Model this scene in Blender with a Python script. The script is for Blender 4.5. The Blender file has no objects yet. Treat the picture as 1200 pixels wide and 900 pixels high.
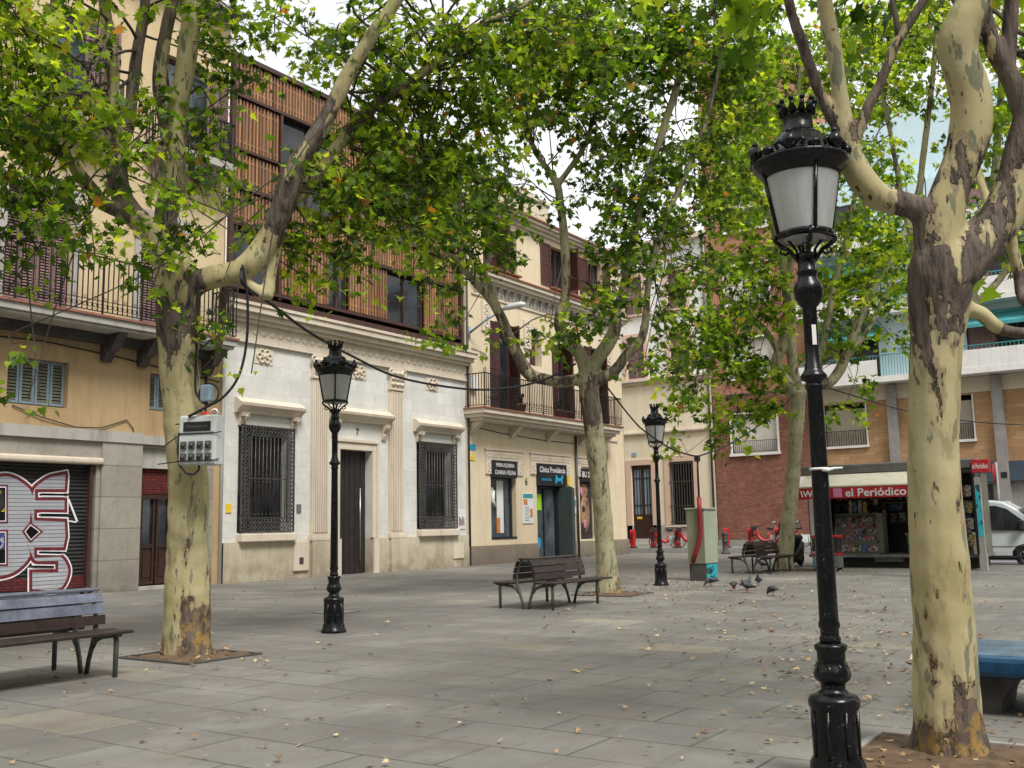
import bpy, bmesh, math, random
import numpy as np
from mathutils import Vector, Matrix, noise
from mathutils.kdtree import KDTree
random.seed(7); rng = np.random.default_rng(11)
PI = math.pi
S = bpy.context.scene
COL = S.collection

# ------------------------------------------------------------------ camera
F, PITCH, ROLL, YAW, CH = 1163.98, 0.141148, -0.0194009, 0.598204, 1.45
def _axes():
    cp, sp, cr, sr, cy, sy = math.cos(PITCH), math.sin(PITCH), math.cos(ROLL), math.sin(ROLL), math.cos(YAW), math.sin(YAW)
    R = lambda v: (cr*v[0]-sr*v[1], sr*v[0]+cr*v[1], v[2])
    up, fw, rt = R((0, -cp, sp)), R((0, sp, cp)), R((1, 0, 0))
    X = tuple(cy*a+sy*b for a, b in zip(fw, rt)); Y = tuple(sy*a-cy*b for a, b in zip(fw, rt))
    return X, Y, up
AX = _axes()
def world(v): return Vector(tuple(sum(a*b for a, b in zip(v, A)) for A in AX))
def at(px, py, dep):                      # a point seen at px,py of the 1200x900 photo, dep metres in front of the camera
    return world(((px-600)/F*dep, (py-450)/F*dep, dep)) + Vector((0, 0, CH))
def depth_of(x, y, z):
    return (Vector((x, y, z-CH))).dot(world((0, 0, 1)))
cam = bpy.data.cameras.new("camera"); co = bpy.data.objects.new("camera", cam); COL.objects.link(co)
r_, u_, f_ = world((1, 0, 0)), world((0, -1, 0)), world((0, 0, 1))
co.matrix_world = Matrix(((r_.x, u_.x, -f_.x, 0), (r_.y, u_.y, -f_.y, 0), (r_.z, u_.z, -f_.z, CH), (0, 0, 0, 1)))
cam.sensor_width = 36; cam.lens = 36*F/1200; cam.clip_end = 2000; cam.clip_start = 0.05
S.camera = co

# ------------------------------------------------------------------ mesh builder
class MB:
    def __init__(s, T=None): s.v = []; s.f = []; s.m = []; s.T = T; s.cur = 0; s.sm = []
    def add(s, vs, fs, smooth=False):
        b = len(s.v)
        s.v += [s.T(*p) for p in vs] if s.T else [tuple(p) for p in vs]
        for f in fs: s.f.append([b+i for i in f]); s.m.append(s.cur); s.sm.append(smooth)
        return s
    def box(s, x0, x1, y0, y1, z0, z1):
        return s.add([(x, y, z) for x in (x0, x1) for y in (y0, y1) for z in (z0, z1)],
                     [(0, 1, 3, 2), (4, 6, 7, 5), (0, 4, 5, 1), (2, 3, 7, 6), (0, 2, 6, 4), (1, 5, 7, 3)])
    def cbox(s, x0, x1, y0, y1, z0, z1, b=.01):     # box with cut edges
        hx, hy, hz = (x0+x1)/2, (y0+y1)/2, (z0+z1)/2
        bm = bmesh.new(); bmesh.ops.create_cube(bm, size=1)
        for v in bm.verts: v.co = Vector((hx+v.co.x*(x1-x0), hy+v.co.y*(y1-y0), hz+v.co.z*(z1-z0)))
        bmesh.ops.bevel(bm, geom=bm.edges[:], offset=b, segments=2, affect='EDGES', profile=.5)
        bm.verts.ensure_lookup_table()
        s.add([tuple(v.co) for v in bm.verts], [[v.index for v in f.verts] for f in bm.faces]); bm.free(); return s
    def prism(s, poly, a, b, axis=1):                # poly of (p,q) extruded along axis from a to b
        n = len(poly)
        def P(p, q, t): return (t, p, q) if axis == 0 else (p, t, q) if axis == 1 else (p, q, t)
        vs = [P(p, q, a) for p, q in poly]+[P(p, q, b) for p, q in poly]
        return s.add(vs, [list(range(n)), list(range(2*n-1, n-1, -1))]+[(i, (i+1) % n, n+(i+1) % n, n+i) for i in range(n)])
    def tube(s, pts, rad, n=8, caps=True, smooth=True):
        pts = [Vector(p) for p in pts]; k = len(pts)
        if not hasattr(rad, '__len__'): rad = [rad]*k
        vs = []; up = None
        for i, p in enumerate(pts):
            t = (pts[min(i+1, k-1)]-pts[max(i-1, 0)])
            t = t.normalized() if t.length > 1e-9 else Vector((0, 0, 1))
            if up is None: up = t.orthogonal().normalized()
            up = (up - t*up.dot(t)); up = up.normalized() if up.length > 1e-6 else t.orthogonal().normalized()
            w = t.cross(up)
            for j in range(n):
                a = 2*PI*j/n; vs.append(tuple(p+(up*math.cos(a)+w*math.sin(a))*rad[i]))
        fs = [(i*n+j, i*n+(j+1) % n, (i+1)*n+(j+1) % n, (i+1)*n+j) for i in range(k-1) for j in range(n)]
        if caps: fs += [list(range(n-1, -1, -1)), [(k-1)*n+j for j in range(n)]]
        return s.add(vs, fs, smooth)
    def lathe(s, prof, c=(0, 0), n=24, smooth=True, caps=True, ph=0):
        k = len(prof); vs = [(c[0]+r*math.cos(2*PI*j/n+ph), c[1]+r*math.sin(2*PI*j/n+ph), z) for r, z in prof for j in range(n)]
        fs = [(i*n+j, i*n+(j+1) % n, (i+1)*n+(j+1) % n, (i+1)*n+j) for i in range(k-1) for j in range(n)]
        if caps: fs += [list(range(n-1, -1, -1)), [(k-1)*n+j for j in range(n)]]
        return s.add(vs, fs, smooth)
    def ell(s, c, r, n=10, m=7):
        pr = [(max(1e-4, math.sin(PI*i/m)), -math.cos(PI*i/m)) for i in range(m+1)]
        vs = [(c[0]+q*r[0]*math.cos(2*PI*j/n), c[1]+q*r[1]*math.sin(2*PI*j/n), c[2]+z*r[2]) for q, z in pr for j in range(n)]
        return s.add(vs, [(i*n+j, i*n+(j+1) % n, (i+1)*n+(j+1) % n, (i+1)*n+j) for i in range(m) for j in range(n)], True)
    def torus(s, c, R, r, axis=1, n=10, m=5, sz=1):
        P = []
        for i in range(n+1):
            a = 2*PI*i/n; p, q = R*math.cos(a), R*sz*math.sin(a)
            P.append((c[0]+p, c[1], c[2]+q) if axis == 1 else (c[0], c[1]+p, c[2]+q) if axis == 0 else (c[0]+p, c[1]+q, c[2]))
        return s.tube(P, r, m, caps=False)
    def obj(s, name, mats, parent=None, origin=None):
        if not isinstance(mats, (list, tuple)): mats = [mats]
        o0 = Vector(origin) if origin is not None else (ROOT.get(parent.name, Vector((0, 0, 0))) if parent else Vector((0, 0, 0)))
        me = bpy.data.meshes.new(name)
        me.from_pydata([(v[0]-o0.x, v[1]-o0.y, v[2]-o0.z) for v in s.v], [], s.f)
        for m in mats: me.materials.append(m)
        me.polygons.foreach_set('material_index', s.m); me.polygons.foreach_set('use_smooth', s.sm)
        me.validate(); me.update()
        return link(name, me, parent, o0)
ROOT = {}
def link(name, me, parent, o0=Vector((0, 0, 0))):
    o = bpy.data.objects.new(name, me); COL.objects.link(o)
    if parent: o.parent = parent
    else: o.location = o0
    ROOT[o.name] = Vector(o0)
    return o
def tag(o, label=None, cat=None, group=None, kind=None):
    for k, v in (('label', label), ('category', cat), ('group', group), ('kind', kind)):
        if v: o[k] = v
    return o
def thing(name, loc, label, cat, group=None):
    o = bpy.data.objects.new(name, None); COL.objects.link(o); o.location = loc; ROOT[o.name] = Vector(loc)
    o.empty_display_size = .3
    return tag(o, label, cat, group)
def copy_tree(o, parent=None):
    c = o.copy(); COL.objects.link(c); c.parent = parent
    for ch in list(o.children): copy_tree(ch, c)
    return c
def place(src, loc, rz, label):
    c = copy_tree(src); c.location = loc; c.rotation_euler = (0, 0, rz); c['label'] = label; return c
def text_mesh(name, body, mat, parent, loc, height, width=None, face='Y', bold=0, extr=.004, align='CENTER', label=None):
    cu = bpy.data.curves.new(name+'_c', 'FONT'); cu.body = body; cu.size = 1; cu.extrude = 0; cu.offset = bold
    cu.align_x = 'LEFT'; cu.resolution_u = 4
    t = bpy.data.objects.new('tmp', cu); COL.objects.link(t)
    dg = bpy.context.evaluated_depsgraph_get(); me = bpy.data.meshes.new_from_object(t.evaluated_get(dg))
    bpy.data.objects.remove(t)
    n = len(me.vertices); a = np.empty(n*3); me.vertices.foreach_get('co', a); a = a.reshape(-1, 3)
    w, h = np.ptp(a[:, 0]), np.ptp(a[:, 1]); mn = a.min(0)
    a[:, 0] -= mn[0]+w/2; a[:, 1] -= mn[1]+h/2
    sy_ = height/h; sx_ = width/w if width else sy_
    a[:, 0] *= sx_; a[:, 1] *= sy_
    L = Vector(loc)-(ROOT[parent.name] if parent else Vector((0, 0, 0)))
    b = np.zeros_like(a)
    if face == 'Y': b[:, 0] = a[:, 0]+L.x; b[:, 1] = L.y; b[:, 2] = a[:, 1]+L.z
    else: b[:, 0] = L.x; b[:, 1] = L.y-a[:, 0]; b[:, 2] = a[:, 1]+L.z
    me.vertices.foreach_set('co', b.ravel()); me.materials.clear(); me.materials.append(mat); me.name = name; me.update()
    o = link(name, me, parent, ROOT[parent.name] if parent else Vector((0, 0, 0)))
    if label: o['label'] = label
    return o

# ------------------------------------------------------------------ materials
def newmat(name):
    m = bpy.data.materials.new(name); m.use_nodes = True; nt = m.node_tree
    return m, nt, nt.nodes['Principled BSDF']
def N(nt, t, **kw):
    n = nt.nodes.new(t)
    for k, v in kw.items():
        if hasattr(n, k): setattr(n, k, v)
        else: n.inputs[k].default_value = v
    return n
def vec(nt, mp='xyz', sc=(1, 1, 1)):
    tc = N(nt, 'ShaderNodeNewGeometry'); sep = N(nt, 'ShaderNodeSeparateXYZ'); nt.links.new(tc.outputs['Position'], sep.inputs[0])
    cb = N(nt, 'ShaderNodeCombineXYZ')
    for i, c in enumerate(mp):
        if c in 'xyz': nt.links.new(sep.outputs['XYZ'.index(c.upper())], cb.inputs[i])
    m = N(nt, 'ShaderNodeMapping'); m.inputs['Scale'].default_value = sc; nt.links.new(cb.outputs[0], m.inputs[0])
    return m.outputs[0], sep
def noi(nt, v, scale, det=4, rough=.6, w=0):
    n = N(nt, 'ShaderNodeTexNoise'); n.inputs['Scale'].default_value = scale; n.inputs['Detail'].default_value = det; n.inputs['Roughness'].default_value = rough
    nt.links.new(v, n.inputs['Vector']); return n.outputs['Fac']
def ramp(nt, f, stops):
    r = N(nt, 'ShaderNodeValToRGB'); e = r.color_ramp.elements
    while len(e) < len(stops): e.new(.5)
    for i, (p, c) in enumerate(stops):
        e[i].position = p; e[i].color = (c, c, c, 1) if not hasattr(c, '__len__') else (*c[:3], 1)
    nt.links.new(f, r.inputs[0]); return r.outputs[0]
def mix(nt, f, a, b, mode='MIX'):
    n = N(nt, 'ShaderNodeMix', data_type='RGBA', blend_type=mode)
    for i_, x in ((0, f), (6, a), (7, b)):
        s_ = n.inputs[i_]
        if isinstance(x, bpy.types.NodeSocket): nt.links.new(x, s_)
        elif hasattr(x, '__len__'): s_.default_value = (*x[:3], 1)
        else: s_.default_value = x if i_ == 0 else (x, x, x, 1)
    return n.outputs[2]
def bump(nt, b, f, st=.3, dist=.01, prev=None):
    n = N(nt, 'ShaderNodeBump'); n.inputs['Strength'].default_value = st; n.inputs['Distance'].default_value = dist
    nt.links.new(f, n.inputs['Height'])
    if prev: nt.links.new(prev, n.inputs['Normal'])
    nt.links.new(n.outputs[0], b.inputs['Normal']); return n.outputs[0]
def plain(name, c, rough=.6, metal=0, var=.25, scale=6, bmp=.1, spec=.5, streak=0):
    m, nt, b = newmat(name); v, _ = vec(nt)
    f = noi(nt, v, scale, 5); lo = [x*(1-var) for x in c]; hi = [min(1, x*(1+var)) for x in c]
    col = ramp(nt, f, [(.3, lo), (.7, hi)])
    if streak:
        v2, _ = vec(nt, 'xyz', (9, 9, .5)); col = mix(nt, ramp(nt, noi(nt, v2, 1.5, 4), [(.45, 0), (.75, streak)]), col, [x*.45 for x in c])
    nt.links.new(col, b.inputs['Base Color']); b.inputs['Roughness'].default_value = rough; b.inputs['Metallic'].default_value = metal
    b.inputs['Specular IOR Level'].default_value = spec
    nt.links.new(ramp(nt, noi(nt, v, scale*2.3, 3), [(.2, max(0, rough-.15)), (.8, min(1, rough+.15))]), b.inputs['Roughness'])
    if bmp: bump(nt, b, noi(nt, v, scale*8, 3), bmp, .01)
    return m
def plaster(name, c, c2, stain=(.16, .12, .08), st=.5, low=0, streak=.5):
    m, nt, b = newmat(name); v, sep = vec(nt)
    big = noi(nt, v, .55, 6, .62); col = mix(nt, ramp(nt, big, [(.35, 0), (.68, 1)]), c, c2)
    v2, _ = vec(nt, 'xyz', (2.2, 2.2, .3)); s2 = ramp(nt, noi(nt, v2, 1.3, 6, .7), [(.48, 0), (.8, min(1, streak*1.25))])
    col = mix(nt, s2, col, stain)
    sp_ = ramp(nt, noi(nt, v, 3.7, 6, .75), [(.58, 0), (.75, st)]); col = mix(nt, sp_, col, [x*.6 for x in c])
    if low:
        mr = N(nt, 'ShaderNodeMapRange'); nt.links.new(sep.outputs[2], mr.inputs[0]); mr.inputs[1].default_value = 0; mr.inputs[2].default_value = low; mr.inputs[3].default_value = 1; mr.inputs[4].default_value = 0
        md = N(nt, 'ShaderNodeMath', operation='MULTIPLY'); nt.links.new(mr.outputs[0], md.inputs[0]); nt.links.new(ramp(nt, noi(nt, v, 2, 5, .7), [(.3, .2), (.65, 1)]), md.inputs[1])
        col = mix(nt, md.outputs[0], col, stain)
    nt.links.new(col, b.inputs['Base Color']); b.inputs['Roughness'].default_value = .9; b.inputs['Specular IOR Level'].default_value = .2
    n1 = bump(nt, b, noi(nt, v, 40, 4), .25, .008); bump(nt, b, noi(nt, v, 2.5, 5), .3, .03, n1)
    return m
def masonry(name, mp, c1, c2, mortar, bw, bh, ms=.012, off=.5, bias=0, stain=(.14, .11, .08), st=.4, rough=.85, low=0, sharp=.5, squash=1):
    m, nt, b = newmat(name); v, sep = vec(nt, mp); br = N(nt, 'ShaderNodeTexBrick'); nt.links.new(v, br.inputs['Vector'])
    br.offset = off; br.inputs['Scale'].default_value = 1; br.inputs['Brick Width'].default_value = bw; br.inputs['Row Height'].default_value = bh
    br.inputs['Mortar Size'].default_value = ms; br.inputs['Mortar Smooth'].default_value = .15; br.inputs['Bias'].default_value = bias
    br.inputs['Color1'].default_value = (*c1, 1); br.inputs['Color2'].default_value = (*c2, 1); br.inputs['Mortar'].default_value = (*mortar, 1)
    vv, _ = vec(nt); col = mix(nt, ramp(nt, noi(nt, vv, 1.1, 6, .65), [(.3, 0), (.72, .55)]), br.outputs[0], [x*.62 for x in c1])
    col = mix(nt, ramp(nt, noi(nt, vv, 7, 5, .7), [(.5, 0), (.75, st)]), col, stain)
    vs_, _ = vec(nt, 'xyz', (3.1, 3.1, .25)); col = mix(nt, ramp(nt, noi(nt, vs_, 1.3, 6, .72), [(.5, 0), (.75, .45)]), col, [x*1.3 for x in stain])
    if low:
        mr = N(nt, 'ShaderNodeMapRange'); nt.links.new(sep.outputs[2], mr.inputs[0]); mr.inputs[1].default_value = 0; mr.inputs[2].default_value = low; mr.inputs[3].default_value = 1; mr.inputs[4].default_value = 0
        md = N(nt, 'ShaderNodeMath', operation='MULTIPLY'); nt.links.new(mr.outputs[0], md.inputs[0]); nt.links.new(ramp(nt, noi(nt, vv, 1.6, 5, .7), [(.3, .1), (.65, .9)]), md.inputs[1])
        col = mix(nt, md.outputs[0], col, stain)
    nt.links.new(col, b.inputs['Base Color']); b.inputs['Roughness'].default_value = rough; b.inputs['Specular IOR Level'].default_value = .25
    n1 = bump(nt, b, br.outputs['Fac'], -sharp, .012); bump(nt, b, noi(nt, vv, 22, 4), .25, .008, n1)
    return m
def ground_mat():
    m, nt, b = newmat('paving'); v, sep = vec(nt, 'yxz'); br = N(nt, 'ShaderNodeTexBrick'); nt.links.new(v, br.inputs['Vector'])
    br.offset = .5; br.inputs['Scale'].default_value = 1; br.inputs['Brick Width'].default_value = 1.15; br.inputs['Row Height'].default_value = .62
    br.inputs['Mortar Size'].default_value = .012; br.inputs['Mortar Smooth'].default_value = .3
    br.inputs['Color1'].default_value = (.198, .191, .170, 1); br.inputs['Color2'].default_value = (.242, .233, .206, 1); br.inputs['Mortar'].default_value = (.055, .048, .040, 1)
    br2 = N(nt, 'ShaderNodeTexBrick'); nt.links.new(v, br2.inputs['Vector']); br2.offset = .5; br2.inputs['Scale'].default_value = 1
    br2.inputs['Brick Width'].default_value = 1.15; br2.inputs['Row Height'].default_value = .62; br2.inputs['Mortar Size'].default_value = 0; br2.inputs['Bias'].default_value = -.93
    br2.inputs['Color1'].default_value = (0, 0, 0, 1); br2.inputs['Color2'].default_value = (1, 1, 1, 1)
    vv, _ = vec(nt)
    col = mix(nt, ramp(nt, br2.outputs[0], [(.025, 0), (.04, .55)]), br.outputs[0], (.40, .34, .24))
    col = mix(nt, ramp(nt, noi(nt, vv, .32, 6, .62), [(.36, 0), (.64, .75)]), col, (.10, .098, .09))
    col = mix(nt, ramp(nt, noi(nt, vv, 1.7, 6, .7), [(.48, 0), (.7, .6)]), col, (.17, .135, .10))
    col = mix(nt, ramp(nt, noi(nt, vv, .9, 5, .6), [(.52, 0), (.7, .6)]), col, (.30, .285, .25))
    vo = N(nt, 'ShaderNodeTexVoronoi'); vo.inputs['Scale'].default_value = 2.2; nt.links.new(vv, vo.inputs['Vector'])
    col = mix(nt, ramp(nt, vo.outputs['Distance'], [(.04, .75), (.07, 0)]), col, (.06, .056, .05))
    vw, _ = vec(nt, 'xyz', (.5, 3.2, 1)); col = mix(nt, ramp(nt, noi(nt, vw, 1.6, 6, .7), [(.55, 0), (.66, .4)]), col, (.095, .09, .08))
    col = mix(nt, ramp(nt, noi(nt, vv, 45, 3, .6), [(.35, .0), (.7, .35)]), col, (.11, .10, .09)); vo2 = N(nt, 'ShaderNodeTexVoronoi'); vo2.inputs['Scale'].default_value = 3.7; nt.links.new(vv, vo2.inputs['Vector']); col = mix(nt, ramp(nt, vo2.outputs['Distance'], [(.05, .5), (.08, 0)]), col, (.36, .35, .32))
    nt.links.new(col, b.inputs['Base Color']); b.inputs['Specular IOR Level'].default_value = .45
    nt.links.new(ramp(nt, noi(nt, vv, .8, 5, .6), [(.3, .5), (.7, .8)]), b.inputs['Roughness'])
    n1 = bump(nt, b, br.outputs['Fac'], -.5, .008); n2 = bump(nt, b, noi(nt, vv, 60, 3), .25, .005, n1); bump(nt, b, noi(nt, vv, 1.5, 4), .25, .03, n2)
    return m
def bark_mat(name, pale, pale2, dark, sc=1.0):
    m, nt, b = newmat(name); v, _ = vec(nt, 'xyz', (1, 1, .28)); at_ = N(nt, 'ShaderNodeAttribute', attribute_name='bark')
    v1, _ = vec(nt)
    base = mix(nt, ramp(nt, noi(nt, v1, 2.2*sc, 4), [(.35, 0), (.65, 1)]), pale, pale2)
    v3, _ = vec(nt, 'xyz', (1, 1, .3))
    fle = ramp(nt, noi(nt, v3, 11*sc, 3, .5), [(.60, 0), (.62, 1)])
    base = mix(nt, fle, base, (.20, .20, .13))
    fl2 = ramp(nt, noi(nt, v3, 19*sc, 3, .5), [(.66, 0), (.68, 1)])
    base = mix(nt, fl2, base, (.10, .065, .035))
    ma = N(nt, 'ShaderNodeMath', operation='ADD'); nt.links.new(ramp(nt, noi(nt, v, 3.4*sc, 7, .6), [(.2, 0), (.8, 1)]), ma.inputs[0]); nt.links.new(at_.outputs['Fac'], ma.inputs[1])
    m2_ = N(nt, 'ShaderNodeMath', operation='MULTIPLY_ADD'); nt.links.new(noi(nt, v3, 14*sc, 5, .7), m2_.inputs[0]); m2_.inputs[1].default_value = .34; m2_.inputs[2].default_value = -.17
    mb_ = N(nt, 'ShaderNodeMath', operation='ADD'); nt.links.new(ma.outputs[0], mb_.inputs[0]); nt.links.new(m2_.outputs[0], mb_.inputs[1]); ma = mb_
    msk = ramp(nt, ma.outputs[0], [(.975, 0), (1.0, 1)])
    v4, _ = vec(nt, 'xyz', (1, 1, .2)); rid = noi(nt, v4, 18*sc, 5, .65)
    dk = mix(nt, ramp(nt, rid, [(.35, 0), (.62, 1)]), [x*.38 for x in dark], [x*1.5 for x in dark])
    dk = mix(nt, ramp(nt, noi(nt, v4, 7*sc, 6, .75), [(.46, 0), (.60, .6)]), dk, (.22, .18, .145)); dk = mix(nt, ramp(nt, noi(nt, v, 9*sc, 5, .7), [(.58, 0), (.63, .8)]), dk, (.035, .027, .022))
    sepz = N(nt, 'ShaderNodeSeparateXYZ'); nt.links.new(N(nt, 'ShaderNodeNewGeometry').outputs['Position'], sepz.inputs[0])
    foot = N(nt, 'ShaderNodeMapRange'); nt.links.new(sepz.outputs[2], foot.inputs[0]); foot.inputs[1].default_value = .2; foot.inputs[2].default_value = .9; foot.inputs[3].default_value = 1; foot.inputs[4].default_value = 0
    fm = N(nt, 'ShaderNodeMath', operation='MULTIPLY'); nt.links.new(foot.outputs[0], fm.inputs[0]); nt.links.new(ramp(nt, noi(nt, v1, 8*sc, 5, .7), [(.48, 0), (.58, .9)]), fm.inputs[1])
    dk = mix(nt, fm.outputs[0], dk, (.34, .22, .07))
    base = mix(nt, ramp(nt, noi(nt, v1, 1.1*sc, 3), [(.5, 0), (.7, .35)]), base, (.30, .30, .19))
    base = mix(nt, ramp(nt, noi(nt, v3, 5*sc, 6, .7), [(.56, 0), (.60, .6)]), base, [x*.74 for x in pale])
    edge = ramp(nt, ma.outputs[0], [(.915, 0), (.94, 1), (.975, .6)])
    base = mix(nt, edge, base, (.30, .235, .145))
    nt.links.new(mix(nt, msk, base, dk), b.inputs['Base Color']); b.inputs['Roughness'].default_value = .8; b.inputs['Specular IOR Level'].default_value = .2
    n1 = bump(nt, b, msk, .35, .012)
    mm = N(nt, 'ShaderNodeMath', operation='MULTIPLY'); nt.links.new(msk, mm.inputs[0]); nt.links.new(rid, mm.inputs[1])
    n2 = bump(nt, b, mm.outputs[0], .9, .03, n1); bump(nt, b, noi(nt, v1, 30*sc, 4), .2, .008, n2)
    return m
def leaf_mat(name, tint=1.0):
    m, nt, b = newmat(name); a = N(nt, 'ShaderNodeAttribute', attribute_name='tone')
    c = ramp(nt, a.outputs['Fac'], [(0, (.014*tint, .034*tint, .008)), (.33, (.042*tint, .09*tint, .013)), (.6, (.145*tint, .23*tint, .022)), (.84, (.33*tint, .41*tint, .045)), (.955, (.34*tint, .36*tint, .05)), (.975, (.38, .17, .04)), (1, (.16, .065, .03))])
    nt.links.new(c, b.inputs['Base Color']); b.inputs['Roughness'].default_value = .5; b.inputs['Specular IOR Level'].default_value = .3
    tr = N(nt, 'ShaderNodeBsdfTranslucent'); nt.links.new(mix(nt, 1.0, c, (2.6, 2.5, .9), 'MULTIPLY'), tr.inputs[0])
    ms = N(nt, 'ShaderNodeMixShader'); ms.inputs[0].default_value = .54
    nt.links.new(b.outputs[0], ms.inputs[1]); nt.links.new(tr.outputs[0], ms.inputs[2])
    nt.links.new(ms.outputs[0], nt.nodes['Material Output'].inputs[0]); return m
def litter_mat():
    m, nt, b = newmat('dry_leaf'); a = N(nt, 'ShaderNodeAttribute', attribute_name='tone')
    c = ramp(nt, a.outputs['Fac'], [(0, (.10, .055, .03)), (.3, (.22, .13, .06)), (.6, (.42, .29, .14)), (.9, (.55, .45, .26)), (1, (.15, .22, .05))])
    nt.links.new(c, b.inputs['Base Color']); b.inputs['Roughness'].default_value = .7; return m
def glass_dark(name, c=(.02, .022, .025), rough=.06, var=True):
    m, nt, b = newmat(name); v, _ = vec(nt)
    nt.links.new(ramp(nt, noi(nt, v, 1.1, 4), [(.35, [x*.5 for x in c]), (.65, [x*1.8 for x in c])]), b.inputs['Base Color'])
    b.inputs['Roughness'].default_value = rough; b.inputs['Specular IOR Level'].default_value = .6; return m
def wood_slat(name):
    m, nt, b = newmat(name); v, sep = vec(nt, 'xyz', (8.7, 8.7, .15)); f = noi(nt, v, 1.0, 2)
    c = ramp(nt, f, [(.32, (.13, .055, .022)), (.5, (.31, .14, .055)), (.68, (.50, .26, .12))])
    v2, _ = vec(nt, 'xyz', (6, 6, .9)); c = mix(nt, ramp(nt, noi(nt, v2, 1.6, 5, .7), [(.45, 0), (.68, .8)]), c, (.14, .12, .105))
    nt.links.new(c, b.inputs['Base Color']); b.inputs['Roughness'].default_value = .6
    v3, _ = vec(nt, 'xyz', (30, 30, 2)); bump(nt, b, noi(nt, v3, 2, 4), .3, .01); return m
def speckle(name, cols, scale, rough=.6):
    m, nt, b = newmat(name); v, _ = vec(nt); vo = N(nt, 'ShaderNodeTexVoronoi'); vo.inputs['Scale'].default_value = scale; nt.links.new(v, vo.inputs['Vector'])
    sp = N(nt, 'ShaderNodeSeparateColor'); nt.links.new(vo.outputs['Color'], sp.inputs[0])
    n = len(cols); r = ramp(nt, sp.outputs[0], [(i/n, c) for i, c in enumerate(cols)])
    r.node.color_ramp.interpolation = 'CONSTANT'
    nt.links.new(r, b.inputs['Base Color']); b.inputs['Roughness'].default_value = rough; return m

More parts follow.
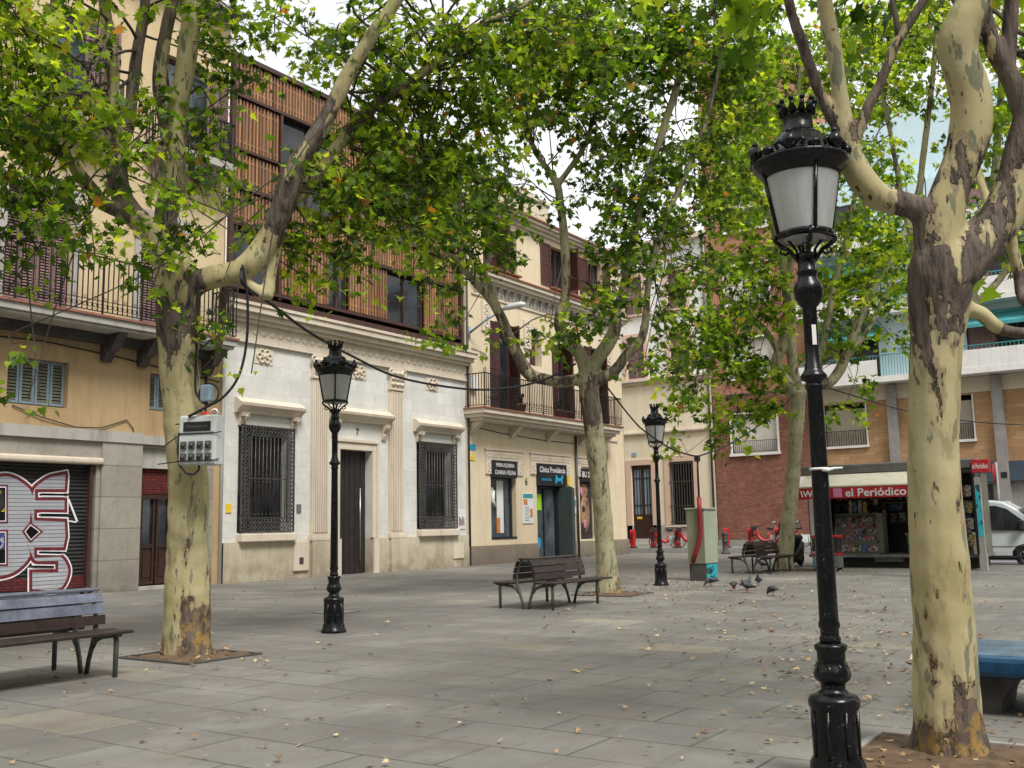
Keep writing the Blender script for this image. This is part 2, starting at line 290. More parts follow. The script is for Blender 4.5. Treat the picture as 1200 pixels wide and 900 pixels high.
M = dict(
 paving=ground_mat(),
 road=plain('asphalt', (.085, .085, .088), .8, var=.25, scale=3, bmp=.3),
 kerb=plain('kerb_stone', (.30, .29, .27), .8, var=.2, scale=4),
 pavement=masonry('pavement_tiles', 'xyz', (.25, .24, .22), (.29, .28, .26), (.16, .15, .14), .4, .4, .008, 0),
 soil=plain('soil', (.12, .075, .042), .95, var=.5, scale=9, bmp=.9),
 ochre=plaster('ochre_plaster', (.38, .265, .14), (.45, .325, .18), (.17, .12, .065), .4, 0, .45),
 yellow=plaster('yellow_plaster', (.55, .43, .25), (.62, .50, .31), (.26, .21, .15), .3, 0, .4),
 astone=masonry('grey_ashlar', 'xzy', (.31, .285, .235), (.36, .33, .28), (.15, .13, .11), 60, .78, .012, .0, st=.4, low=1.1, stain=(.13, .115, .095)),
 abeam=plaster('grey_stone', (.36, .34, .305), (.44, .42, .38), (.17, .15, .13), .5, 0, .7),
 bstone=masonry('white_ashlar', 'xzy', (.72, .71, .67), (.64, .63, .59), (.52, .50, .46), .95, .42, .006, .5, st=.4, stain=(.40, .37, .31), sharp=.3),
 btrim=plaster('cream_stone_trim', (.58, .50, .40), (.66, .58, .47), (.33, .27, .2), .35, 0, .4),
 bplinth=plaster('yellowed_stone', (.50, .44, .33), (.60, .54, .41), (.22, .18, .12), .6, 1.2, .6),
 cream=plaster('cream_plaster', (.64, .53, .36), (.70, .60, .43), (.38, .29, .18), .25, 0, .3),
 cstone=masonry('rough_stone_plinth', 'xzy', (.27, .22, .165), (.34, .29, .22), (.17, .14, .11), 1.6, .9, .01, 0, stain=(.11, .09, .07), low=.8),
 dplaster=plaster('pale_cream_plaster', (.70, .62, .46), (.76, .69, .54), (.42, .36, .28), .25, 0, .3),
 pink=plaster('pinkish_stone', (.60, .42, .32), (.66, .48, .37), (.4, .3, .24), .3, 0, .3),
 brick=masonry('red_brick', 'yzx', (.22, .075, .048), (.37, .15, .095), (.20, .145, .12), .29, .085, .012, .5, st=.75, stain=(.08, .035, .028)),
 brick2=masonry('orange_brick', 'yzx', (.40, .165, .09), (.48, .22, .13), (.36, .26, .2), .29, .085, .012, .5, st=.3, stain=(.3, .14, .09)),
 sand=masonry('sandstone_cladding', 'yzx', (.42, .24, .115), (.55, .35, .19), (.26, .17, .10), .75, .18, .006, .37, st=.45, stain=(.24, .12, .06)),
 fcream=plaster('cream_band', (.56, .49, .37), (.62, .55, .42), (.4, .33, .25), .2, 0, .2),
 concrete=plain('grey_concrete', (.28, .265, .245), .85, var=.2, scale=2, bmp=.2, streak=.4),
 white=plain('white_paint', (.74, .72, .68), .6, var=.08, scale=2, streak=.25),
 white_blind=masonry('white_roller_blind', 'yzx', (.70, .66, .58), (.66, .62, .55), (.45, .42, .37), 50, .06, .006, 0, st=.1, stain=(.5, .45, .4)),
 beige_blind=masonry('beige_roller_blind', 'yzx', (.50, .43, .33), (.52, .45, .35), (.30, .26, .2), 50, .06, .006, 0, st=.1, stain=(.4, .35, .28)),
 lblue=plaster('pale_blue_plaster', (.50, .64, .68), (.56, .70, .74), (.42, .5, .54), .2, 0, .2),
 teal=plain('teal_canvas', (.05, .25, .26), .7, var=.25, scale=2),
 navy=plain('dark_blue_fascia', (.05, .07, .10), .5, var=.15, scale=1),
 slat=wood_slat('weathered_larch'),
 rust=plain('dark_brown_steel', (.055, .022, .016), .55, var=.35, scale=3),
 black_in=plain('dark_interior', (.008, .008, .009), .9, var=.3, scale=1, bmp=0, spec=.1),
 glass=glass_dark('window_glass'), glass2=glass_dark('bluish_glass', (.06, .075, .085), .08),
 maroon=plain('maroon_shutter_paint', (.085, .03, .026), .55, var=.3, scale=5, streak=.3),
 plum=plain('faded_plum_shutter_paint', (.20, .12, .11), .65, var=.25, scale=5, streak=.3),
 bluegrey=plain('blue_grey_paint', (.21, .27, .32), .6, var=.15, scale=5),
 iron=plain('black_wrought_iron', (.010, .010, .011), .5, var=.3, scale=12, spec=.3),
 irongrey=plain('grey_wrought_iron', (.065, .06, .053), .5, var=.6, scale=14, metal=.2),
 lampblack=plain('glossy_black_cast_iron', (.0045, .005, .006), .22, var=.5, scale=16, bmp=.10, spec=.32),
 lampglass=None, doorwood=plain('dark_red_brown_wood', (.034, .013, .008), .45, var=.4, scale=6, streak=.4),
 blackwood=plain('black_stained_wood', (.022, .017, .015), .5, var=.4, scale=3, streak=.5),
 steel=plain('brushed_steel', (.35, .34, .33), .35, metal=.8, var=.1), 
 shutter=plain('dark_roller_shutter', (.022, .021, .023), .5, var=.4, scale=3, metal=.2, streak=.3),
 silver=masonry('silver_spray_paint', 'xzy', (.36, .37, .40), (.44, .45, .48), (.12, .12, .13), 60, .0912, .011, 0, st=.5, stain=(.24, .24, .26)),
 darkred=plain('dark_red_spray_paint', (.13, .010, .014), .6, var=.3, scale=6),
 redpaint=masonry('brick_red_spray_paint', 'xzy', (.17, .028, .026), (.10, .018, .018), (.02, .012, .012), .2, .075, .012, .5, st=.7, stain=(.012, .01, .01)),
 whitespray=plain('white_spray_paint', (.72, .73, .75), .6, var=.15), yellowspray=speckle('yellow_spray_paint', [(.42, .36, .01), (.02, .02, .02), (.35, .3, .02), (.01, .01, .01)], 7),
 bluespray=speckle('dark_blue_spray_paint', [(.04, .05, .18), (.01, .01, .015), (.3, .3, .33), (.01, .01, .02)], 9),
 terracotta=plain('terracotta', (.32, .12, .07), .8, var=.2), tile=plain('clay_floor_tile', (.24, .10, .065), .8, var=.3),
 benchwood=plain('dark_bench_wood', (.028, .016, .013), .42, var=.45, scale=7, streak=.3), benchworn=plain('worn_grey_bench_wood', (.115, .13, .17), .38, var=.4, scale=6, streak=.6),  # blue-grey of the back slats paints in their reflection of the sky
 benchiron=plain('grey_green_cast_iron', (.10, .11, .10), .45, var=.3, scale=10, metal=.4),
 cabinet=plain('pale_green_cabinet_paint', (.30, .34, .25), .55, var=.1, scale=1.5, streak=.25), cabolive=plain('faded_olive_cabinet_paint', (.22, .22, .15), .6, var=.15, scale=2, streak=.4),
 turq=speckle('turquoise_graffiti', [(.01, .30, .36), (.02, .38, .44), (.01, .26, .34), (.02, .05, .07), (.02, .36, .42)], 9),
 red=plain('bright_red_paint', (.42, .014, .018), .4, var=.12, scale=4), redpipe=plain('red_conduit', (.22, .008, .012), .5, var=.2, scale=8),
 rubber=plain('black_rubber', (.014, .014, .015), .7, var=.2), plastic=plain('black_plastic', (.02, .02, .022), .5, var=.2),
 offwhite=plain('off_white_plastic', (.52, .55, .53), .45, var=.08, scale=6), socket=plain('dark_green_grey_plastic', (.07, .085, .075), .4, var=.2),
 greyblue=plain('grey_blue_plastic', (.24, .32, .40), .45, var=.08),
 awning=plaster('cream_canvas', (.58, .54, .43), (.64, .60, .49), (.35, .3, .22), .2, 0, .5),
 kred=plain('kiosk_red', (.42, .012, .02), .5, var=.12), textwhite=plain('sign_white', (.72, .70, .70), .6, var=.05), textblack=plain('sign_black', (.01, .01, .01), .5),
 kgrey=plain('grey_kiosk_metal', (.17, .175, .165), .5, var=.2, scale=2, streak=.4, metal=.2), kbeige=plain('olive_beige_metal', (.13, .125, .09), .5, var=.2, scale=3),
 signblack=plain('black_sign_board', (.018, .02, .024), .35, var=.2), cyan=plain('cyan_blue', (.015, .30, .52), .5, var=.1), green=plain('lime_green_paper', (.30, .62, .02), .6, var=.1),
 greendoor=plain('dark_grey_green_metal', (.055, .07, .065), .5, var=.2, scale=2, streak=.3), paper=plain('white_paper', (.68, .68, .66), .6, var=.05),
 yel=plain('yellow_sign', (.75, .50, .02), .5, var=.1), orange=plain('orange_print', (.55, .2, .05), .5),
 dogbrown=plain('brown_dog_print', (.33, .19, .11), .5, var=.6, scale=5), dogdark=plain('dark_print', (.035, .025, .03), .5, var=.4, scale=5), dogpink=plain('pink_print', (.55, .2, .36), .5, var=.2, scale=6),
 vanwhite=plain('silver_white_car_paint', (.56, .60, .60), .22, var=.04, scale=1, bmp=0, spec=.6), chrome=plain('chrome', (.6, .6, .6), .15, metal=1, var=.05),
 skin=plain('skin', (.45, .25, .17), .5, var=.08), hair=plain('dark_hair', (.015, .01, .008), .6), cloth=plain('dark_shirt', (.015, .016, .022), .8, var=.3), jeans=plain('dark_trousers', (.03, .035, .05), .85),
 greencloth=plain('green_vest', (.03, .32, .08), .7), pigeon=plain('slate_grey_feathers', (.05, .053, .062), .6, var=.5, scale=30), pigeond=plain('dark_feathers', (.02, .02, .026), .5, var=.4, scale=30),
 bluebench=plain('worn_blue_glazed_paint', (.008, .05, .11), .3, var=.6, scale=5, streak=.3), bluetop=plain('worn_blue_gloss_top', (.10, .17, .23), .25, var=.4, scale=4), darkstone=plain('dark_stone', (.06, .055, .05), .7, var=.4, scale=4),  # paler seat top carries its grey-blue gloss in the colour
 bark=bark_mat('plane_tree_bark', (.40, .345, .17), (.50, .44, .25), (.11, .085, .07)), barkm=bark_mat('greyish_plane_bark', (.29, .265, .16), (.40, .365, .235), (.10, .078, .062)),
 leaf=leaf_mat('plane_leaf', 1.05), leafm=leaf_mat('plane_leaf_mid', 1.0), leaff=leaf_mat('plane_leaf_far', 1.15), litter=litter_mat(), twig=plain('twig_bark', (.07, .055, .04), .8),
)
m, nt, b = newmat('frosted_lamp_glass'); v, _ = vec(nt, 'xyz', (14, 14, .6))
nt.links.new(ramp(nt, noi(nt, v, 1.2, 4), [(.3, (.55, .57, .55)), (.7, (.78, .80, .78))]), b.inputs['Base Color']); b.inputs['Roughness'].default_value = .25
tr = N(nt, 'ShaderNodeBsdfTranslucent'); tr.inputs[0].default_value = (.75, .78, .76, 1); ms = N(nt, 'ShaderNodeMixShader'); ms.inputs[0].default_value = .45
nt.links.new(b.outputs[0], ms.inputs[1]); nt.links.new(tr.outputs[0], ms.inputs[2]); nt.links.new(ms.outputs[0], nt.nodes['Material Output'].inputs[0]); M['lampglass'] = m
lb_ = M['lampblack'].node_tree; bs_ = lb_.nodes['Principled BSDF']; vv_, _ = vec(lb_); old = bs_.inputs['Base Color'].links[0].from_socket
cc_ = mix(lb_, ramp(lb_, noi(lb_, vv_, 26, 5, .7), [(.63, 0), (.66, .8)]), old, (.09, .095, .095)); v5_, _ = vec(lb_, 'xyz', (9, 9, 1.2))
cc_ = mix(lb_, ramp(lb_, noi(lb_, v5_, 3, 5, .7), [(.55, 0), (.75, .35)]), cc_, (.06, .06, .055)); lb_.links.new(cc_, bs_.inputs['Base Color'])
m, nt, b = newmat('clear_glass'); b.inputs['Roughness'].default_value = .03; b.inputs['Base Color'].default_value = (.05, .06, .06, 1)
tp = N(nt, 'ShaderNodeBsdfTransparent'); tp.inputs[0].default_value = (.55, .6, .6, 1); ms = N(nt, 'ShaderNodeMixShader'); ms.inputs[0].default_value = .7
nt.links.new(b.outputs[0], ms.inputs[1]); nt.links.new(tp.outputs[0], ms.inputs[2]); nt.links.new(ms.outputs[0], nt.nodes['Material Output'].inputs[0]); M['clearglass'] = m
def mg(n, c):
    k = [x*.35+.02 for x in c]; return speckle('print_%s' % n, [c, k, [min(.6, x*.6+.22) for x in c], c, (.03, .025, .03), [x*.6 for x in c]], 24, .45)
MAGS = [mg(n, c) for n, c in (('red', (.30, .03, .03)), ('blue', (.03, .12, .28)), ('yellow', (.34, .25, .04)), ('white', (.36, .35, .33)), ('pink', (.32, .13, .17)), ('teal', (.03, .17, .19)), ('black', (.025, .025, .03)), ('tan', (.22, .15, .10)))]

# ------------------------------------------------------------------ sky and light
w = bpy.data.worlds.new("World"); S.world = w; w.use_nodes = True; nt = w.node_tree
bg = nt.nodes['Background']; sky = N(nt, 'ShaderNodeTexSky'); sky.sky_type = 'NISHITA'; sky.sun_disc = False
SE, SR = math.radians(53), math.radians(208)
sky.sun_elevation = SE; sky.sun_rotation = SR
tc = N(nt, 'ShaderNodeTexCoord'); mp = N(nt, 'ShaderNodeMapping'); mp.inputs['Scale'].default_value = (1, 1, 2.2); nt.links.new(tc.outputs['Generated'], mp.inputs[0])
cl = ramp(nt, noi(nt, mp.outputs[0], 2.1, 6, .55), [(.36, .8), (.5, 1)])
skc = mix(nt, 1.0, sky.outputs[0], (.115, .115, .115), 'MULTIPLY')
nt.links.new(mix(nt, cl, skc, (1.2, 1.21, 1.23)), bg.inputs[0]); bg.inputs[1].default_value = 1.0
sun = bpy.data.lights.new('sun', 'SUN'); sun.energy = 3.9; sun.angle = math.radians(20); sun.color = (1, .965, .92)
so = bpy.data.objects.new('sun', sun); COL.objects.link(so)
sd = Vector((math.sin(SR)*math.cos(SE), math.cos(SR)*math.cos(SE), math.sin(SE)))   # towards the sun
so.rotation_euler = sd.to_track_quat('Z', 'Y').to_euler(); so.location = (0, 0, 30)
S.view_settings.view_transform = 'Standard'; S.view_settings.look = 'None'; S.view_settings.exposure = 0
S.cycles.use_denoising = True; S.cycles.max_bounces = 8; S.cycles.transparent_max_bounces = 8

# ================================================================== ground
PE = [(42.9, 60), (43.2, 17), (41.5, 12.5), (34.5, 8.2), (32.9, 3), (32.6, -14)]      # edge of the plaza along the street
g = MB(); g.prism([(-400, -400), (500, -400), (500, 500), (-400, 500)], -.6, -.16, 2); tag(g.obj('ground', M['road'], None), kind='structure')
g = MB(); g.prism([(-30, -14), (32.6, -14)]+PE[::-1][1:]+[(-30, 60)], -.3, 0, 2)
tag(g.obj('plaza_paving', M['paving']), kind='structure')
g = MB()
for i in range(len(PE)-1):
    (x0, y0), (x1, y1) = PE[i], PE[i+1]; d = Vector((x1-x0, y1-y0)).normalized(); n_ = Vector((-d.y, d.x))*.16
    if n_.x < 0: n_ = -n_
    g.prism([(x0, y0), (x1, y1), (x1+n_.x, y1+n_.y), (x0+n_.x, y0+n_.y)], -.14, .006, 2)
tag(g.obj('kerb', M['kerb']), kind='structure')
g = MB(); g.box(46.8, 60, -14, 60, -.15, .14); tag(g.obj('pavement', M['pavement']), kind='structure')
g = MB(); g.box(46.62, 46.8, -14, 60, -.15, .143); tag(g.obj('pavement_kerb', M['kerb']), kind='structure')
g = MB(); g.box(32, 46.6, -14, 60, -.16, -.07); tag(g.obj('road', M['road']), kind='structure')
g = MB()
for k in range(9): g.box(37.2+.0*k, 37.35, -13+k*3, -11.5+k*3, -.07, -.065)
tag(g.obj('road_marking', M['whitespray']), kind='structure')

# ================================================================== facade helpers
FY = 22.4; FX = 50.0
TY = lambda u, d, z: (u, FY-d, z)
TX = lambda u, d, z: (FX-d, u, z)
def wall(mb, u0, u1, z0, z1, holes, depth=.3, d=0.0):
    us = sorted({u0, u1, *[x for h in holes for x in h[:2]]}); zs = sorted({z0, z1, *[x for h in holes for x in h[2:4]]})
    for i in range(len(us)-1):
        for j in range(len(zs)-1):
            cu, cz = (us[i]+us[i+1])/2, (zs[j]+zs[j+1])/2
            if any(h[0] < cu < h[1] and h[2] < cz < h[3] for h in holes): continue
            mb.add([(us[i], d, zs[j]), (us[i+1], d, zs[j]), (us[i+1], d, zs[j+1]), (us[i], d, zs[j+1])], [(0, 1, 2, 3)])
    for h in holes:
        a, b_, c, e = h[:4]; dp = d-depth
        for q in (((a, c), (a, e)), ((b_, e), (b_, c)), ((a, e), (b_, e)), ((b_, c), (a, c))):
            (p, r), (p2, r2) = q
            if r == r2 and r in (z0, z1): continue
            mb.add([(p, d, r), (p2, d, r2), (p2, dp, r2), (p, dp, r)], [(0, 1, 2, 3)])
def cornice(mb, u0, u1, steps):        # steps: list of (z0,z1,proj)
    for z0, z1, pr in steps: mb.box(u0-pr*.5, u1+pr*.5, -.02, pr, z0, z1)
def louvre(mb, u0, u1, z0, z1, d, fr=.07, n=None, t=.035):
    mb.box(u0, u0+fr, d-t, d, z0, z1); mb.box(u1-fr, u1, d-t, d, z0, z1)
    mb.box(u0+fr, u1-fr, d-t, d, z0, z0+fr); mb.box(u0+fr, u1-fr, d-t, d, z1-fr, z1)
    zm = (z0+z1)/2
    if z1-z0 > 1.8: mb.box(u0+fr, u1-fr, d-t, d, zm-fr/2, zm+fr/2)
    n = n or int((z1-z0)/.075); mb.cur = SLAT
    for i in range(n):
        z = z0+fr+(z1-z0-2*fr)*(i+.5)/n; h = (z1-z0)/n*.34
        mb.add([(u0+fr, d-t+.004, z+h), (u1-fr, d-t+.004, z+h), (u1-fr, d-.004, z-h), (u0+fr, d-.004, z-h)], [(0, 1, 2, 3)])
    mb.cur = 0
SLAT = 0
def louvre_side(mb, u, z0, z1, d0, d1, t=.04, fr=.07):       # a leaf standing open, at right angles to the wall
    mb.box(u-t/2, u+t/2, d0, d0+fr, z0, z1); mb.box(u-t/2, u+t/2, d1-fr, d1, z0, z1)
    mb.box(u-t/2, u+t/2, d0+fr, d1-fr, z0, z0+fr); mb.box(u-t/2, u+t/2, d0+fr, d1-fr, z1-fr, z1)
    n = int((z1-z0)/.08)
    for i in range(n):
        z = z0+fr+(z1-z0-2*fr)*(i+.5)/n
        mb.add([(u-t/2, d0+fr, z+.035), (u-t/2, d1-fr, z+.035), (u+t/2, d1-fr, z-.035), (u+t/2, d0+fr, z-.035)], [(0, 1, 2, 3)])
def railing(mb, u0, u1, z0, z1, d, step=.12, r=.011, scroll=True, ends=True, axis=0):
    P = (lambda a, z: (a, d, z))
    mb.box(u0, u1, d-.02, d+.02, z1-.025, z1+.01); mb.box(u0, u1, d-.015, d+.015, z0+.04, z0+.06); mb.box(u0, u1, d-.012, d+.012, z0+.3, z0+.315)
    n = max(2, int((u1-u0)/step))
    for i in range(n+1):
        u = u0+(u1-u0)*i/n; rr = r*1.8 if i % 8 == 0 else r
        mb.box(u-rr, u+rr, d-rr, d+rr, z0 if i % 8 == 0 else z0+.05, z1)
        if scroll and i < n:
            mb.torus((u+(u1-u0)/n/2, d, z0+.18), .05, .008, 1, 8, 4)
            if i % 2 == 0: mb.torus((u+(u1-u0)/n/2, d, z0+.36), .035, .007, 1, 6, 4)
def rail_ends(mb, u, z0, z1, d0, d1, step=.12, r=.011):
    mb.box(u-.02, u+.02, d0, d1, z1-.025, z1+.01); mb.box(u-.015, u+.015, d0, d1, z0+.04, z0+.06)
    n = max(2, int((d1-d0)/step))
    for i in range(1, n): dd = d0+(d1-d0)*i/n; mb.box(u-r, u+r, dd-r, dd+r, z0+.05, z1)
def pot(mb, c, r, h): mb.lathe([(r*.7, c[2]), (r, c[2]+h*.85), (r*1.12, c[2]+h*.86), (r*1.12, c[2]+h), (r*.9, c[2]+h)], c[:2], 12)
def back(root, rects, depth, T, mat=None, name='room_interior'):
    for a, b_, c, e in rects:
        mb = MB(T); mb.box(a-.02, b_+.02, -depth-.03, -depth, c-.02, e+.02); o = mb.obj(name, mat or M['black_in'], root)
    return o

# ================================================================== A: ochre building with roller shutter
A = thing('ochre_building', (14, FY, 0), 'ochre plastered building with graffiti roller shutter and long iron balcony', 'building')
SH = (11.0, 14.45, 0.02, 3.12); DR = (15.8, 16.95, 0.1, 3.05)
W1 = (12.17, 13.68, 4.46, 5.58); W2 = (15.98, 16.62, 4.62, 5.6); L1 = (11.95, 13.62, 6.75, 9.8); L2 = (15.55, 16.9, 6.75, 9.8)
m_ = MB(TY); wall(m_, -6, 14.6, 0, 3.75, [(SH[0]-.1, SH[1]+.04, 0.0, 3.3)], .5, .06); wall(m_, 14.6, 15.74, 0, 3.7, [], 0, .12); wall(m_, 15.74, 17.0, 0, 3.7, [(15.8, 16.95, 0.0, 3.62)], .35, .04)
wall(m_, 17.0, 18.05, 0, 3.7, [], 0, .06)
m_.box(14.6, 14.602, -.3, .12, 0, 3.7); m_.obj('stone_base', M['astone'], A)
m_ = MB(TY); m_.box(-6, 15.72, -.05, .16, 3.704, 3.98); m_.box(15.722, 18.05, -.05, .13, 3.704, 3.93); m_.obj('stone_lintel', M['abeam'], A)
m_ = MB(TY); wall(m_, -6, 18.4, 3.9, 6.5, [W1, W2, (8.6, 10.1, 4.46, 5.58)], .35); m_.box(-6, 18.4, -6, -5.8, 0, 16); m_.box(18.05, 18.4, -.3, .0, 0, 3.9); m_.obj('lower_wall', M['ochre'], A)
UW = [(12.75, 14.05, 11.85, 14.7), (16.2, 17.85, 11.85, 14.6), (8.6, 10, 11.85, 14.7)]
m_ = MB(TY); wall(m_, -6, 18.38, 6.5, 16.2, [L1, L2, (8.2, 9.8, 6.75, 9.8)]+UW, .32); m_.box(18.3, 18.38, -8, -.01, 6.5, 16.2); m_.obj('upper_wall', M['yellow'], A)
m_ = MB(TY); cornice(m_, -6, 18.2, [(16.2, 16.3, .15), (16.304, 16.45, .35), (16.454, 16.6, .55)]); m_.obj('roof_cornice', M['abeam'], A)
for q in (L1, L2, (8.2, 9.8, 6.75, 9.8)):
    m_ = MB(TY); m_.box(q[0]-.18, q[0]-.003, 0, .05, q[2], q[3]+.18); m_.box(q[1]+.003, q[1]+.18, 0, .05, q[2], q[3]+.18); m_.box(q[0]-.003, q[1]+.003, 0, .05, q[3]+.003, q[3]+.18); m_.obj('door_surround', M['abeam'], A)
back(A, [W1, W2, L1, L2, (8.2, 9.8, 6.75, 9.8), (8.6, 10.1, 4.46, 5.58)]+UW, .33, TY); back(A, [(15.76, 17, 0, 3.65)], .36, TY, M['doorwood'], 'door_backing')
# roller shutter with its graffiti
m_ = MB(TY)
nsl = 34
for i in range(nsl):
    z0 = .02+(3.1)*i/nsl; z1 = .02+3.1*(i+1)/nsl; zc = (z0+z1)/2
    m_.add([(10.9, -.16, z0), (14.42, -.16, z0), (14.42, -.115, z0+.02), (10.9, -.115, z0+.02), (14.42, -.105, zc), (10.9, -.105, zc), (14.42, -.13, z1), (10.9, -.13, z1)], [(0, 1, 2, 3), (3, 2, 4, 5), (5, 4, 6, 7)])
rs = m_.obj('roller_shutter', M['shutter'], A)
m_ = MB(TY); m_.box(14.36, 14.44, -.16, .02, 0, 3.12); m_.obj('shutter_rail', M['rust'], rs)
m_ = MB(TY); m_.cbox(10.5, 14.62, -.3, .2, 3.13, 3.29, .05); m_.obj('shutter_box', M['btrim'], A)
def gz(px, py):     # picture of the shutter: photo pixel -> point on its plane
    v = world(((px-600)/F, (py-450)/F, 1)); t = (FY+.10)/v.y; return (v.x*t, CH+v.z*t)
def Z(x, y): return gz(x*120/568, 530+y*190/900)      # traced from an enlarged view
def curve(pts, k=6):
    out = []; n = len(pts)
    for i in range(n):
        p0, p1, p2, p3 = pts[i-1], pts[i], pts[(i+1) % n], pts[(i+2) % n]
        if len(p1) > 2 or len(p2) > 2: out.append(p1[:2]); continue
        for j in range(k):
            t = j/k; out.append(tuple(.5*((2*p1[a])+(-p0[a]+p2[a])*t+(2*p0[a]-5*p1[a]+4*p2[a]-p3[a])*t*t+(-p0[a]+3*p1[a]-3*p2[a]+p3[a])*t**3) for a in (0, 1)))
    return out
def flatpoly(name, pts, d, mat, parent, label=None):
    m_ = MB(TY); n = len(pts); bm = bmesh.new()
    vs = [bm.verts.new((p[0], p[1], 0)) for p in pts]; f = bm.faces.new(vs); r = bmesh.ops.triangulate(bm, faces=[f]); bm.verts.index_update()
    m_.add([(v.co.x, d, v.co.y) for v in bm.verts], [[v.index for v in f.verts] for f in bm.faces]); bm.free(); return m_
# outlines (dark red) and silver bodies
def inset(pts, k):
    n = len(pts); out = []; ar = sum(pts[i][0]*pts[(i+1) % n][1]-pts[(i+1) % n][0]*pts[i][1] for i in range(n)); sg = 1 if ar > 0 else -1
    for i in range(n):
        a, b_, c = Vector(pts[i-1]), Vector(pts[i]), Vector(pts[(i+1) % n]); e1, e2 = (b_-a), (c-b_)
        if e1.length < 1e-5 or e2.length < 1e-5: out.append(pts[i]); continue
        n1, n2 = Vector((-e1.y, e1.x)).normalized()*sg, Vector((-e2.y, e2.x)).normalized()*sg; nn = (n1+n2)
        nn = nn.normalized() if nn.length > .2 else n1
        out.append(tuple(b_+nn*k/max(.55, nn.dot(n1))))
    return out
GR = []
E1 = [(170, 205), (210, 160), (280, 120), (372, 102, 1), (378, 130, 1), (372, 222, 1), (210, 222, 1), (210, 250, 1), (372, 250, 1), (372, 335, 1), (205, 335, 1), (205, 362, 1), (372, 368, 1), (378, 470, 1), (362, 545, 1), (205, 545, 1), (205, 568, 1), (330, 560), (385, 620), (388, 690), (345, 765), (260, 785), (160, 778, 1), (160, 650, 1), (305, 648, 1), (305, 622, 1), (200, 622), (160, 580), (130, 480), (160, 400), (150, 300)]
O1 = [(-90, 160), (0, 118), (90, 130), (170, 205), (172, 300), (165, 400), (150, 480), (165, 580), (100, 670), (0, 705), (-90, 690)]
gm = {}
for key in ('darkred', 'silver', 'whitespray', 'redpaint', 'yel', 'blue'): gm[key] = MB(TY)
def gadd(key, pts, d):
    if key == 'black': flatpoly('', pts, d, None, None).obj('graffiti_gap', M['black_in'], rs); return
    t = flatpoly('', pts, d, None, None); b0 = len(gm[key].v); gm[key].v += t.v; gm[key].f += [[b0+i for i in f] for f in t.f]; gm[key].m += t.m; gm[key].sm += t.sm
RS = [(p[0], p[1]) for p in curve([(-300, 690, 1), (60, 690, 1), (110, 700, 1), (230, 720, 1), (400, 690, 1), (480, 672, 1), (495, 740, 1), (300, 765, 1), (-300, 780, 1)])]
gadd('redpaint', [Z(*p) for p in RS], -.098)
O1 = [(p[0]+(14 if p[0] > 120 else 0), p[1]) for p in O1]
for kk, pts in enumerate((O1, E1)):
    P_ = [Z(*p) for p in curve(pts)]; kk *= .0013
    gadd('whitespray', inset(P_, -.035), -.0945+kk); gadd('darkred', P_, -.0905+kk); gadd('silver', inset(P_, .075), -.0865+kk)
for pts, kk in (([(-40, 180), (42, 180), (42, 395), (-40, 395)], 'O'), ([(-40, 430), (42, 430), (42, 632), (-40, 632)], 'O'), ([(120, 440), (165, 385), (238, 440), (165, 505)], 'D')):
    P_ = [Z(*p) for p in pts]; gadd('darkred', P_, -.082); gadd('whitespray', inset(P_, .045), -.079); gadd('black', inset(P_, .065), -.076)
gadd('yel', [Z(*p) for p in ((-20, 205), (15, 205), (22, 330), (-20, 330))], -.072)
gadd('blue', [Z(*p) for p in ((-20, 450), (25, 450), (25, 540), (-20, 540))], -.072)
for q in (((228, 226), (370, 228), (370, 240), (228, 240)), ((222, 340), (370, 342), (370, 352), (222, 352)), ((215, 550), (360, 552), (350, 560), (215, 562)), ((185, 628), (296, 630), (296, 642), (170, 640))): gadd('black', [Z(*p) for p in q], -.074)
for q in (((228, 222), (350, 224), (350, 230), (228, 228)), ((228, 240), (350, 242), (350, 247), (228, 246)), ((222, 334), (350, 336), (350, 341), (222, 340)), ((215, 562), (340, 566), (340, 571), (215, 570)), ((172, 622), (300, 624), (300, 630), (172, 628))): gadd('whitespray', [Z(*p) for p in q], -.071)
for q in (((375, 262), (384, 258), (434, 385), (424, 392)), ((424, 392), (434, 385), (380, 378), (378, 384))): gadd('whitespray', [Z(*p) for p in q], -.094)
for key, mt, lb in (('redpaint', 'redpaint', 'red painted brick pattern at the foot of the graffiti'), ('whitespray', 'whitespray', None), ('darkred', 'darkred', 'dark red outline of the graffiti letters'), ('silver', 'silver', 'silver fill of the graffiti letters'), ('yel', 'yellowspray', None), ('blue', 'bluespray', None)):
    o = gm[key].obj('graffiti', M[mt], rs)
    if lb: o['label'] = lb
# stone pier joints, the door
m_ = MB(TY); m_.box(15.8, 15.9, -.3, -.08, .1, 3.0); m_.box(16.85, 16.95, -.3, -.08, .1, 3.0); m_.box(15.9, 16.85, -.3, -.09, 2.3, 2.42)
for u in (15.92, 16.4):
    m_.box(u, u+.43, -.3, -.13, .12, .2); m_.box(u, u+.06, -.3, -.13, .2, 2.3); m_.box(u+.37, u+.43, -.3, -.13, .2, 2.3); m_.box(u+.06, u+.37, -.3, -.17, .2, 1.05); m_.box(u+.11, u+.32, -.3, -.145, .3, .95); m_.box(u+.06, u+.37, -.3, -.13, 1.05, 1.15)
dd_ = m_.obj('door', M['doorwood'], A)
m_ = MB(TY)
for u in (15.98, 16.46): m_.box(u, u+.31, -.29, -.2, 1.15, 2.3)
m_.obj('glass', M['glass'], dd_)
m_ = MB(TY); m_.box(15.82, 16.93, -.28, -.16, 2.44, 3.1); m_.obj('transom_graffiti', M['redpaint'], dd_)
m_ = MB(TY); m_.box(15.76, 16.98, -.3, -.05, 3.1, 3.69); m_.obj('door_lintel', M['abeam'], A)
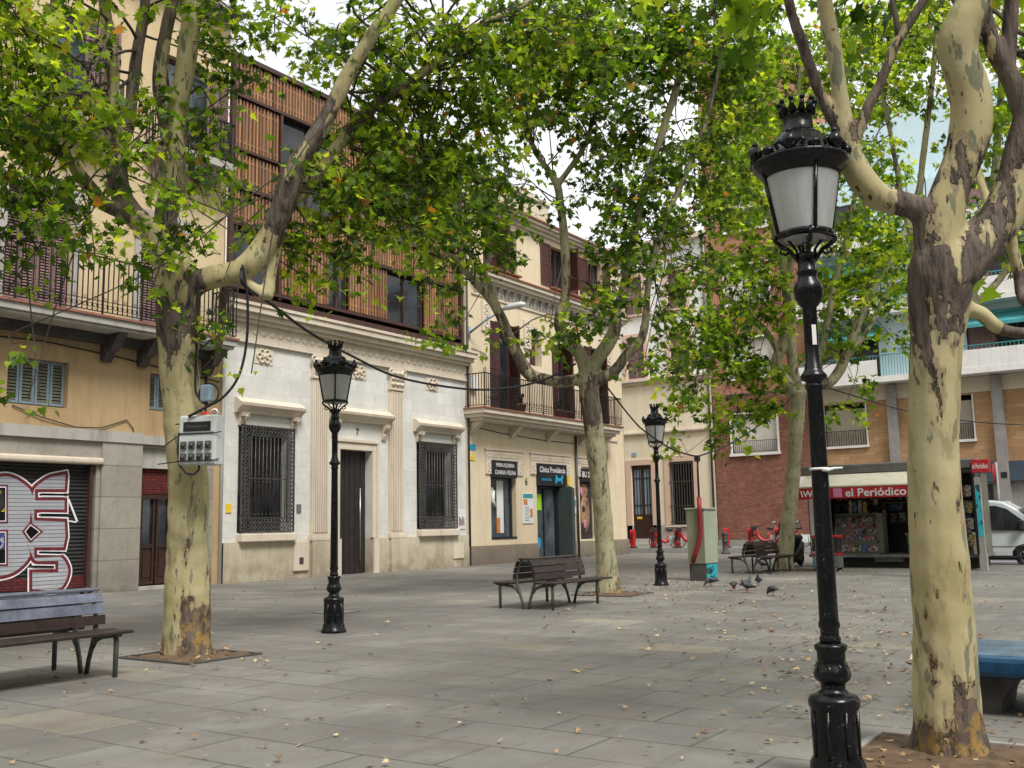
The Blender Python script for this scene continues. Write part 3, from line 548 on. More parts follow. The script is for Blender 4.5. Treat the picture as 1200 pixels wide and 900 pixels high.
m_ = MB(TY); m_.box(15.75, 17.0, -.3, .1, -.02, .08); m_.obj('doorstep', M['abeam'], A)
SLAT = 1
for (a, b_, c, e), k in ((W1, 4), (W2, 2), ((8.6, 10.1, 4.46, 5.58), 4)):
    f = MB(TY); f.box(a, b_, -.26, -.2, c, c+.05)
    for i in range(k):
        uu = a+(b_-a)*i/k; louvre(f, uu+.01, uu+(b_-a)/k-.01, c+.05, e-.01, -.16, .06, 12)
    o = f.obj('window_shutter', [M['bluegrey'], M['kbeige']], A); o['label'] = 'louvred window shutter with blue-grey frame'
SLAT = 0
for q, k in ((L1, 4), (L2, 2), ((8.2, 9.8, 6.75, 9.8), 4)):
    f = MB(TY); a, b_, c, e = q
    for i in range(k): louvre(f, a+(b_-a)*i/k+.008, a+(b_-a)*(i+1)/k-.008, c, e-.02, -.12, .07)
    f.obj('louvred_door', M['plum'], A)
for q in UW:
    a, b_, c, e = q; f = MB(TY); f.box(a, a+.09, -.28, -.2, c, e); f.box(b_-.09, b_, -.28, -.2, c, e); f.box(a, b_, -.28, -.2, e-.1, e); f.box((a+b_)/2-.05, (a+b_)/2+.05, -.28, -.2, c, e-.1); fr = f.obj('window_frame', M['maroon'], A)
    g_ = MB(TY); g_.box(a+.09, (a+b_)/2-.05, -.27, -.25, c, e-.1); g_.box((a+b_)/2+.05, b_-.09, -.27, -.25, c, e-.1); g_.obj('pane', M['glass2'], fr)
    f = MB(TY); louvre(f, b_-.02, b_+.66, c+.1, e-.05, .08); louvre(f, b_-.35, b_-.03, c+.1, e-.05, .1); f.obj('window_shutter', M['plum'], A)
# balconies
m_ = MB(TY); m_.box(-6, 18.0, 0, 1.0, 6.46, 6.62); m_.box(-6, 17.95, 0, .93, 6.38, 6.457); m_.obj('balcony_slab', M['abeam'], A)
m_ = MB(TY); m_.box(-6, 18.04, 0, 1.05, 6.623, 6.68); m_.obj('balcony_tile', M['tile'], A)
m_ = MB(TY); m_.box(-6, 17.9, 0, .3, 6.15, 6.376)
m_.obj('slab_moulding', M['darkstone'], A)
for u in (8.5, 9.5, 11.2, 14.5, 15.55, 17.6): m_ = MB(TY); m_.prism([(.301, 5.95), (.42, 5.95), (.55, 6.1), (.8, 6.377), (.301, 6.377)], u, u+.24, 0); m_.prism([(.0, 5.75), (.1, 5.7), (.22, 5.8), (.3, 6.0), (.3, 6.148), (0, 6.148)], u, u+.24, 0); m_.obj('corbel', M['darkstone'], A)
m_ = MB(TY); railing(m_, 3.0, 17.95, 6.7, 8.1, 1.0, .135); rail_ends(m_, 17.95, 6.7, 8.1, 0, 1.0)
m_.obj('balcony_railing', M['iron'], A)
for a, b_ in ((11.7, 14.5), (15.5, 18.0)):
    m_ = MB(TY); m_.box(a, b_, 0, .8, 11.52, 11.72); m_.box(a+.1, b_-.1, 0, .6, 11.3, 11.517); m_.prism([(.0, 10.9), (.12, 10.9), (.6, 11.3), (0, 11.3)], a+.3, a+.5, 0); m_.prism([(.0, 10.9), (.12, 10.9), (.6, 11.3), (0, 11.3)], b_-.5, b_-.3, 0)
    sl = m_.obj('upper_balcony', M['abeam'], A)
    m_ = MB(TY); railing(m_, a+.03, b_-.03, 11.74, 12.9, .75, .12); rail_ends(m_, a+.03, 11.74, 12.9, 0, .75); rail_ends(m_, b_-.03, 11.74, 12.9, 0, .75); m_.obj('railing', M['iron'], sl)
m_ = MB(TY); m_.tube([(18.33, .06, 0), (18.33, .06, 16)], .05, 8); m_.obj('drainpipe', M['white'], A)
m_ = MB(TY); m_.tube([(8, .03, 6.0), (11, .04, 5.95), (13, .05, 6.02), (14.9, .04, 5.9), (16.5, .04, 5.75), (18.2, .04, 5.6)], .018, 5)
m_.tube([(12.3, .03, 4.42), (13.0, .05, 4.2), (13.9, .03, 4.02), (14.6, .04, 4.05), (15.3, .03, 4.3), (15.5, .03, 4.1), (15.5, .15, 3.7)], .014, 5); m_.obj('facade_cable', M['rubber'], A)
m_ = MB(TY); m_.tube([(17.75, .04, 3.0), (17.75, .04, 6.2)], .03, 6); m_.obj('cable_conduit', M['rubber'], A)
for x, zz, lb in ((12.9, 11.72, 'clay flowerpot with red flowers on the upper balcony rail'), (16.9, 11.72, 'clay flowerpot with dry stems on the upper balcony beside the slatted facade'), (17.35, 11.72, 'small clay flowerpot at the end of the upper balcony')):
    p = thing('flowerpot', (x, FY-.5, zz), lb, 'flowerpot', 'flowerpots on the ochre building'); m_ = MB(); pot(m_, (x, FY-.5, zz), .16, .3); m_.obj('pot', M['terracotta'], p)
    m_ = MB()
    for k in range(26):
        a = random.random()*6.3; h = random.uniform(.2, .6); q = (x+.25*math.cos(a)*h*1.4, FY-.5+.25*math.sin(a)*h, zz+.28+h); m_.tube([(x, FY-.5, zz+.25), q], .006, 3); m_.ell(q, (.04, .04, .025), 5, 4)
    m_.obj('plant', M['leafm'], p)

# ================================================================== B: white stone building with timber screen above
B = thing('white_stone_building', (24, FY, 0), 'white stone building numbered 7 with ornate window grilles and timber slat storeys', 'building')
G1 = (18.95, 20.98, 1.38, 4.45); G2 = (26.84, 28.97, 1.38, 4.43); BD = (23.0, 24.5, 0.0, 3.96)
m_ = MB(TY); wall(m_, 18.42, 29.72, 1.12, 7.5, [G1, G2, (BD[0], BD[1], 1.12, BD[3])], .5); m_.box(29.6, 29.72, -6, -.01, 0, 15); m_.obj('wall', M['bstone'], B)
m_ = MB(TY); wall(m_, 18.42, 29.72, 0, 1.12, [(BD[0], BD[1], 0, 1.12)], .38, .09); m_.box(18.42, BD[0], 0.0, .088, 1.08, 1.12); m_.box(BD[1], 29.72, 0, .088, 1.08, 1.12)
m_.box(21.7, 22.55, 0, .2, 0, 1.1); m_.box(25.3, 26.1, 0, .2, 0, 1.1); m_.obj('plinth', M['bplinth'], B)
for u0, u1 in ((21.75, 22.45), (25.35, 26.02)):
    m_ = MB(TY); m_.box(u0-.08, u1+.08, 0, .21, 1.103, 1.2); m_.box(u0-.04, u1+.04, 0, .17, 1.2, 1.28); m_.box(u0, u1, 0, .1, 1.28, 6.1)
    for i in range(7):
        u = u0+.03+(u1-u0-.06)*i/7+.01; m_.box(u, u+(u1-u0)/7*.55, .1, .14, 1.35, 6.05)
    m_.box(u0-.03, u1+.03, 0, .17, 6.1, 6.17); o = m_.obj('pilaster', M['btrim'], B)
    m_ = MB(TY); m_.box(u0, u1, 0, .14, 6.17, 6.85)
    for i in range(3):
        for j in range(3): m_.ell((u0+(u1-u0)*(i+.5)/3, .15, 6.3+j*.19), (.11, .09, .08), 8, 6)
    for s_ in (u0, u1): m_.torus((s_, .15, 6.7), .1, .035, 1, 10, 6)
    m_.obj('capital', M['btrim'], o)
m_ = MB(TY); cornice(m_, 18.42, 29.72, [(6.86, 6.93, .1), (7.45, 7.55, .2), (7.553, 7.7, .32), (7.703, 7.88, .45), (7.883, 7.97, .5)]); m_.box(18.42, 29.72, 0, .04, 6.95, 7.45)
for u in np.arange(18.8, 29.6, .33): m_.ell((float(u), .04, 7.2), (.13, .03, .09), 7, 5)
m_.obj('cornice', M['btrim'], B)
for u in (19.83, 23.89, 27.72):
    m_ = MB(TY); m_.box(u-.36, u+.36, 0, .02, 6.3, 6.78)
    for k in range(6): a = k*PI/3; m_.torus((u+.2*math.cos(a), .04, 6.54+.13*math.sin(a)), .085, .03, 1, 9, 5)
    m_.ell((u, .05, 6.54), (.07, .06, .07)); m_.obj('rosette', M['btrim'], B)
def hood(u0, u1, z, zc, rootb):
    m_ = MB(TY); m_.prism([(0, z-.08), (.12, z-.08), (.16, z+.0), (.34, z+.12), (.36, z+.2), (.3, z+.22), (.1, z+.36), (0, z+.36)], u0, u1, 0)
    for u in (u0+.14, u1-.36):
        m_.prism([(0, zc), (.06, zc), (.12, zc+.15), (.1, zc+.25), (.26, z-.2), (.3, z-.082), (0, z-.082)], u, u+.2, 0)
        m_.torus((u+.1, .2, z-.2), .07, .03, 0, 9, 5)
    return m_
def grille(q, rootb, label):
    a, b_, c, e = q
    m_ = hood(a-.18, b_+.28, e+.42, e-.02, B); m_.obj('window_hood', M['btrim'], B)
    m_ = MB(TY); m_.cbox(a-.02, b_+.02, 0, .26, c-.26, c-.03, .03); m_.obj('window_sill', M['btrim'], B)
    m_ = MB(TY); d = .14
    for k in (0, .27):     # two rectangles of flat bar with rings between them
        for s0, s1, t0, t1 in ((a+k, a+k+.035, c+k, e-k), (b_-k-.035, b_-k, c+k, e-k), (a+k, b_-k, c+k, c+k+.035), (a+k, b_-k, e-k-.035, e-k)): m_.box(s0, s1, d-.02, d+.02, t0, t1)
    def ringrow(u0, z0, u1, z1):
        L_ = math.hypot(u1-u0, z1-z0); n = int(L_/.115)
        for i in range(n):
            t = (i+.5)/n; m_.torus((u0+(u1-u0)*t, d, z0+(z1-z0)*t), .052, .0145, 1, 8, 4)
    for off in (.09, .2): ringrow(a+off, c+.05, a+off, e-.05); ringrow(b_-off, c+.05, b_-off, e-.05); ringrow(a+.3, e-off, b_-.3, e-off); ringrow(a+.3, c+off, b_-.3, c+off)
    ringrow(a+.3, c+.34, b_-.3, c+.34)
    zm = c+.47*(e-c)+.1
    for zz in (zm, c+.42): m_.box(a+.3, b_-.3, d-.015, d+.015, zz-.015, zz+.015)
    n = 10
    for i in range(n):
        u = a+.3+(b_-a-.6)*(i+.5)/n; m_.tube([(u, d, c+.42), (u, d, e-.3)], .014, 5)
        for zz in (zm-.1, zm+.1, c+.52, e-.4): m_.ell((u, d, zz), (.024, .024, .03), 5, 4)
    for x_ in (a+.02, b_-.02):
        for zz in (c+.4, e-.4): m_.box(x_-.012, x_+.012, -.05, d, zz-.012, zz+.012)
    o = m_.obj('window_grille', M['irongrey'], B); o['label'] = label
    m_ = MB(TY); m_.box(a+.03, a+.12, -.48, -.42, c, e); m_.box(b_-.12, b_-.03, -.48, -.42, c, e); m_.box((a+b_)/2-.05, (a+b_)/2+.05, -.48, -.42, c, e); m_.box(a+.12, b_-.12, -.48, -.42, e-.1, e); wf = m_.obj('window_frame', M['blackwood'], B)
    m_ = MB(TY); m_.box(a+.12, b_-.12, -.465, -.455, c, e-.1); m_.obj('pane', M['glass'], wf)
grille(G1, B, 'wrought iron grille on the window left of door 7'); grille(G2, B, 'wrought iron grille on the window right of door 7')
back(B, [G1, G2, (BD[0], BD[1], 0, 3.96)], .5, TY)
m_ = hood(22.5, 25.35, 4.95, 4.35, B); m_.obj('door_hood', M['btrim'], B)
m_ = MB(TY); m_.box(22.7, 22.82, 0, .12, 1.14, 4.2); m_.box(22.82, 22.995, 0, .07, 1.14, 4.15); m_.box(24.68, 24.8, 0, .12, 1.14, 4.2); m_.box(24.505, 24.68, 0, .07, 1.14, 4.15); m_.box(22.82, 24.68, 0, .075, 3.965, 4.2); m_.box(22.7, 24.8, 0, .13, 4.204, 4.29)
m_.box(22.75, 22.995, .09, .15, 0, 1.13); m_.box(24.505, 24.75, .09, .15, 0, 1.13); m_.obj('door_frame', M['btrim'], B)
m_ = MB(TY)
for i in range(12):
    u = 23.0+1.5*i/12; m_.box(u+.004, u+1.5/12-.004, -.3, -.24-(.012 if i % 2 else 0), .02, 3.95)
d_ = m_.obj('door', M['blackwood'], B)
m_ = MB(TY); m_.tube([(24.17, -.17, .35), (24.17, -.17, 2.75)], .022, 8)
for z in (.5, 1.5, 2.6): m_.tube([(24.17, -.17, z), (24.17, -.25, z)], .012, 6)
m_.obj('handle', M['steel'], d_)
text_mesh('house_number', '7', M['textblack'], B, (23.85, FY-.012, 4.56), .22, .14, bold=.02)
for (u0, u1, z0, z1, mt, nm) in ((18.55, 18.72, 1.95, 2.2, 'yel', 'meter_cover'), (21.2, 21.38, 1.95, 2.2, 'steel', 'intercom'), (24.56, 24.72, 1.5, 2.0, 'steel', 'intercom'), (29.15, 29.6, 1.35, 2.05, 'paper', 'notice_plate'), (28.75, 29.35, .3, .85, 'white', 'meter_cover')):
    m_ = MB(TY); m_.box(u0, u1, 0, .13 if z0 < 1 else .03, z0, z1); m_.obj(nm, M[mt if mt != 'white' else 'btrim'], B)
m_ = MB(TY); m_.cbox(21.0, 21.6, .05, .16, .22, 1.1, .02); mc = m_.obj('meter_cover', M['btrim'], B)
m_ = MB(TY); m_.box(21.2, 21.36, .16, .17, .42, .62); m_.obj('lock', M['irongrey'], mc)
m_ = MB(TY)
for k in range(5): m_.box(29.2+k*.07, 29.24+k*.07, .03, .035, 1.45+.04*(k % 2), 1.8-.05*(k % 3))
m_.obj('notice_marks', M['darkred'], B)
# timber screens
WT = (18.3, 29.4, 8.05, 15.5)
m_ = MB(TY); m_.box(18.3, 29.4, -.6, -.12, 8.0, 15.45); m_.obj('upper_wall', M['black_in'], B)
m_ = MB(TY); m_.box(18.3, 18.46, -.1, .22, 8.0, 15.5); m_.box(29.24, 29.4, -.1, .22, 8.0, 15.5); m_.box(18.46, 29.24, -.1, .22, 15.36, 15.5); m_.box(18.2, 29.5, -.1, .3, 7.975, 8.2)
for z in (8.42, 14.22, 11.4, 10.3): m_.box(18.46, 29.24, -.05, .2, z-.045, z+.045)
for z in (12.55,): m_.box(18.46, 20.2, -.05, .2, z-.03, z+.03)
m_.box(20.22, 20.32, -.1, .18, 8.3, 14.2)
m_.obj('steel_frame', M['rust'], B)
def slats(u0, u1, z0, z1, name='timber_screen'):
    m_ = MB(TY); n = int((u1-u0)/.13)
    for i in range(n):
        u = u0+(u1-u0)*(i+.5)/n; j = random.uniform(-.006, .006); m_.box(u-.033, u+.033, .05+j, .13+j, z0+.03, z1-.03)
    m_.box(u0, u1, .06, .1, z0+.2, z0+.26); m_.box(u0, u1, .06, .1, z1-.26, z1-.2)
    return m_.obj(name, M['slat'], B)
slats(18.48, 29.2, 14.28, 15.34)
slats(18.48, 20.2, 12.6, 14.16); slats(18.48, 20.2, 11.46, 12.5); slats(18.48, 20.2, 10.36, 11.34); slats(22.7, 25.9, 11.46, 14.16); slats(27.4, 29.2, 11.46, 14.16); slats(20.34, 29.2, 10.36, 11.34); slats(20.34, 22.4, 8.48, 10.24); slats(23.3, 25.2, 8.48, 10.24); slats(27.2, 29.2, 8.48, 10.24)
for a, b_, c, e in ((20.34, 22.7, 11.46, 14.16), (25.9, 27.4, 11.46, 14.16), (22.4, 23.3, 8.48, 10.24), (25.2, 27.2, 8.48, 10.24), (18.48, 20.2, 8.48, 10.24)):
    m_ = MB(TY); m_.box(a, a+.06, -.1, .0, c, e); m_.box(b_-.06, b_, -.1, .0, c, e); m_.box(a+.06, b_-.06, -.1, 0, c, c+.05); m_.box((a+b_)/2-.03, (a+b_)/2+.03, -.1, 0, c+.05, e); wf = m_.obj('window_frame', M['rust'], B)
    m_ = MB(TY); m_.box(a+.06, (a+b_)/2-.03, -.08, -.07, c+.05, e); m_.box((a+b_)/2+.03, b_-.06, -.08, -.07, c+.05, e); m_.obj('pane', M['glass'], wf)
m_ = MB(TY); m_.box(18.4, 29.6, -8, -.7, 7, 15.4); m_.obj('roof_block', M['bstone'], B)
# set-back white building behind
RB = thing('rear_building', (22, 34, 0), 'white rendered block rising behind the timber clad storeys', 'building')
m_ = MB(); m_.box(15, 27.5, 31, 40, 0, 19.0); m_.obj('wall', M['white'], RB); m_ = MB(); m_.box(14.9, 27.6, 30.9, 40.1, 19.0, 19.3); m_.obj('roof_edge', M['abeam'], RB)

# ================================================================== C: cream building with the pet grooming shop
C = thing('cream_building', (36, FY, 0), 'cream building with pet grooming shop, long balcony and maroon shutters', 'building')
CE = 42.3
SW = (31.28, 33.0, 1.0, 3.9); SD = (34.52, 36.75, 0.0, 3.95); ST = (38.0, 39.2, .78, 3.88)
BW = [(31.35, 33.0, 5.85, 9.5), (34.2, 35.15, 8.05, 9.6), (35.95, 37.2, 5.85, 9.2), (38.7, 40.3, 5.85, 9.5)]
TW = [(31.0, 33.4, 11.68, 13.55), (36.0, 37.6, 11.72, 13.6), (39.3, 40.6, 11.9, 13.65)]
m_ = MB(TY); wall(m_, 29.75, CE, 0.7, 14.0, [(SW[0], SW[1], SW[2], SW[3]), (SD[0], SD[1], .7, SD[3]), ST]+BW+TW, .34); m_.box(CE-.02, CE, -12, 0, .7, 14.0); m_.obj('wall', M['cream'], C)
m_ = MB(TY); wall(m_, 29.75, CE, 0, .7, [(SD[0], SD[1], 0, .7)], .34, .07); m_.box(29.75, SD[0], 0, .068, .66, .7); m_.box(SD[1], CE+.06, 0, .068, .66, .7); m_.box(CE, CE+.07, -12, .07, 0, .7); m_.obj('stone_plinth', M['cstone'], C)
back(C, [SW, SD, ST]+BW+TW, .34, TY)
m_ = MB(TY); cornice(m_, 29.75, CE, [(13.85, 13.98, .12), (13.983, 14.1, .28), (14.103, 14.22, .42)]); o = m_.obj('roof_cornice', M['btrim'], C)
m_ = MB(TY); m_.box(29.75, CE+.35, 0, .5, 14.223, 14.3); m_.obj('roof_tiles', M['tile'], C)
m_ = MB(TY); cornice(m_, 30.2, CE, [(10.35, 10.42, .06), (10.9, 11.0, .15), (11.003, 11.15, .3), (11.153, 11.3, .42)]); m_.obj('cornice', M['btrim'], C)
m_ = MB(TY); m_.box(30.1, CE+.3, 0, .48, 11.303, 11.36); m_.box(30.9, 33.5, 0, .2, 11.6, 11.67); m_.box(35.9, 40.8, 0, .2, 11.63, 11.7); m_.obj('sill_tiles', M['tile'], C)
m_ = MB(TY)
for u in np.arange(30.35, CE, .52):
    u = float(u); m_.prism([(0, 10.45), (.06, 10.45), (.12, 10.7), (.28, 10.88), (0, 10.88)], u, u+.12, 0); m_.box(u+.17, u+.46, 0, .03, 10.5, 10.85); m_.torus((u+.32, .04, 10.67), .09, .025, 1, 8, 5)
m_.obj('bracket_frieze', M['abeam'], C)
for (a, b_, c, e) in TW:
    f = MB(TY); f.box(a, a+.08, -.3, -.22, c, e); f.box(b_-.08, b_, -.3, -.22, c, e); f.box(a, b_, -.3, -.22, e-.08, e); f.box((a+b_)/2-.04, (a+b_)/2+.04, -.3, -.22, c, e-.08); wf = f.obj('window_frame', M['maroon'], C)
    f = MB(TY); f.box(a+.08, b_-.08, -.28, -.27, c, e-.08); f.obj('pane', M['glass'], wf)
f = MB(TY); louvre(f, 31.0, 31.8, 11.7, 13.5, .02); louvre_side(f, 31.85, 11.7, 13.5, .0, .75); f.obj('window_shutter', M['maroon'], C)
f = MB(TY); louvre(f, 32.25, 32.85, 11.7, 13.5, -.1); louvre(f, 32.87, 33.35, 11.7, 13.5, -.1); f.obj('window_shutter', M['maroon'], C)
f = MB(TY); louvre(f, 35.2, 36.0, 11.72, 13.6, .06); f.obj('window_shutter', M['maroon'], C)
f = MB(TY); louvre_side(f, 37.3, 11.72, 13.65, .02, .7); louvre(f, 37.4, 38.3, 11.72, 13.6, .06); f.obj('window_shutter', M['maroon'], C)
for a in (38.5, 40.65): f = MB(TY); louvre(f, a, a+.75, 11.9, 13.6, .06); f.obj('window_shutter', M['maroon'], C)
for (a, b_, c, e) in BW:
    f = MB(TY); w_ = (b_-a)
    if c < 7: louvre(f, a+.02, a+w_*.45, c, e-.03, -.03); louvre_side(f, b_-.03, c, e-.03, -.25, .35)
    else: louvre(f, a+.02, a+w_*.5, c, e-.03, -.05)
    f.obj('window_shutter', M['maroon'], C)
    if c < 7: f = MB(TY); f.box(a+w_*.47, b_-.08, -.32, -.25, c, e); f.obj('glass_door', M['glass'], C)
for u, z in ((30.8, 9.55), (33.75, 9.25), (37.6, 9.3), (40.7, 9.4)):
    m_ = MB(TY); m_.box(u, u+.5, 0, .08, z-.55, z+.65)
    for k in range(4): m_.torus((u+.25, .09, z-.3+k*.25), .1, .028, 1, 9, 5)
    m_.obj('carved_panel', M['btrim'], C)
# balcony
m_ = MB(TY); m_.box(29.62, 40.45, 0, .95, 5.62, 5.78); m_.box(29.72, 40.35, 0, .85, 5.48, 5.617); m_.box(29.85, 40.2, 0, .7, 5.36, 5.477)
for u in (29.95, 32.6, 35.3, 38.0, 39.9): m_.prism([(0, 4.9), (.1, 4.9), (.2, 5.05), (.6, 5.355), (0, 5.355)], u, u+.25, 0)
bs = m_.obj('balcony_slab', M['btrim'], C)
m_ = MB(TY); m_.box(29.58, 40.5, 0, 1.0, 5.783, 5.84); m_.obj('balcony_tile', M['tile'], C)
m_ = MB(TY); railing(m_, 29.68, 40.4, 5.86, 7.12, .93, .125); rail_ends(m_, 29.68, 5.86, 7.12, 0, .93); rail_ends(m_, 40.4, 5.86, 7.12, 0, .93)
m_.torus((29.62, 1.0, 7.2), .08, .015, 1, 10, 5); m_.obj('balcony_railing', M['iron'], C)
m_ = MB(TY); m_.box(30.0, 41.6, 0, .06, 5.25, 5.35); m_.obj('string_course', M['btrim'], C)
# ornamental surrounds of the shop openings
for a, b_, dp in ((30.92, 33.5, 3.42), (34.05, 37.2, 3.5), (37.75, 39.6, 3.5)):
    m_ = MB(TY); m_.box(a, b_, .0, .06, 3.97, 4.34); m_.box(a, a+.4, 0, .06, dp, 3.97); m_.box(b_-.38, b_, 0, .06, dp, 3.97); m_.box(a-.04, b_+.04, 0, .1, 4.343, 4.4)
    for u in np.arange(a+.15, b_-.1, .2): m_.torus((float(u), .065, 4.15), .075, .022, 1, 8, 5)
    for u in (a+.2, b_-.19):
        for z in (3.6, 3.8): m_.torus((u, .065, z), .08, .022, 1, 8, 5)
    m_.obj('carved_surround', M['btrim'], C)
# shop window, door, third window
m_ = MB(TY); m_.box(SW[0], SW[1], -.3, .02, SW[2]-.08, SW[2]); m_.box(SW[0], SW[0]+.07, -.28, -.2, SW[2], 3.3); m_.box(SW[1]-.12, SW[1], -.28, -.2, SW[2], 3.3); wf = m_.obj('shop_window', M['signblack'], C)
m_ = MB(TY); m_.box(SW[0]+.07, SW[1]-.12, -.27, -.255, SW[2], 3.3); m_.obj('pane', M['glass2'], wf)
m_ = MB(TY); m_.box(32.0, 32.45, -.25, -.24, 1.15, 3.2); m_.obj('curtain', M['paper'], wf)
m_ = MB(TY); m_.tube([(31.75, -.24, 2.8), (31.7, -.24, 2.4), (31.85, -.24, 2.2)], .09, 8); m_.ell((31.7, -.24, 2.75), (.12, .01, .2)); m_.obj('white_emblem', M['paper'], wf)
m_ = MB(TY); m_.box(31.95, 32.2, -.235, -.23, 1.15, 1.75); m_.obj('orange_print', M['orange'], wf)
m_ = MB(TY); m_.box(SW[0]-.02, SW[1]-.05, -.05, .12, 3.3, 3.96); sg = m_.obj('sign_board', M['signblack'], C, ); sg['label'] = 'black sign board reading PERRUQUERIA CANINA i FELINA'
text_mesh('lettering', 'PERRUQUERIA', M['textwhite'], sg, (32.12, FY-.126, 3.77), .17, 1.25, bold=.01); text_mesh('lettering', 'CANINA i FELINA', M['textwhite'], sg, (32.12, FY-.126, 3.5), .17, 1.42, bold=.01)
m_ = MB(TY); m_.box(34.5, 36.75, -.05, .12, 3.05, 3.96); sg = m_.obj('sign_board', M['signblack'], C); sg['label'] = 'black sign board with white clinic name and blue dog and cat'
text_mesh('lettering', 'Clínica Providència', M['textwhite'], sg, (35.6, FY-.126, 3.72), .24, 2.0, bold=.012); text_mesh('lettering', 'veterinaria', M['cyan'], sg, (35.1, FY-.126, 3.32), .14, .8, bold=.012)
m_ = MB(TY); P_ = [(0, 0), (.05, .28), (0, .38), (.1, .34), (.16, .4), (.18, .28), (.3, .24), (.5, .26), (.56, .42), (.62, .36), (.66, .3), (.6, .2), (.58, 0), (.5, 0), (.48, .12), (.3, .1), (.2, .12), (.12, 0)]
m_.prism([(35.78+x, 3.16+z*.95) for x, z in P_], .126, .132, 1); m_.obj('dog_emblem', M['cyan'], sg)
m_ = MB(TY); m_.box(34.55, 34.63, -.3, -.1, 0.05, 3.05); m_.box(35.3, 35.36, -.28, -.18, .15, 3.0); m_.box(36.2, 36.3, -.3, -.1, .05, 3.05); m_.box(34.55, 36.3, -.3, -.1, 2.93, 3.03); m_.box(34.52, 36.7, -.3, .15, -.02, .12); dr = m_.obj('shop_door', M['signblack'], C)
m_ = MB(TY); m_.box(34.63, 35.3, -.25, -.235, .12, 2.93); m_.box(35.36, 36.2, -.25, -.235, .12, 2.93); m_.obj('pane', M['glass2'], dr)
m_ = MB(TY); m_.box(34.75, 35.2, -.23, -.225, 2.05, 2.72); m_.obj('green_poster', M['green'], dr)
m_ = MB(TY); m_.ell((35.0, -.228, .7), (.15, .006, .22)); m_.obj('blue_sticker', M['cyan'], dr)
m_ = MB(TY); m_.box(36.32, 36.38, -.1, .6, .1, 3.02); m_.box(36.38, 36.42, .0, .55, .25, 2.9); lf = m_.obj('door_leaf', M['greendoor'], C)
m_ = MB(TY); m_.prism([(36.34, 0), (37.3, 0), (37.3, 3), (36.34, 3)], .11, .15, 1); lf2 = m_.obj('folded_door_leaf', M['greendoor'], C)
m_ = MB(TY); m_.box(38.02, 39.18, -.05, .1, 3.3, 3.88); sg = m_.obj('sign_board', M['signblack'], C); sg['label'] = 'black sign board reading BU 20'
text_mesh('lettering', 'BU 20', M['textwhite'], sg, (38.5, FY-.106, 3.62), .26, .8, bold=.015)
m_ = MB(TY); m_.box(38.0, 39.2, -.2, -.1, .8, 3.3); bp = m_.obj('poster_window', M['dogdark'], C); bp['label'] = 'window poster with close-up of a brown dog'
m_ = MB(TY); m_.ell((38.6, -.1, 1.9), (.42, .02, .8)); m_.ell((38.5, -.1, 2.9), (.4, .02, .3)); m_.obj('dog_print', M['dogbrown'], bp)
m_ = MB(TY); m_.ell((38.45, -.085, 2.1), (.14, .012, .16)); m_.ell((38.75, -.085, 2.35), (.08, .012, .12)); m_.ell((38.4, -.085, 1.3), (.25, .012, .2)); m_.obj('dog_nose_print', M['dogdark'], bp)
m_ = MB(TY); m_.ell((38.5, -.07, 1.45), (.13, .01, .2)); m_.ell((38.3, -.07, 2.9), (.14, .01, .18)); m_.obj('tongue_print', M['dogpink'], bp)
text_mesh('house_number', '6', M['textblack'], C, (33.75, FY-.012, 3.2), .3, .17, bold=.02)
m_ = MB(TY); m_.cbox(33.42, 34.2, 0, .04, 1.5, 2.72, .015); ps = m_.obj('notice_board', M['paper'], C); ps['label'] = 'white price poster with teal heading beside the shop door'
m_ = MB(TY); m_.box(33.45, 34.17, .04, .044, 2.52, 2.7); m_.obj('poster_heading', M['teal'], ps)
m_ = MB(TY); m_.box(33.48, 33.75, .04, .044, 2.25, 2.48); m_.box(33.95, 34.12, .04, .044, 1.75, 2.1); m_.obj('poster_picture', M['orange'], ps)
m_ = MB(TY)
for k in range(7): m_.box(33.55, 33.85+.05*(k % 3), .04, .043, 1.62+k*.085, 1.64+k*.085)
m_.obj('poster_lines', M['textblack'], ps)
m_ = MB(TY); m_.box(37.35, 37.62, 0, .03, 1.9, 2.65); ps = m_.obj('notice_board', M['paper'], C); m_ = MB(TY); m_.box(37.38, 37.58, .03, .034, 2.2, 2.5); m_.obj('poster_picture', M['cyan'], ps)
m_ = MB(TY); m_.box(36.9, 37.15, .03, .06, 3.1, 3.5); m_.obj('alarm_sign', M['yel'], C)
m_ = MB(TY); m_.box(29.9, 30.3, .0, .03, 4.3, 4.5); m_.obj('street_plate', M['cyan'], C); m_ = MB(TY); m_.prism([(29.95, 3.9), (30.25, 3.9), (30.1, 4.2)], 0, .03, 1); m_.obj('warning_plate', M['yel'], C)
m_ = MB(TY); m_.tube([(37.65, .09, 0), (37.65, .09, 5.3)], .055, 8); m_.tube([(29.83, .06, 0), (29.83, .06, 14)], .04, 8); m_.obj('drainpipe', M['irongrey'], C)
m_ = MB(TY); m_.tube([(29.8, .03, 5.2), (32, .03, 5.05), (35, .03, 4.95), (37.6, .03, 4.95)], .016, 5); m_.tube([(30.1, .03, 8.2), (31.0, .03, 8.1), (31.2, .03, 7.9)], .014, 5); m_.obj('facade_cable', M['rubber'], C)
m_ = MB(TY); m_.box(29.95, 30.3, 0, .18, 6.6, 7.1); m_.obj('junction_box', M['white'], C)
m_ = MB(TY); m_.cbox(40.0, 40.35, 0, .2, 4.35, 4.75, .03); m_.obj('wall_lantern', M['terracotta'], C)
m_ = MB(TY); m_.box(31, CE-1.5, -3.4, -3.0, 14, 17.2); m_.box(31, CE-1.5, -3.45, -2.9, 17.2, 17.35)
for u in np.arange(32, CE-2, .45): m_.box(float(u), float(u)+.14, -3.0, -2.97, 15.3, 16.9)
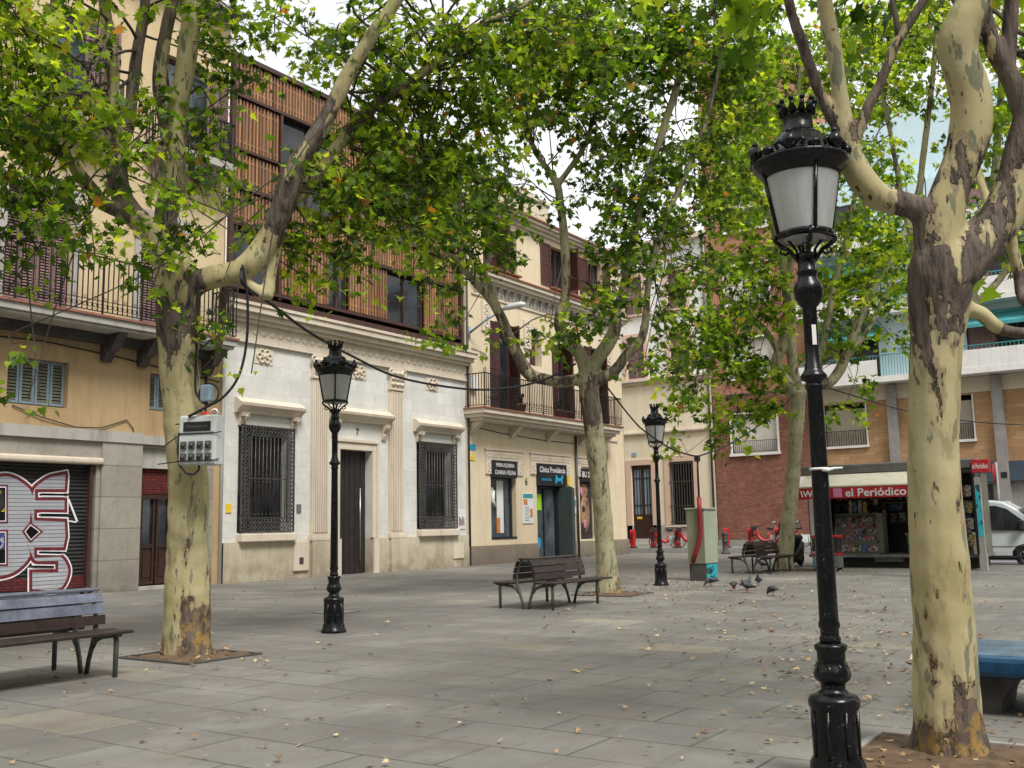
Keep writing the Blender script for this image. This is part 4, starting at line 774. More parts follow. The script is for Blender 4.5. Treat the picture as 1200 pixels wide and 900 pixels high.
m_.box(30, CE, -10, -3.5, 13, 14.2); m_.obj('roof_terrace_wall', M['fcream'], C)
# wall street light
sl = thing('wall_street_light', (29.95, FY, 8.7), 'grey arm street light fixed to the cream facade above the balcony', 'street light')
m_ = MB(TY); m_.tube([(29.95, .02, 8.55), (29.95, .08, 9.0)], .06, 8); m_.tube([(29.95, .06, 8.75), (30.15, .8, 9.25), (30.3, 1.5, 9.55)], .045, 8); m_.obj('arm', M['greyblue'], sl)
m_ = MB(TY); m_.tube([(30.28, 1.35, 9.55), (30.35, 1.7, 9.62), (30.45, 2.15, 9.66), (30.5, 2.3, 9.66)], [.06, .12, .12, .05], 10); m_.obj('lamp_head', M['offwhite'], sl)
for x, z, lb in ((32.6, 5.84, 'terracotta flowerpot near the left end of the long balcony'), (35.4, 5.84, 'terracotta flowerpot in the middle of the long balcony'), (36.2, 5.84, 'brown planter with dry leaves on the long balcony')):
    p = thing('flowerpot', (x, FY-.6, z), lb, 'flowerpot', 'flowerpots on the long balcony'); m_ = MB(); pot(m_, (x, FY-.6, z), .2, .36); m_.obj('pot', M['terracotta'], p)
    m_ = MB()
    for k in range(22):
        a = random.random()*6.3; h = random.uniform(.1, .45); q = (x+.3*math.cos(a)*h*1.4, FY-.6+.25*math.sin(a)*h, z+.35+h); m_.tube([(x, FY-.6, z+.3), q], .006, 3); m_.ell(q, (.05, .05, .02), 5, 4)
    m_.obj('plant', M['leafm'], p)

# ================================================================== D: pale cream building across the street (faces -X)
D = thing('pale_cream_building', (FX, 24, 0), 'pale cream house with pinkish door surround and barred window', 'building')
DD = (24.82, 26.08, .58, 4.63); DG = (22.3, 23.7, 1.3, 4.72); DU = [(25.0, 26.1, 9.5, 11.9), (22.3, 23.4, 9.5, 11.9), (25.0, 26.1, 13.2, 15.4), (22.3, 23.4, 13.2, 15.4), (27.6, 28.7, 9.5, 11.9)]
m_ = MB(TX); wall(m_, 21.08, 34, 1.3, 9.15, [(DD[0], DD[1], 1.3, DD[3]), DG, (28.4, 29.6, 1.5, 4.6)], .3); m_.box(21.08, 21.1, -8, -.01, 0, 17); m_.obj('wall', M['dplaster'], D)
m_ = MB(TX); wall(m_, 21.08, 24.4, 9.15, 17, [q for q in DU if q[1] < 24.4], .3); wall(m_, 24.4, 34, 9.15, 17, [q for q in DU if q[0] > 24.4], .3); m_.obj('upper_wall', M['white'], D)
m_ = MB(TX); wall(m_, 21.08, 34, 0, 1.3, [(DD[0], DD[1], .0, 1.3)], .3, .07); m_.box(24.8, 26.1, -.2, .35, .0, .3); m_.box(24.8, 26.1, -.25, .1, .3, .57); m_.obj('plinth', M['abeam'], D)
back(D, [DD, DG, (28.4, 29.6, 1.5, 4.6)]+DU, .31, TX)
for st_ in ([(6.28, 6.36, .08), (6.363, 6.45, .16)], [(9.15, 9.3, .15), (9.303, 9.42, .28)], [(17, 17.3, .4)]): m_ = MB(TX); cornice(m_, 21.1, 34, st_); m_.obj('cornice', M['btrim'], D)
for q in (DD, DG): m_ = MB(TX); m_.box(q[0]-.32, q[0]-.003, 0, .07, 1.32 if q is DG else .3, q[3]+.3); m_.box(q[1]+.003, q[1]+.32, 0, .07, 1.32 if q is DG else .3, q[3]+.3); m_.box(q[0]-.003, q[1]+.003, 0, .07, q[3]+.003, q[3]+.3); m_.obj('stone_surround', M['pink'], D)
for q in DU: m_ = MB(TX); m_.box(q[0]-.22, q[0]-.003, 0, .05, q[2], q[3]+.2); m_.box(q[1]+.003, q[1]+.22, 0, .05, q[2], q[3]+.2); m_.box(q[0]-.003, q[1]+.003, 0, .05, q[3]+.003, q[3]+.2); m_.box(q[0]-.2, q[1]+.2, 0, .16, q[2]-.1, q[2]-.003); m_.obj('stone_surround', M['pink'], D)
m_ = MB(TX); m_.box(DD[0], DD[0]+.1, -.2, -.1, .58, 4.6); m_.box(DD[1]-.1, DD[1], -.2, -.1, .58, 4.6); m_.box(25.38, 25.52, -.2, -.08, .58, 4.6); m_.box(DD[0]+.1, DD[1]-.1, -.2, -.1, .58, 1.9); m_.box(DD[0]+.1, DD[1]-.1, -.2, -.1, 4.4, 4.6); dr = m_.obj('front_door', M['doorwood'], D)
m_ = MB(TX); m_.box(DD[0]+.12, 25.36, -.16, -.14, 1.9, 4.4); m_.box(25.54, DD[1]-.12, -.16, -.14, 1.9, 4.4); m_.obj('curtained_glass', M['greyblue'], dr)
m_ = MB(TX)
for u in (25.02, 25.17, 25.62, 25.8): m_.box(u, u+.03, -.13, -.1, 1.9, 4.4)
for z in (2.4, 3.9): m_.box(DD[0]+.1, DD[1]-.1, -.13, -.1, z, z+.03)
m_.obj('door_bars', M['iron'], dr); m_ = MB(TX); m_.box(25.55, 25.85, -.1, -.08, 1.65, 1.78); m_.obj('letter_plate', M['yel'], dr)
m_ = MB(TX)
for i in range(9): u = DG[0]+.08+(DG[1]-DG[0]-.16)*i/8; m_.box(u-.02, u+.02, .06, .1, DG[2]-.02, DG[3])
for z in (1.45, 2.3, 3.6, 4.6): m_.box(DG[0]-.03, DG[1]+.03, .05, .11, z, z+.04)
m_.obj('window_bars', M['irongrey'], D)
m_ = MB(TX); m_.box(DG[0]-.3, DG[1]+.3, 0, .2, 1.18, 1.28); m_.obj('window_sill', M['btrim'], D)
for q in DU: m_ = MB(TX); louvre(m_, q[0]+.02, (q[0]+q[1])/2, q[2], q[3], -.1); louvre(m_, (q[0]+q[1])/2, q[1]-.02, q[2], q[3], -.1); m_.obj('window_shutter', M['plum'], D)
m_ = MB(TX); m_.box(25.7, 26.0, 0, .03, 5.15, 5.35); m_.obj('number_plate', M['greyblue'], D)
m_ = MB(TX); m_.tube([(21.2, .08, .2), (21.2, .08, 17)], .06, 8); m_.obj('drainpipe', M['irongrey'], D)

# ================================================================== E: red brick block
E_ = thing('red_brick_building', (FX, 18.5, 0), 'tall red brick apartment block with white framed shuttered windows', 'building')
EY0, EY1 = 15.5, 21.05
EWs = []
for k in range(6):
    z0 = 4.95+4.02*k
    EWs.append((17.55, 20.0, z0, z0+2.05))
m_ = MB(TX); wall(m_, EY0, EY1, .5, 8.0, EWs[:1], .25); m_.box(EY1-.02, EY1, -10, 0, 0, 8); m_.obj('lower_wall', M['brick'], E_)
m_ = MB(TX); wall(m_, EY0, EY1, 8.0, 26.5, EWs[1:], .25); m_.box(EY1-.02, EY1, -10, 0, 8, 26.5); m_.box(EY0, EY0+.02, -10, 0, 8, 26.5); m_.obj('wall', M['brick2'], E_)
m_ = MB(TX); wall(m_, EY0, EY1, .1, .5, [], 0, .05); m_.box(EY0, EY1, 0, .05, .48, .5); m_.obj('plinth', M['concrete'], E_)
m_ = MB(TX); cornice(m_, EY0, EY1, [(26.5, 26.8, .3)]); m_.obj('roof_edge', M['white'], E_)
back(E_, EWs, .26, TX)
for k, (a, b_, c, e) in enumerate(EWs):
    f = MB(TX); f.box(a-.1, a, -.25, .06, c, e+.1); f.box(b_, b_+.1, -.25, .06, c, e+.1); f.box(a, b_, -.25, .06, e, e+.1); f.box(a-.15, b_+.15, -.25, .14, c-.14, c); fr = f.obj('window', M['white'], E_)
    bl = MB(TX)
    if k in (3, 5): bl.box(a, b_, -.2, -.16, c+1.2, e); bl.box(a, b_, -.2, -.12, c, c+.06); bl.box((a+b_)/2-.04, (a+b_)/2+.04, -.2, -.12, c, e)
    else: bl.box(a, b_, -.2, -.16, c+.02, e)
    bl.obj('blind', M['white_blind'], fr)
    if k in (3, 5): g_ = MB(TX); g_.box(a, b_, -.22, -.21, c, e); g_.obj('pane', M['glass'], fr)
    r = MB(TX); r.box(a, b_, .02, .04, c+.62, c+.65); r.box(a, b_, .02, .04, c+.06, c+.09)
    for i in range(23): u = a+(b_-a)*(i+.5)/23; r.box(u-.01, u+.01, .02, .04, c+.05, c+.64)
    r.obj('railing', M['irongrey'], fr)
m_ = MB(TX); m_.box(16.2, 16.55, .0, .12, 3.1, 3.6); m_.obj('alarm_box', M['paper'], E_)
m_ = MB(TX); m_.box(16.0, 21.0, .0, .02, 8.0, 8.12); m_.obj('band_course', M['darkstone'], E_)

# ================================================================== F: sandstone and pale blue apartment block
Fb = thing('sandstone_building', (FX, 6, 0), 'sandstone clad apartment block with white balconies, teal awnings and pale blue walls', 'building')
F0, F1 = -13.0, 15.5
FW = [(13.05, 15.05, 5.02, 7.1), (8.2, 9.7, 5.0, 7.08), (3.2, 5.0, 5.0, 7.08), (-1.5, .5, 5, 7.08), (-6, -4, 5, 7.08)]
FW[1] = (8.2, 9.9, 5.0, 7.08)
m_ = MB(TX); wall(m_, F0, F1, 3.9, 7.15, FW, .25); m_.obj('sandstone_wall', M['sand'], Fb)
m_ = MB(TX); m_.box(F0, F1, -.3, .06, 7.153, 7.88); m_.obj('cream_band', M['fcream'], Fb)
m_ = MB(TX); m_.box(F0, 8.6, -.1, .25, 3.0, 3.895); m_.box(8.6, F1, -.1, .1, 3.3, 3.895); m_.obj('shop_fascia', M['navy'], Fb)
SHP = [(-11, -8, .2, 2.9), (-6.5, -3, .2, 2.9), (-1.5, 2.2, .2, 2.9), (3.2, 6.3, .2, 2.9), (7.6, 10.6, .2, 2.9), (12.4, 15, .2, 2.9)]
m_ = MB(TX); wall(m_, F0, F1, 0, 3.3, SHP, .4); m_.obj('shop_wall', M['concrete'], Fb)
for q in SHP:
    m_ = MB(TX); m_.box(q[0], q[0]+.08, -.3, -.2, q[2], q[3]); m_.box(q[1]-.08, q[1], -.3, -.2, q[2], q[3]); m_.box((q[0]+q[1])/2-.04, (q[0]+q[1])/2+.04, -.3, -.2, q[2], q[3]); m_.box(q[0], q[1], -.3, -.2, q[2], q[2]+.3); fr = m_.obj('shop_window', M['kgrey'], Fb)
    m_ = MB(TX); m_.box(q[0], q[1], -.32, -.305, q[2], q[3]); m_.obj('pane', M['glass2'], fr)
back(Fb, FW, .26, TX)
for u in (11.5, 6.86, 2.2, -2.5, -7.2): m_ = MB(TX); m_.box(u, u+.46, -.1, .3, 0.1, 7.85); m_.obj('concrete_pilaster', M['concrete'], Fb)
for q in FW:
    a, b_, c, e = q; f = MB(TX); f.box(a-.06, a, -.25, .05, c, e); f.box(b_, b_+.06, -.25, .05, c, e); f.box(a-.1, b_+.1, -.25, .14, c-.12, c-.003); fr = f.obj('window', M['white'], Fb)
    bl = MB(TX); bl.box(a, b_, -.2, -.16, c+.0, e-.25); bl.obj('blind', M['beige_blind'], fr)
    r = MB(TX); r.box(a, b_, .02, .045, c+.72, c+.75)
    for i in range(17): u = a+(b_-a)*(i+.5)/17; r.box(u-.012, u+.012, .02, .045, c, c+.73)
    r.obj('railing', M['iron'], fr)
for k, zf in enumerate((7.9, 11.2, 14.5)):
    top = 11.5 if k == 3 else F0
    m_ = MB(TX); lo = F0 if k < 3 else 9.0
    m_.box(lo, F1, -.3, 1.1, zf, zf+.28); m_.obj('floor_slab', M['white'], Fb)
    op = [q for q in [(12.2, 15.2, zf+.3, zf+2.75), (5.0, 8.2, zf+.3, zf+2.75), (-1, 2.5, zf+.3, zf+2.75), (-7, -3.5, zf+.3, zf+2.75)] if q[0] > lo]
    m_ = MB(TX); wall(m_, lo, F1, zf+.284, zf+3.3, op, .2); m_.obj('blue_wall', M['lblue'], Fb); back(Fb, op, .21, TX)
    for q in op:
        a, b_, c, e = q
        m_ = MB(TX); m_.box(a-.1, b_+.9, 1.0, 1.08, zf+.284, zf+1.1); m_.box(b_+.82, b_+.9, .0, 1.0, zf+.284, zf+1.1); par = m_.obj('balcony_parapet', M['white'], Fb)
        m_ = MB(TX); u0 = a-.1; u1 = b_+.9
        m_.box(a-1.7, a-.15, 1.03, 1.06, zf+1.28, zf+1.32)
        for i in range(12): u = a-1.7+i*.13; m_.box(u-.012, u+.012, 1.03, 1.06, zf+.3, zf+1.3)
        m_.box(u0, u1, 1.03, 1.06, zf+1.28, zf+1.32)
        for i in range(26): u = u0+(u1-u0)*i/25; m_.box(u-.012, u+.012, 1.03, 1.06, zf+1.1, zf+1.3)
        m_.obj('railing', M['teal'], par)
        m_ = MB(TX); m_.box(a, a+.07, -.15, -.08, c, e); m_.box(b_-.07, b_, -.15, -.08, c, e); m_.box(a+1.0, a+1.08, -.15, -.08, c, e); m_.box(a+1.9, a+1.98, -.15, -.08, c, e); wf = m_.obj('window_frame', M['maroon'], Fb)
        m_ = MB(TX); m_.box(a+.07, a+1.9, -.17, -.16, c, e); m_.obj('pane', M['glass'], wf); m_ = MB(TX); m_.box(a+1.98, b_-.07, -.16, -.12, c, e); m_.obj('blind', M['plum'], wf)
        if k > 0 and not (k == 1 and a > 10): continue
        m_ = MB(TX); m_.add([(a-.1, .0, e+.15), (b_+.3, .0, e+.15), (b_+.3, 1.0, e-.45), (a-.1, 1.0, e-.45), (a-.1, 1.0, e-.62), (b_+.3, 1.0, e-.62)], [(0, 1, 2, 3), (3, 2, 5, 4)]); m_.box(a-.1, b_+.3, .0, .12, e+.1, e+.25); m_.obj('awning', M['teal'], Fb)
m_ = MB(TX); m_.box(F0, F1, -10, -.35, 0, 17.7); m_.box(4.0, F1, -10, -1.6, 17.7, 22.5); m_.obj('rear_block', M['lblue'], Fb)
m_ = MB(TX); m_.box(6.95, 7.2, .3, .32, 3.15, 3.4); m_.obj('number_plate', M['textblack'], Fb); m_ = MB(TX); m_.box(6.9, 7.25, .3, .32, 1.5, 2.1); m_.obj('notice', M['paper'], Fb)
# far street end seen between C and D
FE = thing('far_building', (60, 44, 0), 'plain pale building closing the side street behind the cream corner', 'building')
m_ = MB(); m_.box(36, 60, 60, 62, 0, 14); m_.obj('wall', M['dplaster'], FE)
m_ = MB()
for i in range(5):
    for j in range(3): m_.box(38+i*4, 39.4+i*4, 59.9, 59.98, 2+j*4, 4.2+j*4)
m_.obj('window', M['glass'], FE)

OB = thing('opposite_building', (-14, -6, 0), 'brown rendered block closing the plaza behind the viewer', 'building')  # unseen block, added to hold off low sky light and deepen contrast
m_ = MB(); m_.prism([(-24, -24), (30, -24), (30, -17), (-17, -17), (-17, 40), (-24, 40)], 0, 16, 2); m_.obj('wall', M['abeam'], OB)
m_ = MB()
for i in range(11):
    for j in range(4): m_.box(-14+i*4, -12.7+i*4, -17.0, -16.95, 1.5+j*3.7, 3.9+j*3.7)
m_.obj('window', M['glass'], OB)

# ================================================================== street lamps
def make_lamp(x, y, label):
    t = thing('street_lamp', (x, y, 0), label, 'street lamp', 'crowned iron street lamps on the plaza')
    L = [(.175, 0), (.175, .03), (.155, .05), (.15, .10), (.128, .14), (.125, .30), (.128, .385), (.142, .41), (.143, .44), (.13, .462), (.09, .475), (.066, .50), (.07, .53), (.098, .555), (.104, .58), (.096, .605), (.088, .625), (.078, .65), (.078, .70), (.09, .72), (.092, .74), (.07, .752)]
    m_ = MB(); m_.lathe(L, (x, y), 24)
    for k in range(8):
        a = k*PI/4; m_.tube([(x+.125*math.cos(a), y+.125*math.sin(a), .12), (x+.127*math.cos(a), y+.127*math.sin(a), .39)], .012, 4); m_.tube([(x+.078*math.cos(a), y+.078*math.sin(a), .64), (x+.092*math.cos(a+.3), y+.092*math.sin(a+.3), .58)], .012, 4)
    m_.obj('lamp_base', M['lampblack'], t)
    L = [(.058, .75), (.06, .78), (.052, .79), (.052, .83), (.06, .84), (.06, .86), (.054, .88), (.052, 1.2), (.045, 2.20), (.052, 2.215), (.056, 2.23), (.046, 2.24), (.05, 2.255), (.076, 2.27), (.078, 2.29), (.062, 2.31), (.05, 2.33), (.048, 2.36), (.042, 2.37), (.042, 2.70), (.06, 2.72), (.082, 2.76), (.088, 2.80), (.082, 2.84), (.06, 2.87), (.055, 2.90), (.066, 2.915), (.055, 2.93), (.05, 3.0), (.06, 3.03), (.02, 3.05)]
    m_ = MB(); m_.lathe(L, (x, y), 20); m_.obj('pole', M['lampblack'], t)
    # scroll brackets under the lantern
    m_ = MB()
    for k in range(4):
        a = k*PI/2+.5; c, s_ = math.cos(a), math.sin(a); P = lambda r, z: (x+r*c, y+r*s_, z)
        m_.tube([P(.04, 2.98), P(.07, 3.02), P(.10, 3.06), P(.15, 3.09), P(.18, 3.12), P(.175, 3.15), P(.15, 3.14)], [.014, .014, .013, .013, .013, .012, .01], 6)
        m_.tube([P(.09, 3.05), P(.12, 3.03), P(.15, 3.045), P(.145, 3.07), P(.125, 3.065)], .009, 5); m_.tube([P(.045, 3.0), P(.055, 3.06), P(.10, 3.12), P(.14, 3.16)], .009, 5)
    m_.obj('scroll_bracket', M['lampblack'], t)
    n = 8; ph = PI/8+.2
    m_ = MB(); m_.lathe([(.163, 3.125), (.172, 3.13), (.172, 3.155), (.163, 3.16)], (x, y), 24); m_.lathe([(.225, 3.50), (.235, 3.53), (.258, 3.55), (.285, 3.575), (.29, 3.60), (.272, 3.615), (.25, 3.61)], (x, y), 32)
    for k in range(4):
        a = 3.827+k*PI/2; m_.tube([(x+.166*math.cos(a), y+.166*math.sin(a), 3.155), (x+.234*math.cos(a), y+.234*math.sin(a), 3.54)], .012, 6)
    m_.obj('lantern_frame', M['lampblack'], t)
    m_ = MB(); m_.lathe([(.158, 3.16), (.229, 3.55)], (x, y), 32, caps=False); m_.lathe([(.02, 3.10), (.12, 3.12), (.158, 3.15)], (x, y), 20, caps=False); m_.obj('lantern_glass', M['lampglass'], t)
    m_ = MB(); m_.lathe([(.262, 3.61), (.225, 3.64), (.185, 3.69), (.165, 3.73), (.14, 3.765), (.105, 3.79), (.092, 3.80), (.088, 3.885), (.09, 3.89), (.092, 3.905), (.07, 3.91)], (x, y), 24)
    m_.obj('lantern_roof', M['lampblack'], t)
    for k in range(12):        # cresting round the brim
        m_ = MB()
        a = k*PI/6+.1; c, s_ = math.cos(a), math.sin(a); cx_, cy_ = x+.27*c, y+.27*s_
        if k % 2 == 0:
            m_.ell((cx_, cy_, 3.655), (.042, .042, .055), 8, 6); m_.ell((cx_, cy_, 3.715), (.02, .02, .024), 6, 5)
            for sgn in (-1, 1): m_.tube([(cx_-s_*.02*sgn, cy_+c*.02*sgn, 3.63), (cx_-s_*.06*sgn, cy_+c*.06*sgn, 3.665), (cx_-s_*.085*sgn, cy_+c*.085*sgn, 3.645), (cx_-s_*.07*sgn, cy_+c*.07*sgn, 3.62)], .015, 5)
        else: m_.ell((cx_, cy_, 3.63), (.04, .04, .032), 7, 5)
        m_.obj('finial', M['lampblack'], t)
    m_ = MB(); m_.lathe([(.084, 3.90), (.088, 3.92), (.083, 3.925)], (x, y), 20)
    for k in range(10):
        a = k*2*PI/10; c, s_ = math.cos(a), math.sin(a); m_.tube([(x+.084*c, y+.084*s_, 3.905), (x+.096*c, y+.096*s_, 3.95), (x+.106*c, y+.106*s_, 3.978)], [.026, .016, .011], 5); m_.ell((x+.107*c, y+.107*s_, 3.985), (.018, .018, .018), 6, 5)
    m_.obj('crown', M['lampblack'], t)
    return t
lampR = make_lamp(5.81, 1.8, 'nearest crowned black street lamp, with a white cable tie on its pole')
ROOTc = Vector((5.81, 1.8, 0))
lm_ = place(lampR, (10.42, 10.23, 0), .09, 'crowned black street lamp in front of door 7 of the white building')
for c in lm_.children: pass
ls_ = place(lampR, (21.31, 10.44, 0), -.23, 'farthest crowned black street lamp, beside the green utility cabinet')
lm_.scale = (1.02, 1.02, 1.045); ls_.scale = (1.0, 1.0, 1.06)
m_ = MB(); m_.torus((5.81, 1.8, 1.74), .052, .008, 2, 16, 5)
rt = world((1, 0, 0)); q = Vector((5.81, 1.8, 1.74)); a0 = q+world((0, 0, -1))*.05
m_.tube([a0, a0+rt*.03-world((0, 0, 1))*.02, a0+rt*.07+Vector((0, 0, .008)), a0+rt*.12+Vector((0, 0, .012))], [.011, .012, .008, .005], 5)
m_.obj('cable_tie', M['paper'], lampR, ).location = (0, 0, 0)
st = at(956, 370, 5.84)
m_ = MB(); d = Vector((st.x-5.81, st.y-1.8, 0)).normalized(); tn = Vector((-d.y, d.x, 0)); c_ = Vector((5.81, 1.8, 2.53))+d*.0465
m_.add([c_+tn*.013+Vector((0, 0, z)) for z in (-.06, .06)]+[c_-tn*.013+Vector((0, 0, z)) for z in (.06, -.06)], [(0, 1, 2, 3)]); m_.obj('sticker', M['paper'], lampR)

# ================================================================== double benches
def make_bench(x0, yc, length, label, top='benchwood', be=.3):
    t = thing('double_bench', (x0+length/2, yc, 0), label, 'bench', 'double sided slatted benches on the plaza')
    for xx in (x0+.02, x0+length-.42):
        m_ = MB()
        for s_ in (-1, 1):
            m_.tube([(xx, yc+s_*.05, 0), (xx, yc+s_*.085, .15), (xx, yc+s_*.15, .33), (xx, yc+s_*.185, .45), (xx, yc+s_*.18, .58), (xx, yc+s_*.14, .72), (xx, yc+s_*.07, .86)], [.026, .026, .028, .028, .024, .022, .022], 6)
            m_.tube([(xx, yc+s_*.545, 0), (xx, yc+s_*.55, .36), (xx, yc+s_*.54, .405)], [.026, .028, .026], 6)
            m_.tube([(xx, yc+s_*.15, .27), (xx, yc+s_*.20, .35), (xx, yc+s_*.3, .39), (xx, yc+s_*.45, .405), (xx, yc+s_*.62, .42)], [.02, .026, .026, .024, .018], 6)
        m_.tube([(xx, yc-.12, .80), (xx, yc+.12, .80)], .018, 6)
        m_.obj('leg_frame', M['benchiron'], t)
    for s_ in (-1, 1):
        for k in range(3):
            y0 = .22+k*.145; a, b_ = sorted((yc+s_*y0, yc+s_*(y0+.132))); z = .43 - .008*(1 if k == 1 else 0)
            m_ = MB(); m_.cbox(x0-.06, x0+length, a, b_, z, z+.035, .01); m_.obj('seat_slat', M['benchwood'], t)
        pts = [(.205, .50), (.195, .61), (.165, .72), (.115, .82)]
        for k in range(3):
            (ya, za), (yb, zb) = pts[k], pts[k+1]; za += .006; zb -= .006
            nv = Vector((zb-za, -(yb-ya))).normalized()*.028
            m_ = MB(); poly = [(yc+s_*ya, za), (yc+s_*yb, zb), (yc+s_*(yb+nv.x), zb+nv.y), (yc+s_*(ya+nv.x), za+nv.y)]
            m_.prism(poly, x0-.04, x0+length-be, 0); m_.obj('backrest_slat', M[top if k > 0 else 'benchwood'], t)
    m_ = MB(); m_.cbox(x0-.04, x0+length-be, yc-.11, yc-.01, .845, .875, .01); m_.cbox(x0-.04, x0+length-be, yc+.01, yc+.11, .845, .875, .01); m_.obj('backrest_cap', M[top], t)
    return t
bM = make_bench(14.62, 9.77, 1.98, 'double sided dark slatted bench in the middle of the plaza near the grey-green shop door')
bB = place(bM, (27.6, 10.3, 0), .0, 'double sided dark slatted bench beside the green utility cabinet')
bL = make_bench(4.0, 9.77, 2.42, 'double sided bench with sky reflection painted blue-grey on its back slats in front of the graffiti shutter', 'benchworn', .06)
for o in bL.children:
    if o.name.startswith('leg_frame'): o.location.x += .28 if o.name != sorted(c.name for c in bL.children if c.name.startswith('leg_frame'))[0] else 0
# blue stone bench at the right edge
t = thing('stone_bench', (8.9, 1.5, 0), 'heavy stone bench with worn blue glazed seat, gloss painted on its top, at the right edge', 'bench')
bx0, bx1, by0, by1 = 8.15, 9.2, .0, 1.78
m_ = MB(); m_.cbox(bx0-.05, bx1, by0, by1, .28, .435, .04); m_.obj('seat', M['bluebench'], t)
m_ = MB(); m_.cbox(bx0+.02, bx1-.06, by0+.05, by1-.05, .42, .442, .01); m_.obj('seat_top', M['bluetop'], t)
for xa in (bx0+.12,):
    m_ = MB(); m_.prism([(by1-.06, 0), (by1-.12, .08), (by1-.14, .16), (by1-.1, .24), (by1-.04, .278), (by1-.6, .278), (by1-.52, .2), (by1-.46, .1), (by1-.44, 0)], xa, xa+.75, 0); m_.obj('pedestal', M['darkstone'], t)
    m_ = MB(); m_.prism([(.06, 0), (.12, .08), (.14, .16), (.1, .24), (.04, .278), (.6, .278), (.52, .2), (.46, .1), (.44, 0)], xa, xa+.75, 0); m_.obj('pedestal', M['darkstone'], t)

# ================================================================== tree pits
for (x0, x1, y0, y1), lb in (((7.25, 8.2, 9.3, 10.5), 'square soil pit round the plane tree carrying the meter box'), ((6.05, 7.15, .3, 1.9), 'earth pit with stone edging round the nearest plane tree'), ((17.8, 18.9, 9.5, 10.7), 'leaf strewn soil pit round the plane tree behind the middle bench'), ((28.2, 29.5, 9.2, 10.5), 'soil pit round the plane tree by the news kiosk')):
    t = thing('tree_pit', ((x0+x1)/2, (y0+y1)/2, 0), lb, 'tree pit', 'tree pits'); m_ = MB()
    n = 22; vs = []; 
    for i in range(n+1):
        for j in range(n+1):
            x, y = x0+(x1-x0)*i/n, y0+(y1-y0)*j/n; e = min(i, j, n-i, n-j)
            vs.append((x, y, .006+(0 if e == 0 else .012+.03*noise.noise(Vector((x*5, y*5, 0)))+.02*noise.noise(Vector((x*17, y*17, 3))))))
    m_.add(vs, [(i*(n+1)+j, (i+1)*(n+1)+j, (i+1)*(n+1)+j+1, i*(n+1)+j+1) for i in range(n) for j in range(n)], True); m_.obj('soil', M['soil'], t)
    m_ = MB(); e = .05
    m_.cbox(x0-e, x1+e, y0-e, y0, -.02, .022, .005); m_.cbox(x0-e, x1+e, y1, y1+e, -.02, .022, .005); m_.cbox(x0-e, x0, y0+.001, y1-.001, -.02, .022, .005); m_.cbox(x1, x1+e, y0+.001, y1-.001, -.02, .022, .005); m_.obj('edging', M['concrete'] if y0 < 5 else M['darkstone'], t)

v_ = world(((478-600)/F, (742-450)/F, 1)); tt_ = -CH/v_.z; gx, gy = 12.9, 12.6
t = thing('manhole_cover', (gx, gy, 0), 'square dark service cover set in the paving between the lamp and the middle bench', 'manhole cover')
m_ = MB(); m_.box(gx-.3, gx+.3, gy-.3, gy+.3, -.02, .005); m_.obj('frame', M['irongrey'], t); m_ = MB(); m_.box(gx-.26, gx+.26, gy-.26, gy+.26, -.01, .009)
m_.obj('plate', M['concrete'], t)

# ================================================================== utility cabinet
t = thing('utility_cabinet', (23.45, 10.3, 0), 'pale green utility cabinet with red conduit and turquoise graffiti foot', 'cabinet')
x0, x1, y0, y1 = 23.1, 23.85, 10.08, 10.56
m_ = MB(); m_.cbox(x0, x1, y0, y1, .42, 1.74, .012); m_.obj('body', M['cabinet'], t)
m_ = MB(); m_.box(x0-.004, x0, y0+.02, y1-.02, .45, 1.70); m_.box(x0-.012, x0-.004, y0+.33, y0+.36, .9, 1.12); m_.obj('side_door', M['cabolive'], t)  # left face plate in a darker olive than the body
m_ = MB(); m_.cbox(x0-.03, x1+.03, y0-.03, y1+.03, 1.742, 1.79, .012); m_.obj('roof', M['cabinet'], t)
m_ = MB(); m_.cbox(x0+.02, x1-.02, y0+.02, y1-.02, 0, .42, .01); m_.obj('plinth', M['darkstone'], t)
m_ = MB(); m_.box(x0+.06, x1-.06, y0+.012, y0+.0195, .03, .40); gp = m_.obj('graffiti_panel', M['turq'], t)
m_ = MB(); m_.tube([(x0+.2, y0+.008, .3), (x0+.3, y0+.008, .22), (x0+.42, y0+.008, .26), (x0+.5, y0+.008, .34)], .012, 4); m_.tube([(x0+.22, y0+.008, .12), (x0+.4, y0+.008, .08), (x0+.55, y0+.008, .15)], .01, 4); m_.obj('graffiti_line', M['textblack'], gp)
cx_, cy_ = x0-.07, y0+.08
m_ = MB(); pp = [(cx_, cy_, 2.05), (cx_, cy_, 1.7), (cx_, cy_, 1.2), (cx_-.01, cy_+.05, .95), (cx_-.02, cy_+.14, .7), (cx_-.02, cy_+.24, .45)]; m_.tube(pp, .055, 10); m_.obj('red_conduit', M['redpipe'], t)
m_ = MB(); m_.tube([(cx_, cy_, 2.03), (cx_, cy_, 2.75), (cx_+.02, cy_, 2.95)], .028, 8); m_.cbox(cx_-.06, cx_+.06, cy_-.06, cy_+.06, 2.93, 3.08, .01); m_.obj('cable_riser', M['plastic'], t)
CABTOP = (cx_, cy_, 3.05)

